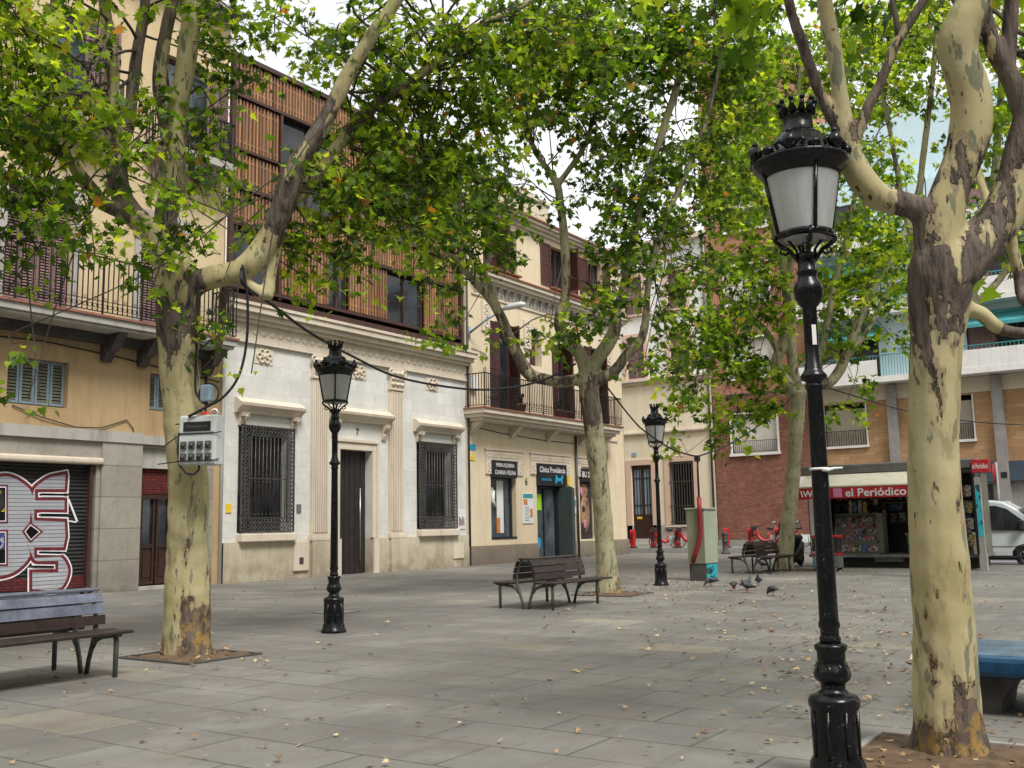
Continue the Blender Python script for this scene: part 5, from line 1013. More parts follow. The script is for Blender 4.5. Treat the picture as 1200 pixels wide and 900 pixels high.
# ================================================================== meter box on the tree
def boxat(px, py, dep): return at(px, py, dep)
dp = 11.45
Pc = at(234, 516, dp)
t = thing('meter_box', tuple(Pc), 'white electrical box with eight sockets strapped to the plane tree trunk', 'electrical box')
ux = world((1, 0, 0)); ux = Vector((ux.x, ux.y, 0)).normalized(); a_ = math.radians(-14); ux = Vector((ux.x*math.cos(a_)-ux.y*math.sin(a_), ux.x*math.sin(a_)+ux.y*math.cos(a_), 0)); uy = Vector((-ux.y, ux.x, 0))   # uy points away
TB = lambda u, d, z: tuple(Pc+ux*u-uy*d+Vector((0, 0, z)))
m_ = MB(TB); m_.cbox(-.235, .235, -.14, .05, -.29, .29, .015); m_.cbox(-.225, .225, .05, .07, .08, .275, .01); m_.cbox(-.225, .225, .05, .07, -.275, .06, .01); m_.obj('housing', M['offwhite'], t, )
m_ = MB(TB); m_.box(-.17, .18, .07, .075, .10, .21); w_ = m_.obj('display_window', M['glass'], t)
m_ = MB(TB)
for k in range(7): m_.box(-.13+k*.04, -.105+k*.04, .075, .078, .14, .17)
m_.obj('fuse_row', M['irongrey'], w_)
for i in range(4):
    for j in range(2):
        u = -.155+i*.105; z = -.06-j*.135; m_ = MB(TB); m_.cbox(u-.038, u+.038, .07, .1, z-.045, z+.045, .01); s_ = m_.obj('socket', M['socket'], t)
        m_ = MB(TB); m_.tube([(u, .1, z), (u, .12, z)], [.03, .024], 10); m_.obj('socket_lid', M['irongrey'], s_)
m_ = MB(TB); m_.tube([(-.55, -.15, -.03), (-.24, .02, .075), (-.235, .075, .073), (.235, .075, .073), (.27, .0, .09)], .007, 5); m_.tube([(-.6, -.1, -.25), (-.24, .02, -.235), (-.235, .075, -.238), (.235, .075, -.238), (.25, 0, -.22)], .007, 5); m_.tube([(-.32, .0, .2), (-.2, .0, .2)], .008, 5)
m_.tube([(-.245, .03, .1), (-.26, .04, -.1), (-.23, .04, -.28), (-.14, .03, -.38), (-.05, .02, -.39), (0, 0, -.34), (.0, 0, -.29)], .012, 6); m_.obj('strap', M['rubber'], t)
Pc2 = at(242, 461, 11.3+.35)
t = thing('junction_box', tuple(Pc2), 'small grey-blue junction box hanging above the white meter box', 'electrical box')
TB2 = lambda u, d, z: tuple(Pc2+ux*u-uy*d+Vector((0, 0, z)))
m_ = MB(TB2); m_.cbox(-.06, .07, -.07, .05, -.1, .1, .02); m_.obj('housing', M['greyblue'], t)
m_ = MB(TB2); m_.torus((0, -.05, 0), .13, .012, 1, 16, 5, .95); m_.tube([(0, 0, -.1), (0, 0, -.16)], .02, 6); m_.obj('cable_loop', M['rubber'], t)
Pc3 = at(252, 483, 11.5); t = thing('warning_disc', tuple(Pc3), 'small red and white round tag beside the meter box', 'sign')
TB3 = lambda u, d, z: tuple(Pc3+ux*u-uy*d+Vector((0, 0, z)))
m_ = MB(TB3); m_.tube([(0, 0, 0), (0, .01, 0)], .045, 14); m_.tube([(0, -.1, 0), (0, 0, 0)], .01, 5); d_ = m_.obj('disc', M['textwhite'], t)
m_ = MB(TB3); m_.torus((0, .012, 0), .022, .007, 1, 12, 4); m_.obj('red_ring', M['red'], d_); m_ = MB(TB3); m_.ell((-.12, 0, -.03), (.07, .04, .04)); m_.obj('red_plug', M['red'], t)

# ================================================================== overhead cables
def cable(pts, r, label, name='overhead_cable'):
    m_ = MB(); P_ = [Vector(p) for p in pts]; out = []
    for i in range(len(P_)-1):
        p0, p1, p2, p3 = P_[max(i-1, 0)], P_[i], P_[i+1], P_[min(i+2, len(P_)-1)]
        for j in range(6):
            t_ = j/6; out.append(.5*((2*p1)+(-p0+p2)*t_+(2*p0-5*p1+4*p2-p3)*t_*t_+(-p0+3*p1-3*p2+p3)*t_**3))
    out.append(P_[-1]); m_.tube(out, r, 6); o = m_.obj(name, M['rubber']); tag(o, label, 'cable'); return o
cable([at(283, 315, 11.35), at(287, 335, 11.3), at(320, 358, 12.6), at(365, 391, 14.5), at(418, 420, 17), at(470, 443, 18.2), at(548, 456, 19.6), at(600, 454, 20.2), at(640, 444, 20.6), at(675, 426, 20.6)], .022, 'black cable sagging from the left plane tree to the middle plane tree')
cable([at(698, 436, 20.7), at(740, 490, 22), at(759, 508, 22.4), at(789, 527, 23), Vector(CABTOP)], .02, 'black cable running from the middle plane tree down to the green cabinet')
cable([Vector(CABTOP), at(850, 523, 25), at(880, 505, 27), at(912, 482, 28.6), at(930, 462, 29.2)], .018, 'thin cable rising from the green cabinet to the plane tree by the kiosk')
cable([at(940, 446, 29.2), at(975, 456, 30), at(1060, 481, 33), at(1130, 493, 36), at(1200, 498, 40), at(1260, 499, 44)], .02, 'thin cable passing behind the nearest trunk towards the sandstone block')
cable([at(284, 310, 11.3), at(290, 350, 11.35), at(289, 400, 11.4), at(280, 440, 11.4), at(262, 465, 11.4), at(240, 478, 11.4), at(221, 488, 11.42)], .017, 'thick black cable looping from the tree limb down to the meter box')
cable([at(233, 325, 11.75), at(231, 380, 11.7), at(230, 420, 11.7), at(229, 455, 11.7), at(235, 470, 11.65)], .014, 'black cable running down the left plane tree to the junction box')

# ================================================================== news kiosk
K = thing('news_kiosk', (31.6, 7.5, 0), 'news kiosk with cream awning and red valance reading el Periódico', 'kiosk')
KX, KD = 30.6, 33.0 - .5
m_ = MB(); m_.box(KX+.15, KD, 5.2, 9.85, 0, .33); m_.obj('base', M['plastic'], K)
m_ = MB(); m_.box(KX-.05, KX+.6, 7.2, 8.0, .18, .30); m_.box(KX-.2, KD, 5.05, 9.9, .31, .40); m_.obj('floor_sill', M['kgrey'], K)
m_ = MB(); m_.box(KD-.1, KD-.061, 5.2, 9.8, .41, 2.7); m_.obj('back_panel', M['plastic'], K); m_ = MB(); m_.box(KD-.06, KD, 5.1, 9.9, .4, 2.8); m_.box(KX, KD-.06, 9.82, 9.9, .4, 2.8); m_.box(KX+.9, KD-.06, 5.1, 5.18, .4, 2.8); m_.box(KX, KD-.06, 5.18, 9.82, 2.72, 2.78); m_.obj('shell', M['kbeige'], K)  # black sheet at the back puts the dim of the interior into colour
m_ = MB(); m_.cbox(KX-.12, KD+.1, 5.0, 10.02, 2.8, 3.07, .03)
for z in (2.88, 2.95, 3.0): m_.box(KX-.13, KX-.11, 5.03, 10.0, z, z+.015)
m_.obj('roof', M['kgrey'], K)
m_ = MB(); m_.box(KX-.02, KX+.12, 9.72, 9.86, .4, 2.75); m_.obj('post', M['textwhite'], K)['label'] = 'white post at the left corner of the kiosk'
aw = MB(); AY0, AY1 = 5.5, 9.85; aw.add([(KX-.12, AY0, 2.78), (KX-.12, AY1, 2.78), (29.62, AY1+.02, 2.40), (29.62, AY0, 2.40)], [(0, 1, 2, 3)])
aw.add([(KX-.12, AY1, 2.78), (29.62, AY1+.02, 2.40), (KX-.12, AY1, 2.40)], [(0, 1, 2)]); aw.tube([(29.62, AY0, 2.39), (29.62, AY1+.03, 2.39)], .035, 8); A_ = aw.obj('awning', M['awning'], K)
m_ = MB(); n = 60; vs = []
for i in range(n+1):
    y = AY0+(AY1-AY0)*i/n; ox = .012*math.sin(i*1.1); vs += [(29.6+ox*.2, y, 2.37), (29.6+ox, y, 2.04)]
m_.add(vs, [(2*i, 2*i+1, 2*i+3, 2*i+2) for i in range(n)]); vl = m_.obj('valance', M['kred'], A_)
text_mesh('lettering', 'el Periódico', M['textwhite'], vl, (29.575, 7.60, 2.20), .235, 1.70, 'X', bold=.018)
text_mesh('lettering', '\\We', M['textwhite'], vl, (29.575, 9.53, 2.2), .20, .52, 'X', bold=.03)
text_mesh('lettering', 'VVe', M['textwhite'], vl, (29.575, 6.35, 2.2), .20, .5, 'X', bold=.03)
m_ = MB(); m_.box(29.572, 29.576, 8.55, 8.80, 2.08, 2.34); m_.obj('newspaper_emblem', M['dogpink'], vl)
# interior shelves
m_ = MB(); m_.prism([(KX+.02, .42), (KX+.02, .78), (KX+.42, 1.55), (KX+.5, 1.55), (KX+.5, .42)], 7.9, 9.2, 1); m_.box(KX+.0, KX+.5, 7.72, 7.9, .42, 1.6); m_.box(KX, KX+.06, 7.85, 9.2, .72, .8); m_.box(KX-.02, KX+.1, 7.85, 9.2, .40, .45)
m_.box(KX+.0, KX+.5, 5.3, 7.05, .42, .95); m_.box(KX-.02, KX+.5, 5.3, 7.1, .95, 1.0)
m_.obj('display_counter', M['kbeige'], K)
m_ = MB(); m_.box(KX+.3, KD-.1, 7.95, 9.2, 1.56, 1.6); m_.box(KD-.5, KD-.1, 5.2, 9.8, 1.9, 1.93); m_.box(KD-.4, KD-.1, 5.2, 9.8, 1.3, 1.33); m_.obj('shelf', M['kbeige'], K)
MG = []
def mag(x, y, z, w_, h, tilt, label, grp, mi):
    t = MB(); c, s_ = math.cos(tilt), math.sin(tilt)
    t.add([(x, y-w_/2, z), (x, y+w_/2, z), (x+s_*h, y+w_/2, z+c*h), (x+s_*h, y-w_/2, z+c*h), (x+.01, y-w_/2, z), (x+.01, y+w_/2, z), (x+s_*h+.01, y+w_/2, z+c*h), (x+s_*h+.01, y-w_/2, z+c*h)], [(0, 1, 2, 3), (4, 7, 6, 5), (0, 4, 5, 1), (3, 2, 6, 7), (0, 3, 7, 4), (1, 5, 6, 2)])
    o = t.obj('magazine', MAGS[mi], None, (x, y, z)); tag(o, label, 'magazine', grp); 
for r in range(4):
    for i in range(8):
        f = (r+.05)/4; mag(KX+.015+f*.4-.012+random.uniform(0, .02), 7.99+i*.155+random.uniform(-.03, .03), .79+f*.74+random.uniform(0, .03), random.uniform(.10, .16), random.uniform(.12, .19), .48, 'small colourful magazine on the sloping kiosk rack', 'magazines on the sloping kiosk rack', random.randrange(8))
for i in range(8): mag(KX-.005, 7.97+i*.157, .47, .135, .2, .1, 'magazine standing upright in the low row of the kiosk counter', 'magazines in the low kiosk row', random.choice((1, 2, 3, 4, 5, 3)))
for i in range(9): mag(KX-.02, 5.45+i*.19, .5, .15, .3, .08, 'magazine standing in front of the right kiosk counter', 'magazines on the right kiosk counter', random.randrange(8))
for i in range(10): mag(KX+.1+(i % 2)*.1, 5.4+i*.17, 1.01, .14, .2, .3, 'magazine laid on top of the right kiosk counter', 'magazines on top of the right kiosk counter', random.randrange(8))
for r in range(3):
    for i in range(16): mag(KD-.3, 5.4+i*.27+random.uniform(-.05, .05), 1.34+r*.33, .2, .26, .1, 'magazine on the dim rear shelf of the kiosk', 'magazines on the rear kiosk shelves', random.randrange(8))
m_ = MB(); m_.box(KX+.02, KX+.05, 9.3, 9.66, .8, 2.3); m_.obj('glass_panel', M['glass'], K)
for k in range(5): mag(KX-.0, 9.48, .95+k*.27, .24, .24, .0, 'yellow magazine in the glass column left of the kiosk rack', 'yellow magazines in the left kiosk column', 2 if k % 2 == 0 else 6)
for k in range(4): 
    m_ = MB(); y = 8.3+k*.14; m_.cbox(KX+.35, KX+.45, y-.05, y+.05, 1.62+.0*k, 1.95+.05*(k % 2), .01); tag(m_.obj('snack_bag', MAGS[(2, 3, 1, 2)[k]], None, (KX+.4, y, 1.6)), 'snack bag hanging above the magazine rack', 'snack bag', 'snack bags above the kiosk rack')
# open side panel of the kiosk
m_ = MB(); m_.box(29.75, 30.55, 5.0, 5.06, .3, 2.72); m_.box(29.75, 30.5, 4.98, 5.08, 2.72, 2.9); sd_ = m_.obj('side_door', M['plastic'], K); sd_['label'] = 'open red edged side door hung with magazines'
m_ = MB(); m_.box(29.8, 30.5, 4.985, 4.999, .5, 2.7); m_.obj('glass_panel', M['glass2'], sd_)
m_ = MB(); m_.box(29.5, 29.73, 4.80, 4.98, .0, .42); m_.box(29.52, 29.71, 4.82, 4.96, .42, 2.5); m_.obj('side_pillar', M['concrete'], K)
m_ = MB(); m_.box(29.515, 29.519, 4.83, 4.95, .9, 2.3); m_.obj('pillar_poster', M['turq'], K)
m_ = MB(); m_.cbox(29.5, 29.7, 4.55, 5.0, 2.62, 2.98, .015); sg = m_.obj('box_sign', M['kred'], K); text_mesh('lettering', 'el Periódico', M['textwhite'], sg, (29.494, 4.775, 2.8), .14, .38, 'X', bold=.01)
for r in range(4):
    for i in range(3):
        z = .65+r*.45; y = 5.2+i*.16
        mag(29.95+.1*i, y, z, .14, .3, .05, 'magazine pinned to the open side of the kiosk', 'magazines on the kiosk side door', (2, 1, 6, 3, 0, 7)[(r*3+i) % 6])

# ================================================================== person (kiosk keeper, van driver)
def person(name, loc, rz, label, J, R_, shirt, zcut, scale=1.0):
    """J: dict of joints; chains give the continuous body, split by material in height"""
    me = bpy.data.meshes.new(name); names = list(J); idx = {n: i for i, n in enumerate(names)}
    ed = [('pelvis', 'chest'), ('chest', 'neck'), ('neck', 'head'), ('head', 'crown'), ('chest', 'shl'), ('shl', 'ell'), ('ell', 'wrl'), ('wrl', 'hnl'), ('chest', 'shr'), ('shr', 'elr'), ('elr', 'wrr'), ('wrr', 'hnr'), ('pelvis', 'hpl'), ('hpl', 'knl'), ('knl', 'anl'), ('anl', 'tol'), ('pelvis', 'hpr'), ('hpr', 'knr'), ('knr', 'anr'), ('anr', 'tor')]
    me.from_pydata([J[n] for n in names], [(idx[a], idx[b]) for a, b in ed], [])
    o = bpy.data.objects.new('tmp_body', me); COL.objects.link(o); sk = o.modifiers.new('s', 'SKIN'); sk.use_smooth_shade = True
    for n in names:
        v = me.skin_vertices[0].data[idx[n]]; v.radius = R_[n]; v.use_root = (n == 'pelvis')
    o.modifiers.new('ss', 'SUBSURF').levels = 1; o.modifiers['ss'].render_levels = 1
    dg = bpy.context.evaluated_depsgraph_get(); m2 = bpy.data.meshes.new_from_object(o.evaluated_get(dg)); bpy.data.objects.remove(o)
    m2.materials.clear()
    for x in (M['skin'], shirt, M['jeans']): m2.materials.append(x)
    for p in m2.polygons:
        c = p.center; arm = min((Vector(J[n])-c).length for n in ('wrl', 'wrr', 'hnl', 'hnr', 'ell', 'elr'))
        p.material_index = 0 if (c.z > zcut[1] or arm < .14) else (1 if c.z > zcut[0] else 2); p.use_smooth = True
    m2.name = name; o = bpy.data.objects.new(name, m2); COL.objects.link(o); o.location = loc; o.rotation_euler = (0, 0, rz); ROOT[o.name] = Vector((0, 0, 0)); tag(o, label, 'person')
    h = Vector(J['head']); m_ = MB(); m_.ell(h+Vector((-.015, 0, .06)), (.098, .088, .10), 12, 8); hr = m_.obj('hair', M['hair'], o, (0, 0, 0)); 
    m_ = MB()
    for s_ in (-1, 1): m_.ell(h+Vector((.088, s_*.032, .015)), (.012, .014, .008), 8, 6)
    m_.ell(h+Vector((.082, 0, -.06)), (.012, .026, .006), 8, 5); m_.obj('facial_features', M['hair'], o, (0, 0, 0))
    m_ = MB(); m_.tube([h+Vector((.082, 0, .01)), h+Vector((.108, 0, -.03)), h+Vector((.085, 0, -.04))], [.01, .016, .01], 6)
    for s_ in (-1, 1): m_.ell(h+Vector((-.005, s_*.09, -.005)), (.022, .012, .032), 8, 6)
    for hn, el in (('hnl', 'wrl'), ('hnr', 'wrr')):
        p = Vector(J[hn]); d = (p-Vector(J[el])).normalized(); s2 = d.cross(Vector((0, 0, 1))).normalized()
        for k in range(4): b0 = p+s2*(k-1.5)*.018; m_.tube([b0, b0+d*(.04-.004*abs(k-1)), b0+d*.065+Vector((0, 0, -.02))], [.009, .009, .007], 5)
        m_.tube([p-s2*.03-d*.03, p-s2*.05+d*.01, p-s2*.045+d*.03], [.011, .01, .008], 5)
    m_.obj('face_and_fingers', M['skin'], o, (0, 0, 0))
    return o
J = dict(pelvis=(0, 0, .95), chest=(0, 0, 1.32), neck=(0, 0, 1.50), head=(.02, 0, 1.62), crown=(.02, 0, 1.70), shl=(0, .19, 1.42), ell=(.05, .26, 1.15), wrl=(.24, .08, 1.14), hnl=(.28, .0, 1.15), shr=(0, -.19, 1.42), elr=(.05, -.26, 1.15), wrr=(.25, -.06, 1.12), hnr=(.29, .02, 1.10),
         hpl=(0, .09, .9), knl=(.02, .1, .5), anl=(0, .1, .08), tol=(.14, .11, .04), hpr=(0, -.09, .9), knr=(.02, -.1, .5), anr=(0, -.1, .08), tor=(.14, -.11, .04))
RR = dict(pelvis=(.16, .11), chest=(.17, .12), neck=(.06, .06), head=(.095, .085), crown=(.06, .06), shl=(.06, .06), ell=(.045, .045), wrl=(.032, .03), hnl=(.035, .02), shr=(.06, .06), elr=(.045, .045), wrr=(.032, .03), hnr=(.035, .02),
          hpl=(.09, .09), knl=(.06, .06), anl=(.045, .045), tol=(.04, .03), hpr=(.09, .09), knr=(.06, .06), anr=(.045, .045), tor=(.04, .03))
person('person', (31.45, 8.1, .4), PI, 'person in a dark shirt leaning with folded arms inside the kiosk', J, RR, M['cloth'], (.98, 1.47))

# ================================================================== van
V = thing('parked_van', (34.1, 6.0, -.07), 'silver-white van parked on the street behind the news kiosk', 'van')
vz = -.07; VX0, VX1 = 33.15, 35.0
def Vy(y): return y
prof = [(8.6, .35), (8.65, 1.2), (8.58, 1.9), (8.4, 1.99), (6.5, 2.03), (5.0, 2.0), (4.55, 1.93), (4.25, 1.75), (3.55, 1.16), (3.2, 1.08), (2.75, .98), (2.5, .82), (2.42, .5), (2.5, .3), (3.0, .28)]
wy = (4.0, 7.5); body = MB()
def arch(c): return [(c-.40, .28), (c-.38, .45), (c-.26, .62), (c-.0, .70), (c+.26, .62), (c+.38, .45), (c+.40, .28)]
poly = prof[:-1]+arch(wy[0])+arch(wy[1])
poly = [(y, z+vz) for y, z in poly]
bm = bmesh.new(); lv = [bm.verts.new((VX0, y, z)) for y, z in poly]; rv = [bm.verts.new((VX1, y, z)) for y, z in poly]; n = len(poly)
bm.faces.new(lv); bm.faces.new(rv[::-1])
for i in range(n): bm.faces.new((lv[i], lv[(i+1) % n], rv[(i+1) % n], rv[i]))
for v_ in bm.verts:
    if v_.co.z > 1.0: v_.co.x += (.09 if v_.co.x < 34 else -.09)*min(1, (v_.co.z-1.0)/.9)
bmesh.ops.recalc_face_normals(bm, faces=bm.faces[:])
ee = [e for e in bm.edges if abs(e.verts[0].co.x-e.verts[1].co.x) < .05 and min(v.co.z for v in e.verts) > .7]
bmesh.ops.bevel(bm, geom=ee, offset=.07, segments=3, affect='EDGES', profile=.6); bmesh.ops.triangulate(bm, faces=[f for f in bm.faces if len(f.verts) > 6]); bm.verts.index_update()
body.add([tuple(v.co) for v in bm.verts], [[v.index for v in f.verts] for f in bm.faces]); bm.free(); body.obj('body', M['vanwhite'], V)
def vside(pts, off, mat, name, x=VX0, parent=V):
    m_ = MB(); P_ = [((x+(.09*min(1, max(0, (z+vz-1.0)/.9))))-off, y, z+vz) for y, z in pts]; bm_ = bmesh.new(); vv = [bm_.verts.new(p) for p in P_]; f = bm_.faces.new(vv); bmesh.ops.triangulate(bm_, faces=[f]); bm_.verts.index_update()
    m_.add([tuple(v.co) for v in bm_.verts], [[v.index for v in f.verts] for f in bm_.faces]); bm_.free(); return m_.obj(name, mat, parent)
win = vside([(5.35, 1.12), (5.35, 1.82), (4.75, 1.82), (4.45, 1.72), (3.75, 1.14), (3.95, 1.06)], .012, M['glass'], 'side_window')
vside([(8.3, 1.15), (8.3, 1.8), (5.6, 1.82), (5.6, 1.12)], .008, M['vanwhite'], 'cargo_panel')
m_ = MB(); m_.add([(VX0+.15, 4.17, 1.7+vz), (VX1-.15, 4.17, 1.7+vz), (VX1-.06, 3.5, 1.17+vz), (VX0+.06, 3.5, 1.17+vz)], [(0, 1, 2, 3)]); o = m_.obj('windscreen', M['glass2'], V); o.location = (0, -.03, .03)
m_ = MB()
for y0, y1, z0, z1 in ((5.42, 5.435, .42, 1.95), (3.98, 3.99, .72, 1.1), (4.0, 5.42, .60, .612)): m_.box(VX0-.003, VX0+.01, y0, y1, z0+vz, z1+vz)
m_.box(VX0-.02, VX0, 3.95, 7.1, .27+vz, .34+vz); m_.obj('panel_gap', M['plastic'], V)
m_ = MB(); m_.cbox(VX0-.03, VX0, 5.15, 5.32, .95+vz, 1.0+vz, .008); m_.obj('door_handle', M['plastic'], V)
m_ = MB(); m_.cbox(VX0-.22, VX0-.02, 3.98, 4.12, 1.1+vz, 1.38+vz, .03); m_.obj('wing_mirror', M['plastic'], V)
m_ = MB(); m_.cbox(VX0+.05, VX1-.05, 2.36, 2.5, .3+vz, .55+vz, .04); m_.obj('bumper', M['plastic'], V)
for x in (VX0+.1, VX1-.4): m_ = MB(); m_.ell((x+.15, 2.52, .78+vz), (.16, .1, .1)); m_.obj('headlight', M['lampglass'], V)
for x in (VX0+.02, VX1-.24):
    for y in wy:
        m_ = MB(); m_.T = None
        def wl(r0, r1, xa, xb, mb):
            n = 28; vs = [(xx, y+r*math.cos(2*PI*j/n), .32+vz+r*math.sin(2*PI*j/n)) for xx, r in ((xa, r0), (xa, r1), (xb, r1), (xb, r0)) for j in range(n)]
            mb.add(vs, [(i*n+j, i*n+(j+1) % n, ((i+1) % 4)*n+(j+1) % n, ((i+1) % 4)*n+j) for i in range(4) for j in range(n)], True)
        wl(.2, .32, x, x+.2, m_); wh = m_.obj('wheel', M['rubber'], V)
        m_ = MB(); wl(.17, .2, x+.01, x+.19, m_)
        for k in range(7): a = k*2*PI/7; m_.tube([(x+.02, y, .32+vz), (x+.025, y+.185*math.cos(a), .32+vz+.185*math.sin(a))], [.035, .022], 5)
        m_.tube([(x+.0, y, .32+vz), (x+.05, y, .32+vz)], .05, 10); m_.obj('rim', M['steel'], wh)
        m_ = MB(); m_.tube([(x+.12, y, .32+vz), (x+.14, y, .32+vz)], .19, 16); m_.obj('brake_disc', M['plastic'], wh)
m_ = MB(); m_.box(VX0+.3, VX1-.3, 2.6, 8.3, .2+vz, .32+vz); m_.obj('underbody', M['plastic'], V)

V.location.y += .3
# ================================================================== round road sign, bollards, cart, scooter
t = thing('road_sign', (38.5, 5.05, 0), 'round traffic sign on a grey pole seen edge-on behind the van', 'sign')
sp_ = at(1172, 600, 40); sx, sy = sp_.x, sp_.y
t.location = (sx, sy, -.07); ROOT[t.name] = Vector((sx, sy, -.07))
m_ = MB(); m_.tube([(sx, sy, -.07), (sx, sy, 3.6)], .05, 8); m_.obj('pole', M['concrete'], t)
m_ = MB(); m_.tube([(sx-.06, sy+.06, 3.15), (sx-.06, sy+.075, 3.15)], .42, 24); pl = m_.obj('sign_plate', M['red'], t); m_ = MB(); m_.tube([(sx-.06, sy+.076, 3.15), (sx-.06, sy+.08, 3.15)], .33, 24); m_.obj('sign_face', M['textwhite'], pl)
def bollard(x, y, label):
    t = thing('bollard', (x, y, 0), label, 'bollard', 'dark cast iron bollards'); m_ = MB(); m_.lathe([(.2, 0), (.2, .06), (.13, .10), (.12, .5), (.14, .52), (.14, .6), (.12, .62), (.12, .8), (.15, .83), (.15, .93), (.12, .97), (.03, 1.0)], (x, y), 16); m_.obj('post', M['darkstone'], t); m_ = MB(); m_.lathe([(.123, .64), (.125, .66), (.125, .78), (.123, .8)], (x, y), 16); m_.obj('band', M['irongrey'], t); return t
b1 = bollard(42.4, 17.55, 'dark bollard at the plaza edge just right of the green cabinet'); place(b1, (41.0, 12.9, 0), 0, 'dark bollard at the plaza edge behind the far bench')
# wheeled cart
t = thing('shopping_cart', (28.3, 9.0, 0), 'small wheeled cart with red trim and green and red striped crate beside the kiosk', 'cart')
cx_, cy_ = 28.4, 8.75
m_ = MB(); m_.cbox(cx_-.15, cx_+.2, cy_-.4, cy_+.35, .55, .92, .03); m_.obj('black_bag', M['rubber'], t)
m_ = MB(); m_.cbox(cx_-.17, cx_+.22, cy_-.42, cy_+.37, .92, 1.0, .02); m_.obj('red_trim', M['kred'], t); m_ = MB(); m_.cbox(cx_-.17, cx_+.22, cy_-.42, cy_+.37, .44, .5, .02); m_.obj('red_trim', M['kred'], t)
m_ = MB(); m_.cbox(cx_-.16, cx_+.2, cy_-.4, cy_+.35, .10, .44, .01); cr = m_.obj('crate', M['kgrey'], t)
m_ = MB()
for k in range(3): m_.box(cx_-.168, cx_-.16, cy_+.32-k*.24, cy_+.2-k*.24, .12, .42)
m_.obj('green_stripe', MAGS[5], cr); m_ = MB()
for k in range(2): m_.box(cx_-.168, cx_-.16, cy_+.18-k*.24, cy_+.1-k*.24, .12, .42)
m_.obj('red_stripe', M['kred'], cr)
for dx in (-.1, .15):
    for dy in (-.33, .28): m_ = MB(); m_.tube([(cx_+dx, cy_+dy-.02, .06), (cx_+dx, cy_+dy+.02, .06)], .06, 12); m_.obj('wheel', M['rubber'], t)
m_ = MB(); m_.tube([(cx_, cy_+.35, .5), (cx_-.1, cy_+.45, .8), (cx_-.1, cy_+.45, 1.0)], .012, 6); m_.obj('handle', M['steel'], t)
# scooter behind the tree
SXo, SYo = 31.0, 10.6
t = thing('motor_scooter', (SXo, SYo, 0), 'black motor scooter parked behind the plane tree by the kiosk', 'scooter')
m_ = MB(); m_.tube([(SXo-.75, SYo, .3), (SXo-.7, SYo, .55), (SXo-.62, SYo, .85), (SXo-.55, SYo, 1.05)], [.1, .2, .22, .12], 12); m_.tube([(SXo-.6, SYo, .32), (SXo, SYo, .28), (SXo+.4, SYo, .45), (SXo+.85, SYo, .7)], [.14, .18, .22, .1], 12); m_.obj('body', M['plastic'], t)
m_ = MB(); m_.tube([(SXo, SYo, .78), (SXo+.3, SYo, .82), (SXo+.75, SYo, .88)], [.12, .16, .1], 10); m_.obj('seat', M['rubber'], t)
for xx in (-.8, .65):
    m_ = MB(); m_.torus((SXo+xx, SYo, .27), .2, .07, 1, 20, 8); wh = m_.obj('wheel', M['rubber'], t); m_ = MB(); m_.tube([(SXo+xx, SYo-.03, .27), (SXo+xx, SYo+.03, .27)], .14, 14); m_.obj('rim', M['steel'], wh)
m_ = MB(); m_.tube([(SXo-.5, SYo-.36, 1.08), (SXo-.55, SYo, 1.02), (SXo-.5, SYo+.36, 1.08)], .02, 6); m_.tube([(SXo-.8, SYo, .3), (SXo-.55, SYo, 1.02)], .03, 6); m_.obj('handlebar', M['plastic'], t)
for s_ in (-1, 1):
    m_ = MB(); m_.tube([(SXo-.52, SYo+s_*.25, 1.08), (SXo-.5, SYo+s_*.36, 1.3)], .008, 5); m_.ell((SXo-.52, SYo+s_*.38, 1.36), (.02, .075, .055)); m_.obj('mirror', M['chrome'], t)
m_ = MB(); m_.prism([(SYo-.2, 1.0), (SYo-.17, 1.35), (SYo+.17, 1.35), (SYo+.2, 1.0)], SXo-.68, SXo-.67, 0); m_.obj('windshield', M['clearglass'], t)

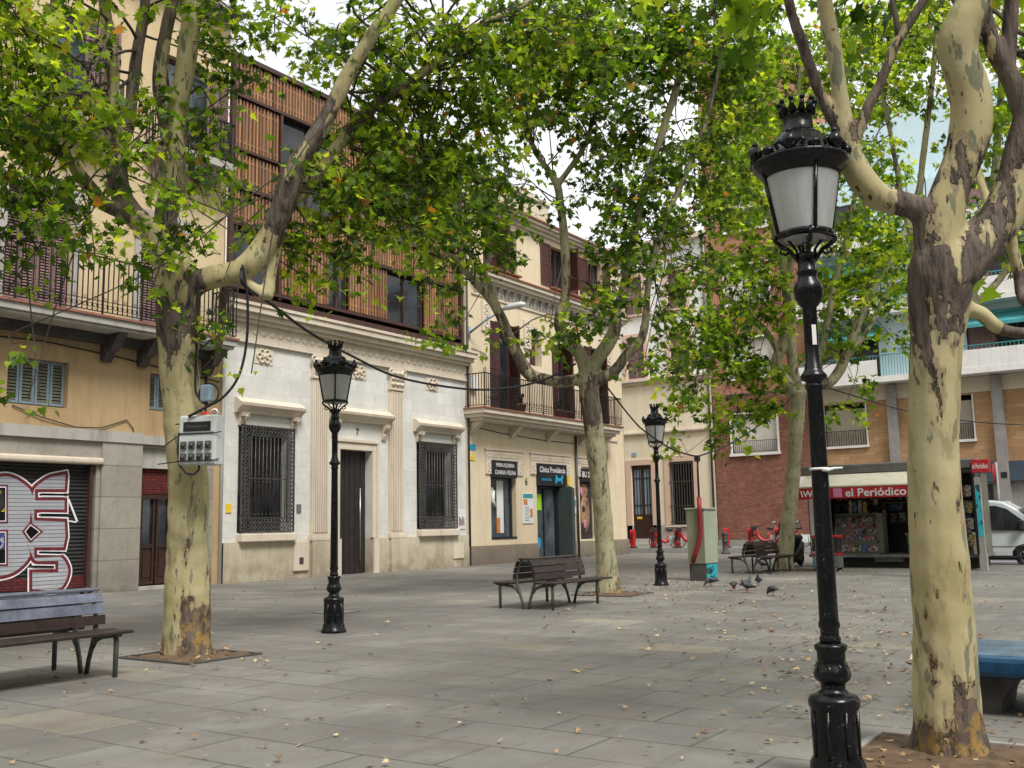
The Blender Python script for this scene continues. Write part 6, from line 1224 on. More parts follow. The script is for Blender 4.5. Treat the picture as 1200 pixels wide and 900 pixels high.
# ================================================================== bike share docks and bikes
def dock(x, y, label):
    t = thing('bike_dock', (x, y, .14), label, 'bike dock', 'red bike share docks'); m_ = MB()
    m_.prism([(x-.1, .14), (x-.12, 1.0), (x-.05, 1.1), (x+.12, 1.1), (x+.2, .95), (x+.14, .14)], y-.1, y+.1, 1); m_.obj('post', M['red'], t)
    m_ = MB(); m_.box(x-.16, x+.25, y-.14, y+.14, .142, .2); m_.obj('foot', M['plastic'], t); m_ = MB(); m_.box(x-.14, x-.1, y-.035, y+.035, .6, .85); m_.obj('lock_slot', M['plastic'], t); return t
def bike(x, y, label):
    t = thing('share_bike', (x, y, .14), label, 'bicycle', 'red share bikes in their docks'); z0 = .14
    for xx in (-.52, .52):
        m_ = MB(); m_.torus((x+xx, y, z0+.31), .285, .022, 1, 24, 6); wh = m_.obj('wheel', M['rubber'], t); m_ = MB()
        for k in range(10): a = k*PI/5; m_.tube([(x+xx, y, z0+.31), (x+xx+.28*math.cos(a), y, z0+.31+.28*math.sin(a))], .004, 3)
        m_.tube([(x+xx, y-.05, z0+.31), (x+xx, y+.05, z0+.31)], .03, 8); m_.obj('hub_and_spokes', M['steel'], wh)
    m_ = MB(); m_.tube([(x-.52, y, z0+.31), (x-.42, y, z0+.75), (x-.36, y, z0+.92)], .028, 8); m_.tube([(x-.42, y, z0+.72), (x-.25, y, z0+.42), (x, y, z0+.30), (x+.25, y, z0+.40)], [.07, .09, .08, .06], 8); m_.tube([(x+.05, y, z0+.3), (x+.2, y, z0+.75)], .03, 8); m_.tube([(x+.08, y, z0+.3), (x+.52, y, z0+.31)], .022, 6); m_.obj('frame', M['red'], t)
    for xx in (-.52, .52):
        m_ = MB(); n = 9; P_ = []
        for k in range(n): a = PI*(.15+.75*k/(n-1)); P_.append((x+xx+.34*math.cos(a), y, z0+.31+.34*math.sin(a)))
        for k in range(n-1):
            p, q = P_[k], P_[k+1]; m_.add([(p[0], y-.045, p[2]), (p[0], y+.045, p[2]), (q[0], y+.045, q[2]), (q[0], y-.045, q[2])], [(0, 1, 2, 3)])
        m_.obj('mudguard', M['offwhite'], t)
    m_ = MB(); m_.prism([(x+.2, z0+.2), (x+.25, z0+.6), (x+.8, z0+.6), (x+.84, z0+.25)], y-.05, y-.04, 1); m_.obj('skirt_guard', M['offwhite'], t)
    m_ = MB(); m_.tube([(x+.2, y, z0+.7), (x+.23, y, z0+.88)], .016, 6); m_.tube([(x+.08, y, z0+.92), (x+.2, y, z0+.92), (x+.38, y, z0+.93)], [.03, .07, .10], 8); m_.obj('saddle', M['plastic'], t)
    m_ = MB(); m_.tube([(x-.2, y-.3, z0+1.06), (x-.33, y-.2, z0+1.06), (x-.36, y, z0+.98), (x-.33, y+.2, z0+1.06), (x-.2, y+.3, z0+1.06)], .018, 6); m_.cbox(x-.66, x-.4, y-.16, y+.16, z0+.82, z0+1.04, .02); m_.obj('handlebar_and_carrier', M['plastic'], t)
    return t
d0 = dock(46.95, 24.55, 'leftmost red bike dock, standing empty by the cream corner')
for x, y, lb in ((46.95, 23.35, 'red bike dock holding a bike in front of the glazed front door'), (46.95, 22.0, 'red bike dock holding a bike in front of the barred window'), (46.95, 19.35, 'red bike dock at the left end of the brick wall beside the bollard'), (46.95, 18.1, 'red bike dock holding a bike against the brick wall'), (46.95, 16.75, 'red bike dock holding a bike next to the plane tree trunk')): place(d0, (x, y, .14), 0, lb)
k0 = bike(47.0, 22.72, 'red share bike in front of the glazed front door'); k0.rotation_euler = (0, 0, -1.05)
for y, a, lb in ((21.95, -.12, 'red share bike in front of the barred window'), (18.0, -.35, 'red share bike against the brick wall above the far bench'), (16.6, .1, 'red share bike next to the plane tree trunk')): place(k0, (47.0, y-.62, .14), a-1.0, lb)

# ================================================================== pigeons
def pigeon(x, y, rz, label, peck=False):
    t = thing('pigeon', (0, 0, 0), label, 'pigeon', 'pigeons on the plaza'); m_ = MB()
    if peck: P_ = [((-.2, 0, .13), .008), ((-.12, 0, .135), .03), ((-.05, 0, .14), .055), ((.03, 0, .135), .062), ((.09, 0, .11), .045), ((.13, 0, .07), .027), ((.15, 0, .045), .022), ((.165, 0, .03), .012), ((.18, 0, .015), .003)]
    else: P_ = [((-.2, 0, .10), .008), ((-.12, 0, .125), .03), ((-.05, 0, .14), .055), ((.03, 0, .16), .063), ((.08, 0, .19), .045), ((.10, 0, .235), .026), ((.115, 0, .265), .024), ((.135, 0, .265), .012), ((.155, 0, .26), .003)]
    m_.tube([p for p, r in P_], [r for p, r in P_], 10); bd = m_.obj('body', M['pigeon'], t)
    for s_ in (-1, 1):
        m_ = MB(); m_.tube([(.05, s_*.05, .155), (-.04, s_*.06, .145), (-.13, s_*.04, .13), (-.19, s_*.02, .12)], [.02, .03, .02, .005], 6); m_.obj('wing', M['pigeond'], t)
        m_ = MB(); m_.tube([(0, s_*.025, .10), (.01, s_*.025, .04), (0, s_*.025, .004)], [.012, .006, .005], 5); m_.tube([(-.02, s_*.025, .005), (.035, s_*.025, .005)], .004, 4); m_.obj('leg', M['kred'], t)
    t.location = (x, y, 0); t.rotation_euler = (0, 0, rz); return t
pigeon(21.3, 9.2, 2.2, 'pecking pigeon nearest the green cabinet', True)
pigeon(20.2, 8.22, .3, 'pecking pigeon left of the pigeon pair in the middle of the plaza', True)
pigeon(19.56, 7.67, 2.5, 'upright pigeon in the middle of the group of pigeons')
pigeon(21.6, 8.2, 3.4, 'pigeon standing apart behind the group, head raised')
pigeon(19.0, 6.95, 1.0, 'rightmost pigeon of the group on the paving', True)
pigeon(29.6, 11.1, 1.5, 'pigeon under the far bench')
pigeon(20.5, 8.05, -.4, 'pigeon with its tail to the camera beside a pecking pigeon')

# ================================================================== plane trees
def catmull(P_, step):
    out = []; n = len(P_)
    for i in range(n-1):
        p0, p1, p2, p3 = P_[max(i-1, 0)], P_[i], P_[i+1], P_[min(i+2, n-1)]
        k = max(2, int((p2[:3]-p1[:3]).length/step)) if hasattr(p1, 'length') else max(2, int(np.linalg.norm(p2[:3]-p1[:3])/step))
        for j in range(k):
            t = j/k; out.append(.5*((2*p1)+(-p0+p2)*t+(2*p0-5*p1+4*p2-p3)*t*t+(-p0+3*p1-3*p2+p3)*t**3))
    out.append(P_[-1]); return out
def limb_pts(L, d0):
    """L: (px, py, radius in photo px, bark 0..1, extra depth)"""
    P_ = []
    for q in L:
        px, py, rp, bk = q[:4]; dd = d0+(q[4] if len(q) > 4 else 0)
        p = at(px, py, dd); P_.append(np.array([p.x, p.y, p.z, rp*dd/F, bk]))
    return catmull(P_, .12)
STAR = [(0, 0), (.10, .03), (.36, -.10), (.30, .14), (.58, .30), (.30, .36), (.34, .62), (.16, .58), (.0, 1.0), (-.16, .58), (-.34, .62), (-.30, .36), (-.58, .30), (-.30, .14), (-.36, -.10), (-.10, .03)]
def leaf_arrays(pos, dirs, nrm, size, tone):
    """maple-like leaves as fans; returns verts, faces, tone per vertex"""
    n = len(pos); k = len(STAR); S2 = np.array(STAR)
    dirs = dirs/np.linalg.norm(dirs, axis=1, keepdims=True); nrm = nrm-(nrm*dirs).sum(1, keepdims=True)*dirs
    nrm = nrm/np.maximum(1e-6, np.linalg.norm(nrm, axis=1, keepdims=True)); sd = np.cross(dirs, nrm)
    fold = rng.uniform(-.15, .6, n); curl = rng.uniform(-.3, .8, n); wid = rng.uniform(.8, 1.1, n)
    V = np.empty((n, k+1, 3))
    for j, (x, y) in enumerate(list(STAR)+[(0, .38)]):
        h = fold*abs(x)-curl*y*y*.6
        V[:, j] = pos+size[:, None]*(sd*(x*wid)[:, None]+dirs*y+nrm*h[:, None])
    fb = np.array([(k, j, (j+1) % k) for j in range(k)])
    Fc = (np.arange(n)[:, None, None]*(k+1)+fb[None]).reshape(-1, 3)
    return V.reshape(-1, 3), Fc, np.repeat(tone, k+1)
def np_mesh(name, V, Fc, mat, parent, tone=None, smooth=False, attr='tone'):
    o0 = ROOT[parent.name] if parent else Vector((0, 0, 0)); V = V-np.array(o0)
    me = bpy.data.meshes.new(name); me.vertices.add(len(V)); me.vertices.foreach_set('co', V.astype(np.float32).ravel())
    me.loops.add(Fc.size); me.loops.foreach_set('vertex_index', Fc.astype(np.int32).ravel()); me.polygons.add(len(Fc))
    me.polygons.foreach_set('loop_start', np.arange(0, Fc.size, Fc.shape[1], dtype=np.int32)); me.polygons.foreach_set('loop_total', np.full(len(Fc), Fc.shape[1], dtype=np.int32))
    if tone is not None: a = me.attributes.new(attr, 'FLOAT', 'POINT'); a.data.foreach_set('value', tone.astype(np.float32))
    me.materials.append(mat); me.update(); me.validate()
    if smooth: me.polygons.foreach_set('use_smooth', np.ones(len(Fc), dtype=bool))
    return link(name, me, parent, o0)
def unit(v): return v/np.maximum(1e-9, np.linalg.norm(v, axis=-1, keepdims=True))
DENS = {'B': 1.45, 'M': 1.2, 'L': 1.1}
def make_tree(loc, d0, label, limbs, voxel, blobs, leafsize, mats, tonebias=0, twr=.022, perspray=9, sway=.5, skip=()):
    t = thing('plane_tree', loc, label, 'tree', 'plane trees on the plaza')
    LP = [limb_pts(L, d0) for L in limbs]
    # trunk and limbs: one skin
    m_ = MB()
    for L in LP: m_.tube([p[:3] for p in L], [p[3] for p in L], 14, True)
    o = m_.obj('tmp', mats[0], None, (0, 0, 0))
    md = o.modifiers.new('r', 'REMESH'); md.mode = 'VOXEL'; md.voxel_size = voxel; s_ = o.modifiers.new('s', 'SMOOTH'); s_.iterations = 4; s_.factor = .5
    dg = bpy.context.evaluated_depsgraph_get(); me = bpy.data.meshes.new_from_object(o.evaluated_get(dg)); bpy.data.objects.remove(o)
    allp = [p for L in LP for p in L]; kd = KDTree(len(allp))
    for i, p in enumerate(allp): kd.insert(p[:3], i)
    kd.balance()
    n = len(me.vertices); co_ = np.empty(n*3); me.vertices.foreach_get('co', co_); co_ = co_.reshape(-1, 3); no_ = np.empty(n*3); me.vertices.foreach_get('normal', no_); no_ = no_.reshape(-1, 3)
    bk = np.empty(n); disp = np.empty(n)
    for i in range(n):
        c = Vector(co_[i]); near = kd.find_n(c, 2); w0 = 1/(near[0][2]+.02); w1 = 1/(near[1][2]+.02); a, b_ = allp[near[0][1]], allp[near[1][1]]
        bk[i] = (a[4]*w0+b_[4]*w1)/(w0+w1); r = a[3]
        f1 = noise.noise(c*2.6)+.5*noise.noise(c*6.1); f2 = noise.noise(Vector((c.x*9, c.y*9, c.z*3)))
        disp[i] = r*(.09*f1)+(.006+.010*max(0, bk[i]-.4))*f2*min(1, r/.12)
        if c.z < .5: disp[i] += .02*abs(noise.noise(Vector((c.x*7, c.y*7, c.z*2))))*(1-c.z/.5)*2
    co_ += no_*disp[:, None]
    me.vertices.foreach_set('co', (co_-np.array(loc)).ravel()); a = me.attributes.new('bark', 'FLOAT', 'POINT'); a.data.foreach_set('value', bk.astype(np.float32))
    me.polygons.foreach_set('use_smooth', np.ones(len(me.polygons), dtype=bool)); me.materials.clear(); me.materials.append(mats[0]); me.name = 'trunk'; me.update(); link('trunk', me, t, Vector(loc))
    # branches to the leaf masses, twigs and leaves
    tw = MB(); POS, DIR, NRM, SZ, TN = [], [], [], [], []
    kd2 = [p for i_, L in enumerate(LP) if i_ > 0 and i_ not in skip for p in L[len(L)//3:]]
    for bl in blobs:
        px, py, rx, ry, dep, rd, cnt = bl[:7]; tb = bl[7] if len(bl) > 7 else 0
        c = np.array(at(px, py, dep)); R_ = np.array([rx*dep/F, rd, ry*dep/F])
        A3 = np.array([list(world((1, 0, 0))), list(world((0, 0, 1))), [0, 0, 1]])
        cand = sorted(kd2, key=lambda p: np.linalg.norm(p[:3]-c))[:30]; best = cand[rng.integers(0, len(cand))]
        P0 = best[:3]; span = np.linalg.norm(c-P0); subs = []
        nb = max(1, min(4, cnt//90)); nb = 1 if cnt < 40 else nb; r_top = twr if cnt > 90 else .011
        if span < 6:
            for k in range(nb):
                best = cand[rng.integers(0, len(cand))]; P0 = best[:3]
                e = c+(rng.uniform(-.7, .7, 3)*R_)@A3; midp = (P0+e)/2+rng.uniform(-.12, .12, 3)*span+np.array([0, 0, .08*span]); L_ = catmull([np.append(P0, 0), np.append((P0*2+midp)/3+rng.uniform(-.05, .05, 3)*span, 0), np.append(midp, 0), np.append(e, 0)], .35)
                r0 = min(r_top, best[3]*.7); tw.tube([p[:3] for p in L_], [r0+(.007-r0)*i/(len(L_)-1) for i in range(len(L_))], 5); subs += [p[:3] for p in L_[len(L_)//2:]]
        ns = max(1, cnt//perspray)
        for s_ in range(ns):
            q = rng.normal(0, 1, 3); q = q/np.linalg.norm(q)*rng.uniform(0, 1)**(1/2.4); st_ = c+(q*R_)@A3
            d = unit(rng.normal(0, 1, 3)*np.array([1, 1, .55])+np.array([0, 0, -.12])); ln = rng.uniform(.35, .75)*sway*1.6
            e = st_+d*ln+np.array([0, 0, -.1*ln])
            tw.add([tuple(st_+np.array(o_)) for o_ in ((.006, 0, 0), (-.004, .005, 0), (-.004, -.005, 0))]+[tuple(e)], [(0, 1, 3), (1, 2, 3), (2, 0, 3)])
            if subs and rng.random() < .5:
                sb = min(subs, key=lambda p: np.linalg.norm(p-st_))
                if np.linalg.norm(sb-st_) < 1.6: md_ = (sb+st_)/2+rng.uniform(-.08, .08, 3); tw.tube([sb, md_, st_], [.010, .008, .006], 3, False)
            k = rng.integers(perspray-3, perspray+4); f = np.sort(rng.uniform(.05, 1, k)); side = unit(np.cross(d, [0, 0, 1])+rng.normal(0, .2, 3))
            base = st_+f[:, None]*(e-st_); sg = np.where(np.arange(k) % 2 == 0, 1, -1)[:, None]
            off = side*sg*rng.uniform(.03, .12, (k, 1))+rng.normal(0, .05, (k, 3)); dl = unit(side*sg*.8+d*.6+rng.normal(0, .55, (k, 3))+np.array([0, 0, -.35]))
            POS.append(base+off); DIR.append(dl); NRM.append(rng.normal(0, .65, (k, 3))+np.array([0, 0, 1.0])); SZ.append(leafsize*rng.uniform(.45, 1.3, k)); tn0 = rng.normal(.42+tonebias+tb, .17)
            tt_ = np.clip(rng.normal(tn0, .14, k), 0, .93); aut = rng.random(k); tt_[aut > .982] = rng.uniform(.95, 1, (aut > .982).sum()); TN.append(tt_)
    tw.obj('branches', M['twig'], t)
    V, Fc, T_ = leaf_arrays(np.concatenate(POS), np.concatenate(DIR), np.concatenate(NRM), np.concatenate(SZ), np.concatenate(TN))
    np_mesh('crown', V, Fc, mats[1], t, T_); return t, len(V)//17

# ---- tree L (left, carries the meter box)
LL = [
 [(219, 782, 34, .52), (219, 765, 30, .55), (219, 735, 27.5, .5), (220, 690, 26, .36), (220, 640, 24, .25), (220, 560, 23, .24), (214, 480, 22, .27), (210, 430, 22.5, .42), (209, 380, 25, .62), (208, 340, 26, .55), (208, 312, 20, .5), (208, 297, 13, .5), (208, 286, 6, .5)],
 [(202, 335, 18, .4), (190, 298, 15, .28), (175, 270, 14, .32), (158, 255, 14, .55), (144, 235, 13, .62), (137, 200, 12, .62), (138, 170, 10, .6), (132, 125, 8.5, .42), (130, 67, 8, .4), (123, 10, 7, .35), (118, -60, 6, .3), (112, -130, 5, .3)],
 [(138, 175, 9, .6, 0), (150, 150, 7, .6, .2), (156, 100, 7, .6, .3), (161, 60, 6.5, .58, .4), (170, 5, 6, .5, .5), (172, -70, 4, .5, .6)],
 [(150, 250, 9, .5), (123, 240, 8.5, .45, -.2), (95, 207, 8, .4, -.4), (77, 182, 7, .4, -.6), (43, 170, 6.5, .35, -.8), (10, 165, 6, .3, -1.0), (-40, 150, 5, .3, -1.2)],
 [(212, 330, 16, .5, .15), (206, 290, 15, .5, .4), (194, 255, 13, .45, .5), (203, 215, 13.5, .22, .5), (203, 170, 14, .25, .5), (208, 125, 12, .3, .5), (215, 90, 12, .12, .5), (221, 50, 11.5, .12, .5), (227, 0, 11, .12, .5), (235, -60, 9, .15, .5), (240, -150, 7, .2, .5)],
 [(200, 150, 12, .62, .5), (191, 115, 11, .66, .55), (188, 80, 8.5, .45, .6), (194, 40, 7.5, .4, .6), (202, 0, 7, .38, .6), (208, -70, 5, .3, .6)],
 [(218, 340, 17, .6), (232, 330, 15, .62), (252, 324, 14, .25), (280, 318, 14, .2), (302, 300, 14.5, .25), (318, 272, 14, .52), (332, 240, 14.5, .64), (344, 200, 12.5, .6), (367, 165, 11, .62), (393, 118, 9.5, .55), (405, 92, 9, .25), (419, 68, 8.5, .2), (440, 35, 8, .2), (455, 15, 8, .2), (478, -25, 7, .2), (500, -90, 5, .2)],
 [(334, 240, 11, .6, .1), (330, 262, 7, .6, .1), (322, 298, 6.5, .55, .1), (315, 330, 7.5, .3, .05), (314, 346, 8, .2, 0), (303, 342, 8, .15, 0), (293, 334, 6.5, .15, 0), (284, 324, 6, .2, 0)],
 [(343, 232, 9, .5, .2), (355, 227, 8, .3, .3), (375, 198, 8, .25, .4), (399, 167, 7.5, .3, .5), (420, 142, 7, .55, .6), (450, 115, 6.5, .6, .7), (486, 92, 6, .35, .8), (525, 62, 5.5, .35, .9), (566, 28, 5, .3, 1), (615, 5, 4, .3, 1.1), (660, -30, 3.5, .3, 1.2)],
 [(262, 322, 7, .4, .4), (262, 345, 5, .6, .6), (258, 400, 4, .6, .7), (252, 430, 3, .6, .7)],
]
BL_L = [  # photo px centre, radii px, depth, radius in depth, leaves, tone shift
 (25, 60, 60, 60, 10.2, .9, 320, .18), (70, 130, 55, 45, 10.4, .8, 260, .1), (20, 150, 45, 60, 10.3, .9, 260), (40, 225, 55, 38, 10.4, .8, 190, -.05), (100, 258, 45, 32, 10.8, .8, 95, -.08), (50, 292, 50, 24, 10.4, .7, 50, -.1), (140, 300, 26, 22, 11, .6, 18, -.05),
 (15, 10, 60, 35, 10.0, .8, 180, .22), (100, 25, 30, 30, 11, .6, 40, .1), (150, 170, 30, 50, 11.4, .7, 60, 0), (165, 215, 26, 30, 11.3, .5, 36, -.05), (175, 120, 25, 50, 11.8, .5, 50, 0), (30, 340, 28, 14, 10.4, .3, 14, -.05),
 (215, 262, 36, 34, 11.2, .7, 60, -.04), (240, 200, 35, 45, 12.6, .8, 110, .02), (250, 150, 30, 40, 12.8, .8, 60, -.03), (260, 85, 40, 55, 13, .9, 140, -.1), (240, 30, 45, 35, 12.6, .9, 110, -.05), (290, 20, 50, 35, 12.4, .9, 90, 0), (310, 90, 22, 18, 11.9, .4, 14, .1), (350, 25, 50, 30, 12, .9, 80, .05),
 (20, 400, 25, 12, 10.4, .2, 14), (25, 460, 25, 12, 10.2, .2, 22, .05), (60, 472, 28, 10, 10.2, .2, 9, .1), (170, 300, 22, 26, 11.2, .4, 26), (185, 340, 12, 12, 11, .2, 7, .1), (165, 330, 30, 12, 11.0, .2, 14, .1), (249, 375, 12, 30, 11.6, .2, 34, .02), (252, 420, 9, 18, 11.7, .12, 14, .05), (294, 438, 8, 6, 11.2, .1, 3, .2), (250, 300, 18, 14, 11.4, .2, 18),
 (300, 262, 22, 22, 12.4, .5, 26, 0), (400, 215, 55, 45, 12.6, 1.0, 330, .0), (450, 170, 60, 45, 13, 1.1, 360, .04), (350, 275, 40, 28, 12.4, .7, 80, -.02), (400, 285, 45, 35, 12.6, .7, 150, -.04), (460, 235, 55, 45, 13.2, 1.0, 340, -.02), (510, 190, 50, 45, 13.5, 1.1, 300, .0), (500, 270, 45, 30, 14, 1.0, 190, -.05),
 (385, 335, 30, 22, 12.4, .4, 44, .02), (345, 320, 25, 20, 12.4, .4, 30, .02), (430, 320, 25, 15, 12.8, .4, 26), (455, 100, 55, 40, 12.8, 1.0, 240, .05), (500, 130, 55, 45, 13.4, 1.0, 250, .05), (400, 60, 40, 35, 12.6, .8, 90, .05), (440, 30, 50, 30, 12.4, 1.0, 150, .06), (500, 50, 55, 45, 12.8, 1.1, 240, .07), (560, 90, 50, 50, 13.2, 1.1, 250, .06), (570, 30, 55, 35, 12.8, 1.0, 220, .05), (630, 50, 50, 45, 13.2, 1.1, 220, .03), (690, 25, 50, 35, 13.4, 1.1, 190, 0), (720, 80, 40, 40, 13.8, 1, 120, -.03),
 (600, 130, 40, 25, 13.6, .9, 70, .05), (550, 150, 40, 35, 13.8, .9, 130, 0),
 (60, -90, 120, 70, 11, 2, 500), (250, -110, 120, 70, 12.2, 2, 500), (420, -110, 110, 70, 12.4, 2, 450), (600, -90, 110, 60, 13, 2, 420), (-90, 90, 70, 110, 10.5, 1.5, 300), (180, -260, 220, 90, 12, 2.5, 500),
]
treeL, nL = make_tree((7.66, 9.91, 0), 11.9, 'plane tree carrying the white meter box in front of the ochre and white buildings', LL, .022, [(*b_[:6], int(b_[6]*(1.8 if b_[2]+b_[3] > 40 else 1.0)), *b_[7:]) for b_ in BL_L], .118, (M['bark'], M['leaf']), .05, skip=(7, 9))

# ---- tree M (middle, behind the bench)
LM = [
 [(713, 703, 19, .6), (713, 694, 16, .55), (711, 670, 13, .35), (709, 640, 11.5, .25), (706, 600, 11, .24), (702, 560, 11.5, .25), (698, 520, 12, .35), (694, 490, 12, .6), (690, 460, 12, .6), (690, 440, 9, .5), (690, 432, 5, .4)],
 [(690, 450, 9, .5), (677, 445, 7.5, .5), (658, 448, 7, .45), (641, 445, 7, .45), (622, 440, 7.5, .5), (613, 428, 7.5, .7), (605, 412, 6.5, .5), (597, 396, 6.5, .45), (586, 369, 6, .4), (572, 348, 5, .35), (558, 333, 4.5, .3), (530, 300, 4, .3), (505, 272, 3, .3), (480, 262, 2.5, .3)],
 [(586, 370, 5, .4), (579, 348, 4, .35), (569, 322, 3.5, .3), (547, 292, 3.2, .3), (520, 262, 2.6, .3)],
 [(690, 450, 9, .4), (684, 425, 8, .2), (675, 408, 8, .35), (662, 396, 7, .5), (655, 374, 6.5, .6), (662, 352, 6, .4), (663, 313, 5.5, .25), (660, 266, 5.2, .22), (656, 235, 5, .2), (653, 217, 4.5, .22), (640, 196, 3.8, .25), (630, 182, 3.6, .25), (614, 148, 3.2, .25), (600, 115, 2.8, .3), (590, 80, 2.4, .3)],
 [(653, 217, 3.8, .25), (662, 205, 3.6, .3), (675, 187, 3.4, .3), (688, 165, 3.2, .3), (692, 150, 3, .3), (702, 115, 2.6, .3), (708, 70, 2.2, .3)],
 [(692, 448, 9, .3), (698, 424, 8.5, .2), (713, 402, 8.5, .25), (721, 385, 7.5, .5), (722, 365, 6, .35), (730, 341, 5.5, .25), (741, 286, 5.2, .22), (750, 240, 5, .25), (760, 205, 5, .35), (770, 175, 4.8, .25), (782, 136, 4.6, .25), (792, 105, 4.4, .3), (800, 62, 4, .35), (788, 30, 3.5, .3), (790, -10, 3, .3)],
 [(694, 450, 9, .5), (702, 444, 7.5, .6), (716, 438, 7, .6), (726, 428, 6.5, .5), (735, 414, 6, .45), (749, 402, 5.5, .5), (756, 380, 5, .4), (758, 350, 4.2, .3), (762, 320, 4, .25), (776, 268, 3.8, .25), (788, 238, 3.6, .25), (806, 199, 3.4, .3), (818, 165, 3.2, .5), (828, 140, 3, .6), (840, 90, 2.8, .6), (850, 30, 2.4, .5)],
]
BL_M = [
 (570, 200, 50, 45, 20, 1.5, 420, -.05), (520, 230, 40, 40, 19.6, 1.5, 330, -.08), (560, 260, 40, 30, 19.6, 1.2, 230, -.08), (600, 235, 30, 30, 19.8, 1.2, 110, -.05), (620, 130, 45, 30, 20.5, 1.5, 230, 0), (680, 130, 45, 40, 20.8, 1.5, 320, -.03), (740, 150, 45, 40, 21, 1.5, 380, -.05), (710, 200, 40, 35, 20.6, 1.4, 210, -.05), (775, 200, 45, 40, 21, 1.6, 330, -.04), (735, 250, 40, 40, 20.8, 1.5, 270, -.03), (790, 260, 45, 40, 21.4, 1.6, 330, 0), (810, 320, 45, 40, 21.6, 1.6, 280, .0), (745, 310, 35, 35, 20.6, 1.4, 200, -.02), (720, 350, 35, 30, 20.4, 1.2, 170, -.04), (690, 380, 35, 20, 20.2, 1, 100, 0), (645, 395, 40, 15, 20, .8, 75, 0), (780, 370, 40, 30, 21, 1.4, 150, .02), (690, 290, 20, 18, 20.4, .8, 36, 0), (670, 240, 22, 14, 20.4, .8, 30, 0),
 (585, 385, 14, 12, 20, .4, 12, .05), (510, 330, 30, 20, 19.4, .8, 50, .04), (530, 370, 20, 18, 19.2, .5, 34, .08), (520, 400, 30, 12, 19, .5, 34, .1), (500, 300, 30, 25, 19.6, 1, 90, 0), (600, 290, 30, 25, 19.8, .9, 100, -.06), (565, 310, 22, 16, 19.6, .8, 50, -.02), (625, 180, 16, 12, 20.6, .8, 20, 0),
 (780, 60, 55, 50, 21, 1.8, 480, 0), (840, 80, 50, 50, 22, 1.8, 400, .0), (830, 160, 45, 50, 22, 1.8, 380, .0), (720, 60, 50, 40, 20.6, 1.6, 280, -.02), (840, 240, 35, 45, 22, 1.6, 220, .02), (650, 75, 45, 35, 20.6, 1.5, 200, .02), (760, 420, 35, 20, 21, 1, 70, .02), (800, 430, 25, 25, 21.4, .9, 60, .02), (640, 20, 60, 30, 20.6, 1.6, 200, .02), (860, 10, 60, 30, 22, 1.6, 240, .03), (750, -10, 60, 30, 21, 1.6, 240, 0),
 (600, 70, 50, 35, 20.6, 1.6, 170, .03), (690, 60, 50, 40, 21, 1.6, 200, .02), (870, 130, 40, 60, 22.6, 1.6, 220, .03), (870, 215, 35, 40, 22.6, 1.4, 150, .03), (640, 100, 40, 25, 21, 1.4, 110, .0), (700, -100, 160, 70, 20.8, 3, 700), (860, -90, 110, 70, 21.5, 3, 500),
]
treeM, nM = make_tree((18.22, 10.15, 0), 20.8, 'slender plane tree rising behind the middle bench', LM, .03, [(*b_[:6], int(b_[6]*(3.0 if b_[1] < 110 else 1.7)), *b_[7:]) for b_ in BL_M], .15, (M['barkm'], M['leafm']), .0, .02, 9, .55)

# ---- tree B (far, beside the kiosk)
LB = [
 [(918, 672, 13.5, .5), (919, 655, 10.5, .3), (923, 620, 9, .22), (928, 570, 8.5, .2), (932, 520, 8.3, .2), (934, 480, 9, .22), (934, 458, 10, .3)],
 [(934, 462, 8, .2), (924, 452, 7.5, .2), (914, 440, 7, .2), (910, 422, 6.5, .25), (917, 403, 6, .35), (922, 361, 5, .45), (919, 324, 4.8, .4), (914, 298, 4.6, .3), (905, 262, 4.2, .3), (888, 222, 3.8, .3), (878, 170, 3.4, .3), (870, 117, 3, .3), (862, 60, 2.6, .3)],
 [(936, 460, 7, .25), (930, 436, 6.5, .25), (927, 400, 6, .2), (927, 360, 5.5, .2), (923, 330, 5, .25), (928, 280, 4.4, .25), (924, 200, 4, .25), (935, 120, 3.4, .3), (940, 50, 2.6, .3)],
 [(912, 412, 5, .3), (904, 397, 4.2, .2), (886, 377, 4, .2), (861, 356, 3.8, .2), (842, 343, 3.2, .2), (820, 330, 2.4, .2)],
 [(940, 460, 8, .3), (955, 452, 7, .3), (972, 448, 6.5, .4), (985, 432, 6, .5), (992, 414, 5.2, .35), (1002, 390, 5, .25), (1010, 370, 4.8, .2), (1027, 332, 4.5, .2), (1047, 300, 4, .2), (1062, 265, 3.4, .2), (1072, 230, 3, .2)],
 [(950, 452, 6, .3), (960, 430, 4.2, .25), (966, 398, 4, .25), (974, 354, 3.8, .25), (980, 325, 3.6, .25), (988, 295, 3.4, .25), (998, 250, 3, .3), (1010, 190, 2.6, .3)],
 [(976, 447, 4, .3), (990, 425, 3, .2), (1015, 390, 3, .2), (1035, 350, 2.8, .2), (1050, 325, 2.2, .2)],
]
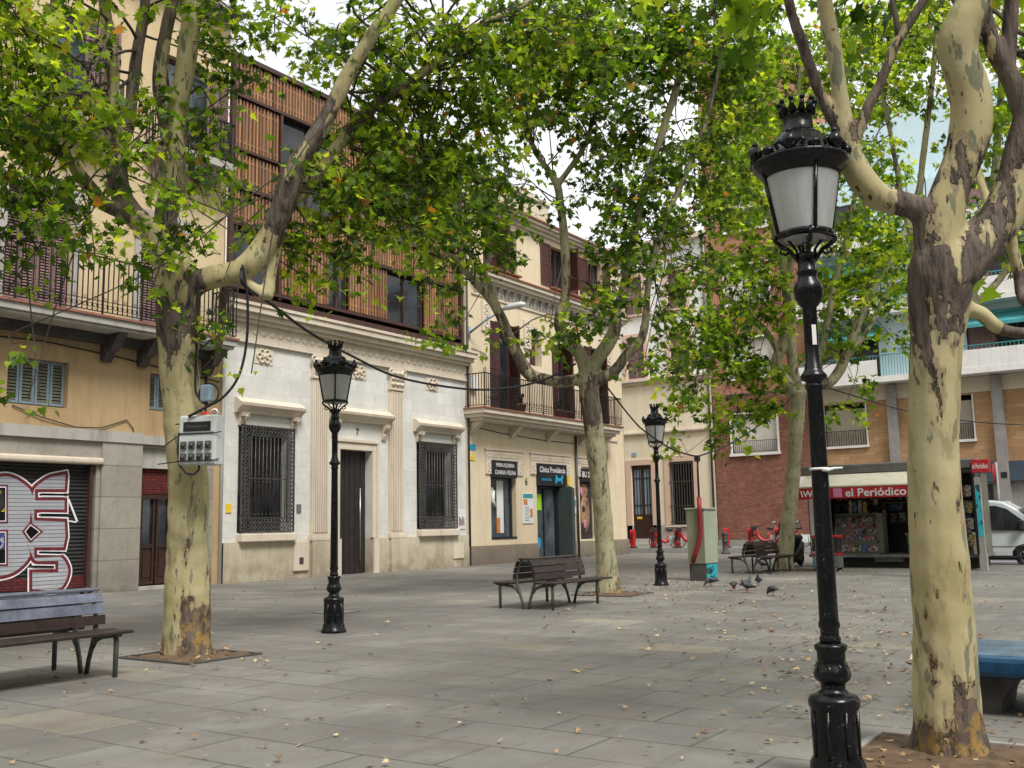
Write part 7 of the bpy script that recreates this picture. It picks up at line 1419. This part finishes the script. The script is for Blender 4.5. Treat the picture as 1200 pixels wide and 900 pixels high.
BL_B = [
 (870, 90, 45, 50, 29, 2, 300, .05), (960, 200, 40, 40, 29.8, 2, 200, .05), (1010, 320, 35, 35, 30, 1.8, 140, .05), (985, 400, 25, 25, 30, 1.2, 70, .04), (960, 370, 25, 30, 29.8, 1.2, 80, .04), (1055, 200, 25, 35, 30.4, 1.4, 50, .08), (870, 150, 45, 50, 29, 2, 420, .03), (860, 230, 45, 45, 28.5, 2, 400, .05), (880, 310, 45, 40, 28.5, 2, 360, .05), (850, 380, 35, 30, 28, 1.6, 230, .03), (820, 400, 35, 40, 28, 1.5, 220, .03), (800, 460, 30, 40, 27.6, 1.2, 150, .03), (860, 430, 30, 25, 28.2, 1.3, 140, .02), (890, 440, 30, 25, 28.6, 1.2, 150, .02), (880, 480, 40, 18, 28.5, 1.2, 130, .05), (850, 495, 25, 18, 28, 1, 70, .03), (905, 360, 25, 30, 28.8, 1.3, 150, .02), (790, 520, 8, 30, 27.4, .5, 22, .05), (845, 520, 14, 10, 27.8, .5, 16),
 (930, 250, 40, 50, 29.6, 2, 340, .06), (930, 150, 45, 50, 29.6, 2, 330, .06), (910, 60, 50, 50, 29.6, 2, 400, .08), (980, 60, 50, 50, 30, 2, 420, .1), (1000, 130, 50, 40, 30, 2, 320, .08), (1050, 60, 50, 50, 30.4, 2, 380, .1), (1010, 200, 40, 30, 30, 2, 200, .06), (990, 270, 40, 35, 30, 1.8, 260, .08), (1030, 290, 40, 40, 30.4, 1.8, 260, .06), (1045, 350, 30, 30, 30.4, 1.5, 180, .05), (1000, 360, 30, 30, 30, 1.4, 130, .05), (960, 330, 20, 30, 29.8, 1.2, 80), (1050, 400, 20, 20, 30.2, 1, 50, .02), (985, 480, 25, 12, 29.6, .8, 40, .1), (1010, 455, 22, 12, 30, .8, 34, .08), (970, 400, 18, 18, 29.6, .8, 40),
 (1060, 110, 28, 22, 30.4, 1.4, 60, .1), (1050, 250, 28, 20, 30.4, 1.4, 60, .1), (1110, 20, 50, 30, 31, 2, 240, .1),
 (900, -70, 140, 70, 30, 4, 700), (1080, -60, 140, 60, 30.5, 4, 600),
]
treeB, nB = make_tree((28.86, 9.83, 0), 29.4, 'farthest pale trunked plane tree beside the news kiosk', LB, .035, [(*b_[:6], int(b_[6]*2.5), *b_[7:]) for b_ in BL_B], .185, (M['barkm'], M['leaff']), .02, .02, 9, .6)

# ---- tree K (hidden trunk behind the nearest one, crown over the street)
LK = [
 [(1100, 684, 15, .5), (1100, 668, 12, .4), (1099, 620, 11, .25), (1097, 540, 10, .22), (1098, 480, 10.5, .25), (1100, 450, 10, .3)],
 [(1100, 456, 8, .3), (1112, 420, 7, .3), (1130, 370, 6, .3), (1150, 310, 5.5, .3), (1162, 240, 5, .3), (1170, 150, 4.4, .35), (1176, 60, 4, .4), (1180, -40, 3, .4)],
 [(1100, 456, 7, .3), (1090, 420, 6, .3), (1078, 360, 5, .3), (1072, 290, 4.4, .3), (1080, 200, 4, .35), (1092, 100, 3.4, .4), (1100, 0, 3, .4)],
 [(1130, 370, 5, .3), (1165, 335, 4.4, .3), (1200, 290, 4, .3), (1240, 240, 3.4, .3)],
 [(1072, 290, 4, .3), (1058, 240, 3.4, .35), (1046, 170, 3, .4), (1030, 90, 2.6, .4)],
]
BL_K = [(1160, 270, 45, 40, 24, 1.8, 260, .08), (1190, 220, 40, 50, 24, 1.8, 260, .1), (1080, 290, 30, 30, 24, 1.4, 120, .08), (1060, 330, 25, 25, 24, 1.2, 80, .06), (1150, 40, 60, 50, 24, 2, 420, .12), (1080, 40, 60, 45, 24, 2, 380, .1), (1190, 120, 45, 50, 24, 2, 320, .1), (1100, 105, 35, 22, 24, 1.2, 90, .12), (1145, 160, 30, 40, 24, 1.5, 150, .1),
 (1040, 100, 35, 30, 24, 1.5, 160, .1), (1035, 240, 25, 25, 24, 1.2, 70, .08), (1200, 320, 25, 18, 24, 1, 60, .05), (1020, 20, 50, 40, 24.5, 1.8, 260, .1), (1095, 250, 14, 25, 24, 1, 40, .1), (1150, -80, 120, 60, 24, 3, 500), (1290, 150, 60, 140, 24, 3, 400), (1010, 180, 30, 25, 24, 1.2, 100, .08)]
gk = world(((1100-600)/F, (674-450)/F, 1)); gt = -CH/gk.z
treeK, nK = make_tree((gk.x*gt, gk.y*gt, 0), 24.1, 'plane tree standing hidden behind the nearest trunk, its light green crown spreading above', LK, .035, [(*b_[:6], int(b_[6]*2.0), *b_[7:]) for b_ in BL_K], .165, (M['barkm'], M['leaff']), .03, .02, 9, .6)

# ---- tree R (nearest, right edge)
LR = [
 [(1116, 905, 50, .62), (1115, 885, 45, .66), (1114, 860, 41, .58), (1111, 830, 38, .48), (1109, 790, 37, .34), (1106, 740, 35.5, .24), (1102, 690, 34, .24), (1098, 630, 32, .24), (1095, 560, 29, .24), (1094, 500, 28, .26), (1095, 440, 29, .28), (1097, 405, 30, .36), (1099, 375, 33, .52), (1101, 325, 37, .66), (1103, 300, 33, .6), (1104, 280, 24, .5), (1105, 262, 12, .3)],
 [(1098, 300, 26, .62), (1092, 275, 22, .5), (1083, 252, 17, .55), (1066, 241, 15, .6), (1045, 237, 15, .42), (1025, 228, 16, .26), (1008, 208, 17, .15), (996, 183, 15, .3), (990, 160, 14, .5), (987, 130, 11, .4), (982, 95, 9.5, .15), (976, 50, 9.5, .1), (967, 5, 9.5, .1), (962, -60, 9, .15)],
 [(992, 165, 9, .6), (978, 145, 7, .7), (966, 122, 7, .7), (950, 80, 7, .65), (938, 45, 6.5, .65), (926, 10, 6, .5), (915, -50, 5, .5)],
 [(996, 170, 9, .6), (1008, 150, 7, .6), (1017, 125, 6.5, .65), (1032, 98, 6.5, .6), (1046, 60, 6, .65), (1060, 35, 6, .5), (1085, -5, 5.5, .6), (1105, -60, 5, .5)],
 [(1104, 310, 32, .5), (1100, 285, 28, .3), (1106, 252, 25, .26), (1114, 222, 22, .54), (1127, 192, 21, .46), (1136, 160, 22, .4), (1139, 125, 23, .15), (1133, 95, 23, .28), (1124, 70, 22, .25), (1121, 50, 23, .15), (1130, 25, 22, .1), (1142, 0, 20, .15), (1150, -60, 18, .2)],
 [(1110, 318, 34, .62), (1130, 300, 31, .58), (1150, 283, 28, .42), (1168, 262, 26, .46), (1182, 235, 23, .38), (1192, 205, 20, .58), (1200, 170, 20, .66), (1210, 130, 19, .6), (1222, 80, 17, .6), (1230, 20, 15, .5)],
 [(1205, 150, 13, .66), (1194, 115, 12, .66), (1178, 80, 11, .66), (1165, 58, 10, .5), (1158, 30, 8, .66), (1150, -10, 7, .6), (1150, -60, 6, .6)],
 [(1180, 92, 9, .6), (1182, 60, 8.5, .66), (1184, 25, 8.5, .6), (1186, -20, 7, .6)],
 [(1118, 350, 14, .6), (1135, 362, 9.5, .35), (1150, 368, 9, .12), (1164, 380, 8.5, .2), (1180, 388, 7.5, .7), (1205, 390, 7, .7), (1240, 385, 6, .6)],
 [(1178, 250, 9, .3, .2), (1184, 275, 6.5, .2, .3), (1190, 305, 6.5, .2, .3), (1196, 330, 7.5, .5, .3), (1200, 350, 8, .6, .2), (1215, 365, 7, .6, .1)],
 [(1150, 290, 10, .5, .3), (1160, 250, 6, .15, .6), (1150, 215, 5, .15, .8), (1143, 190, 4.5, .2, 1)],
]
BL_R = [
 (1040, -60, 120, 50, 8, 1.5, 260, .05), (880, -90, 110, 60, 7.6, 1.5, 260), (1200, -90, 110, 60, 7.6, 1.5, 260), (1300, 100, 70, 120, 7, 1.3, 260), (1260, 300, 50, 60, 7, 1, 80),
 (1060, -220, 220, 90, 6.5, 2, 500),
]
treeR, nR = make_tree((6.57, 1.36, 0), 6.2, 'nearest plane tree with a thick mottled trunk at the right', LR, .016, BL_R, .17, (M['bark'], M['leaf']), .05)

# ================================================================== fallen leaves
def litter(n, f):
    P_ = []
    while len(P_) < n:
        q = f()
        if q is not None: P_.append(q)
    return P_
def from_px(px, py):
    v = world(((px-600)/F, (py-450)/F, 1))
    if v.z > -.004: return None
    t = -CH/v.z; x, y = v.x*t, v.y*t
    if y > FY-.3 or x > 42: return None
    return (x, y)
pts = litter(210, lambda: from_px(rng.uniform(0, 1060), rng.uniform(675, 900)))+litter(420, lambda: from_px(rng.normal(960, 110), rng.triangular(668, 700, 830)))+litter(130, lambda: from_px(rng.normal(1000, 60), rng.uniform(680, 850)))+litter(130, lambda: from_px(rng.uniform(640, 900), rng.triangular(668, 690, 760)))
pts += litter(120, lambda: from_px(rng.normal(740, 60), rng.normal(690, 7)))+litter(110, lambda: from_px(rng.normal(780, 50), rng.normal(680, 6)))+litter(60, lambda: from_px(rng.normal(225, 60), rng.normal(768, 8)))+litter(160, lambda: (rng.uniform(2, 34), rng.uniform(-6, 22)))
pts += litter(50, lambda: (rng.uniform(6.1, 7.1), rng.uniform(.4, 1.85)))+litter(150, lambda: (rng.normal(28.5, 2), rng.normal(9.5, 1.5)))+litter(60, lambda: from_px(rng.uniform(1145, 1200), rng.uniform(672, 860)))
n = len(pts); P3 = np.array([(x, y, rng.uniform(.012, .035)) for x, y in pts]); a_ = rng.uniform(0, 6.3, n)
V, Fc, T_ = leaf_arrays(P3, np.stack([np.cos(a_), np.sin(a_), rng.normal(0, .12, n)], 1), rng.normal(0, .22, (n, 3))+np.array([0, 0, 1]), rng.uniform(.035, .085, n)*np.where(P3[:,0]*.826+P3[:,1]*.563<9.5,.75,1), np.clip(rng.beta(1.7, 2.0, n), 0, 1))
V[:, 2] = np.maximum(V[:, 2], .006)
tag(np_mesh('fallen_leaves', V, Fc, M['litter'], None, T_), 'dry brown and yellow plane leaves scattered over the paving', 'leaf litter', None, 'stuff')
print('leaves', nL, nM, nB, nR, nK)
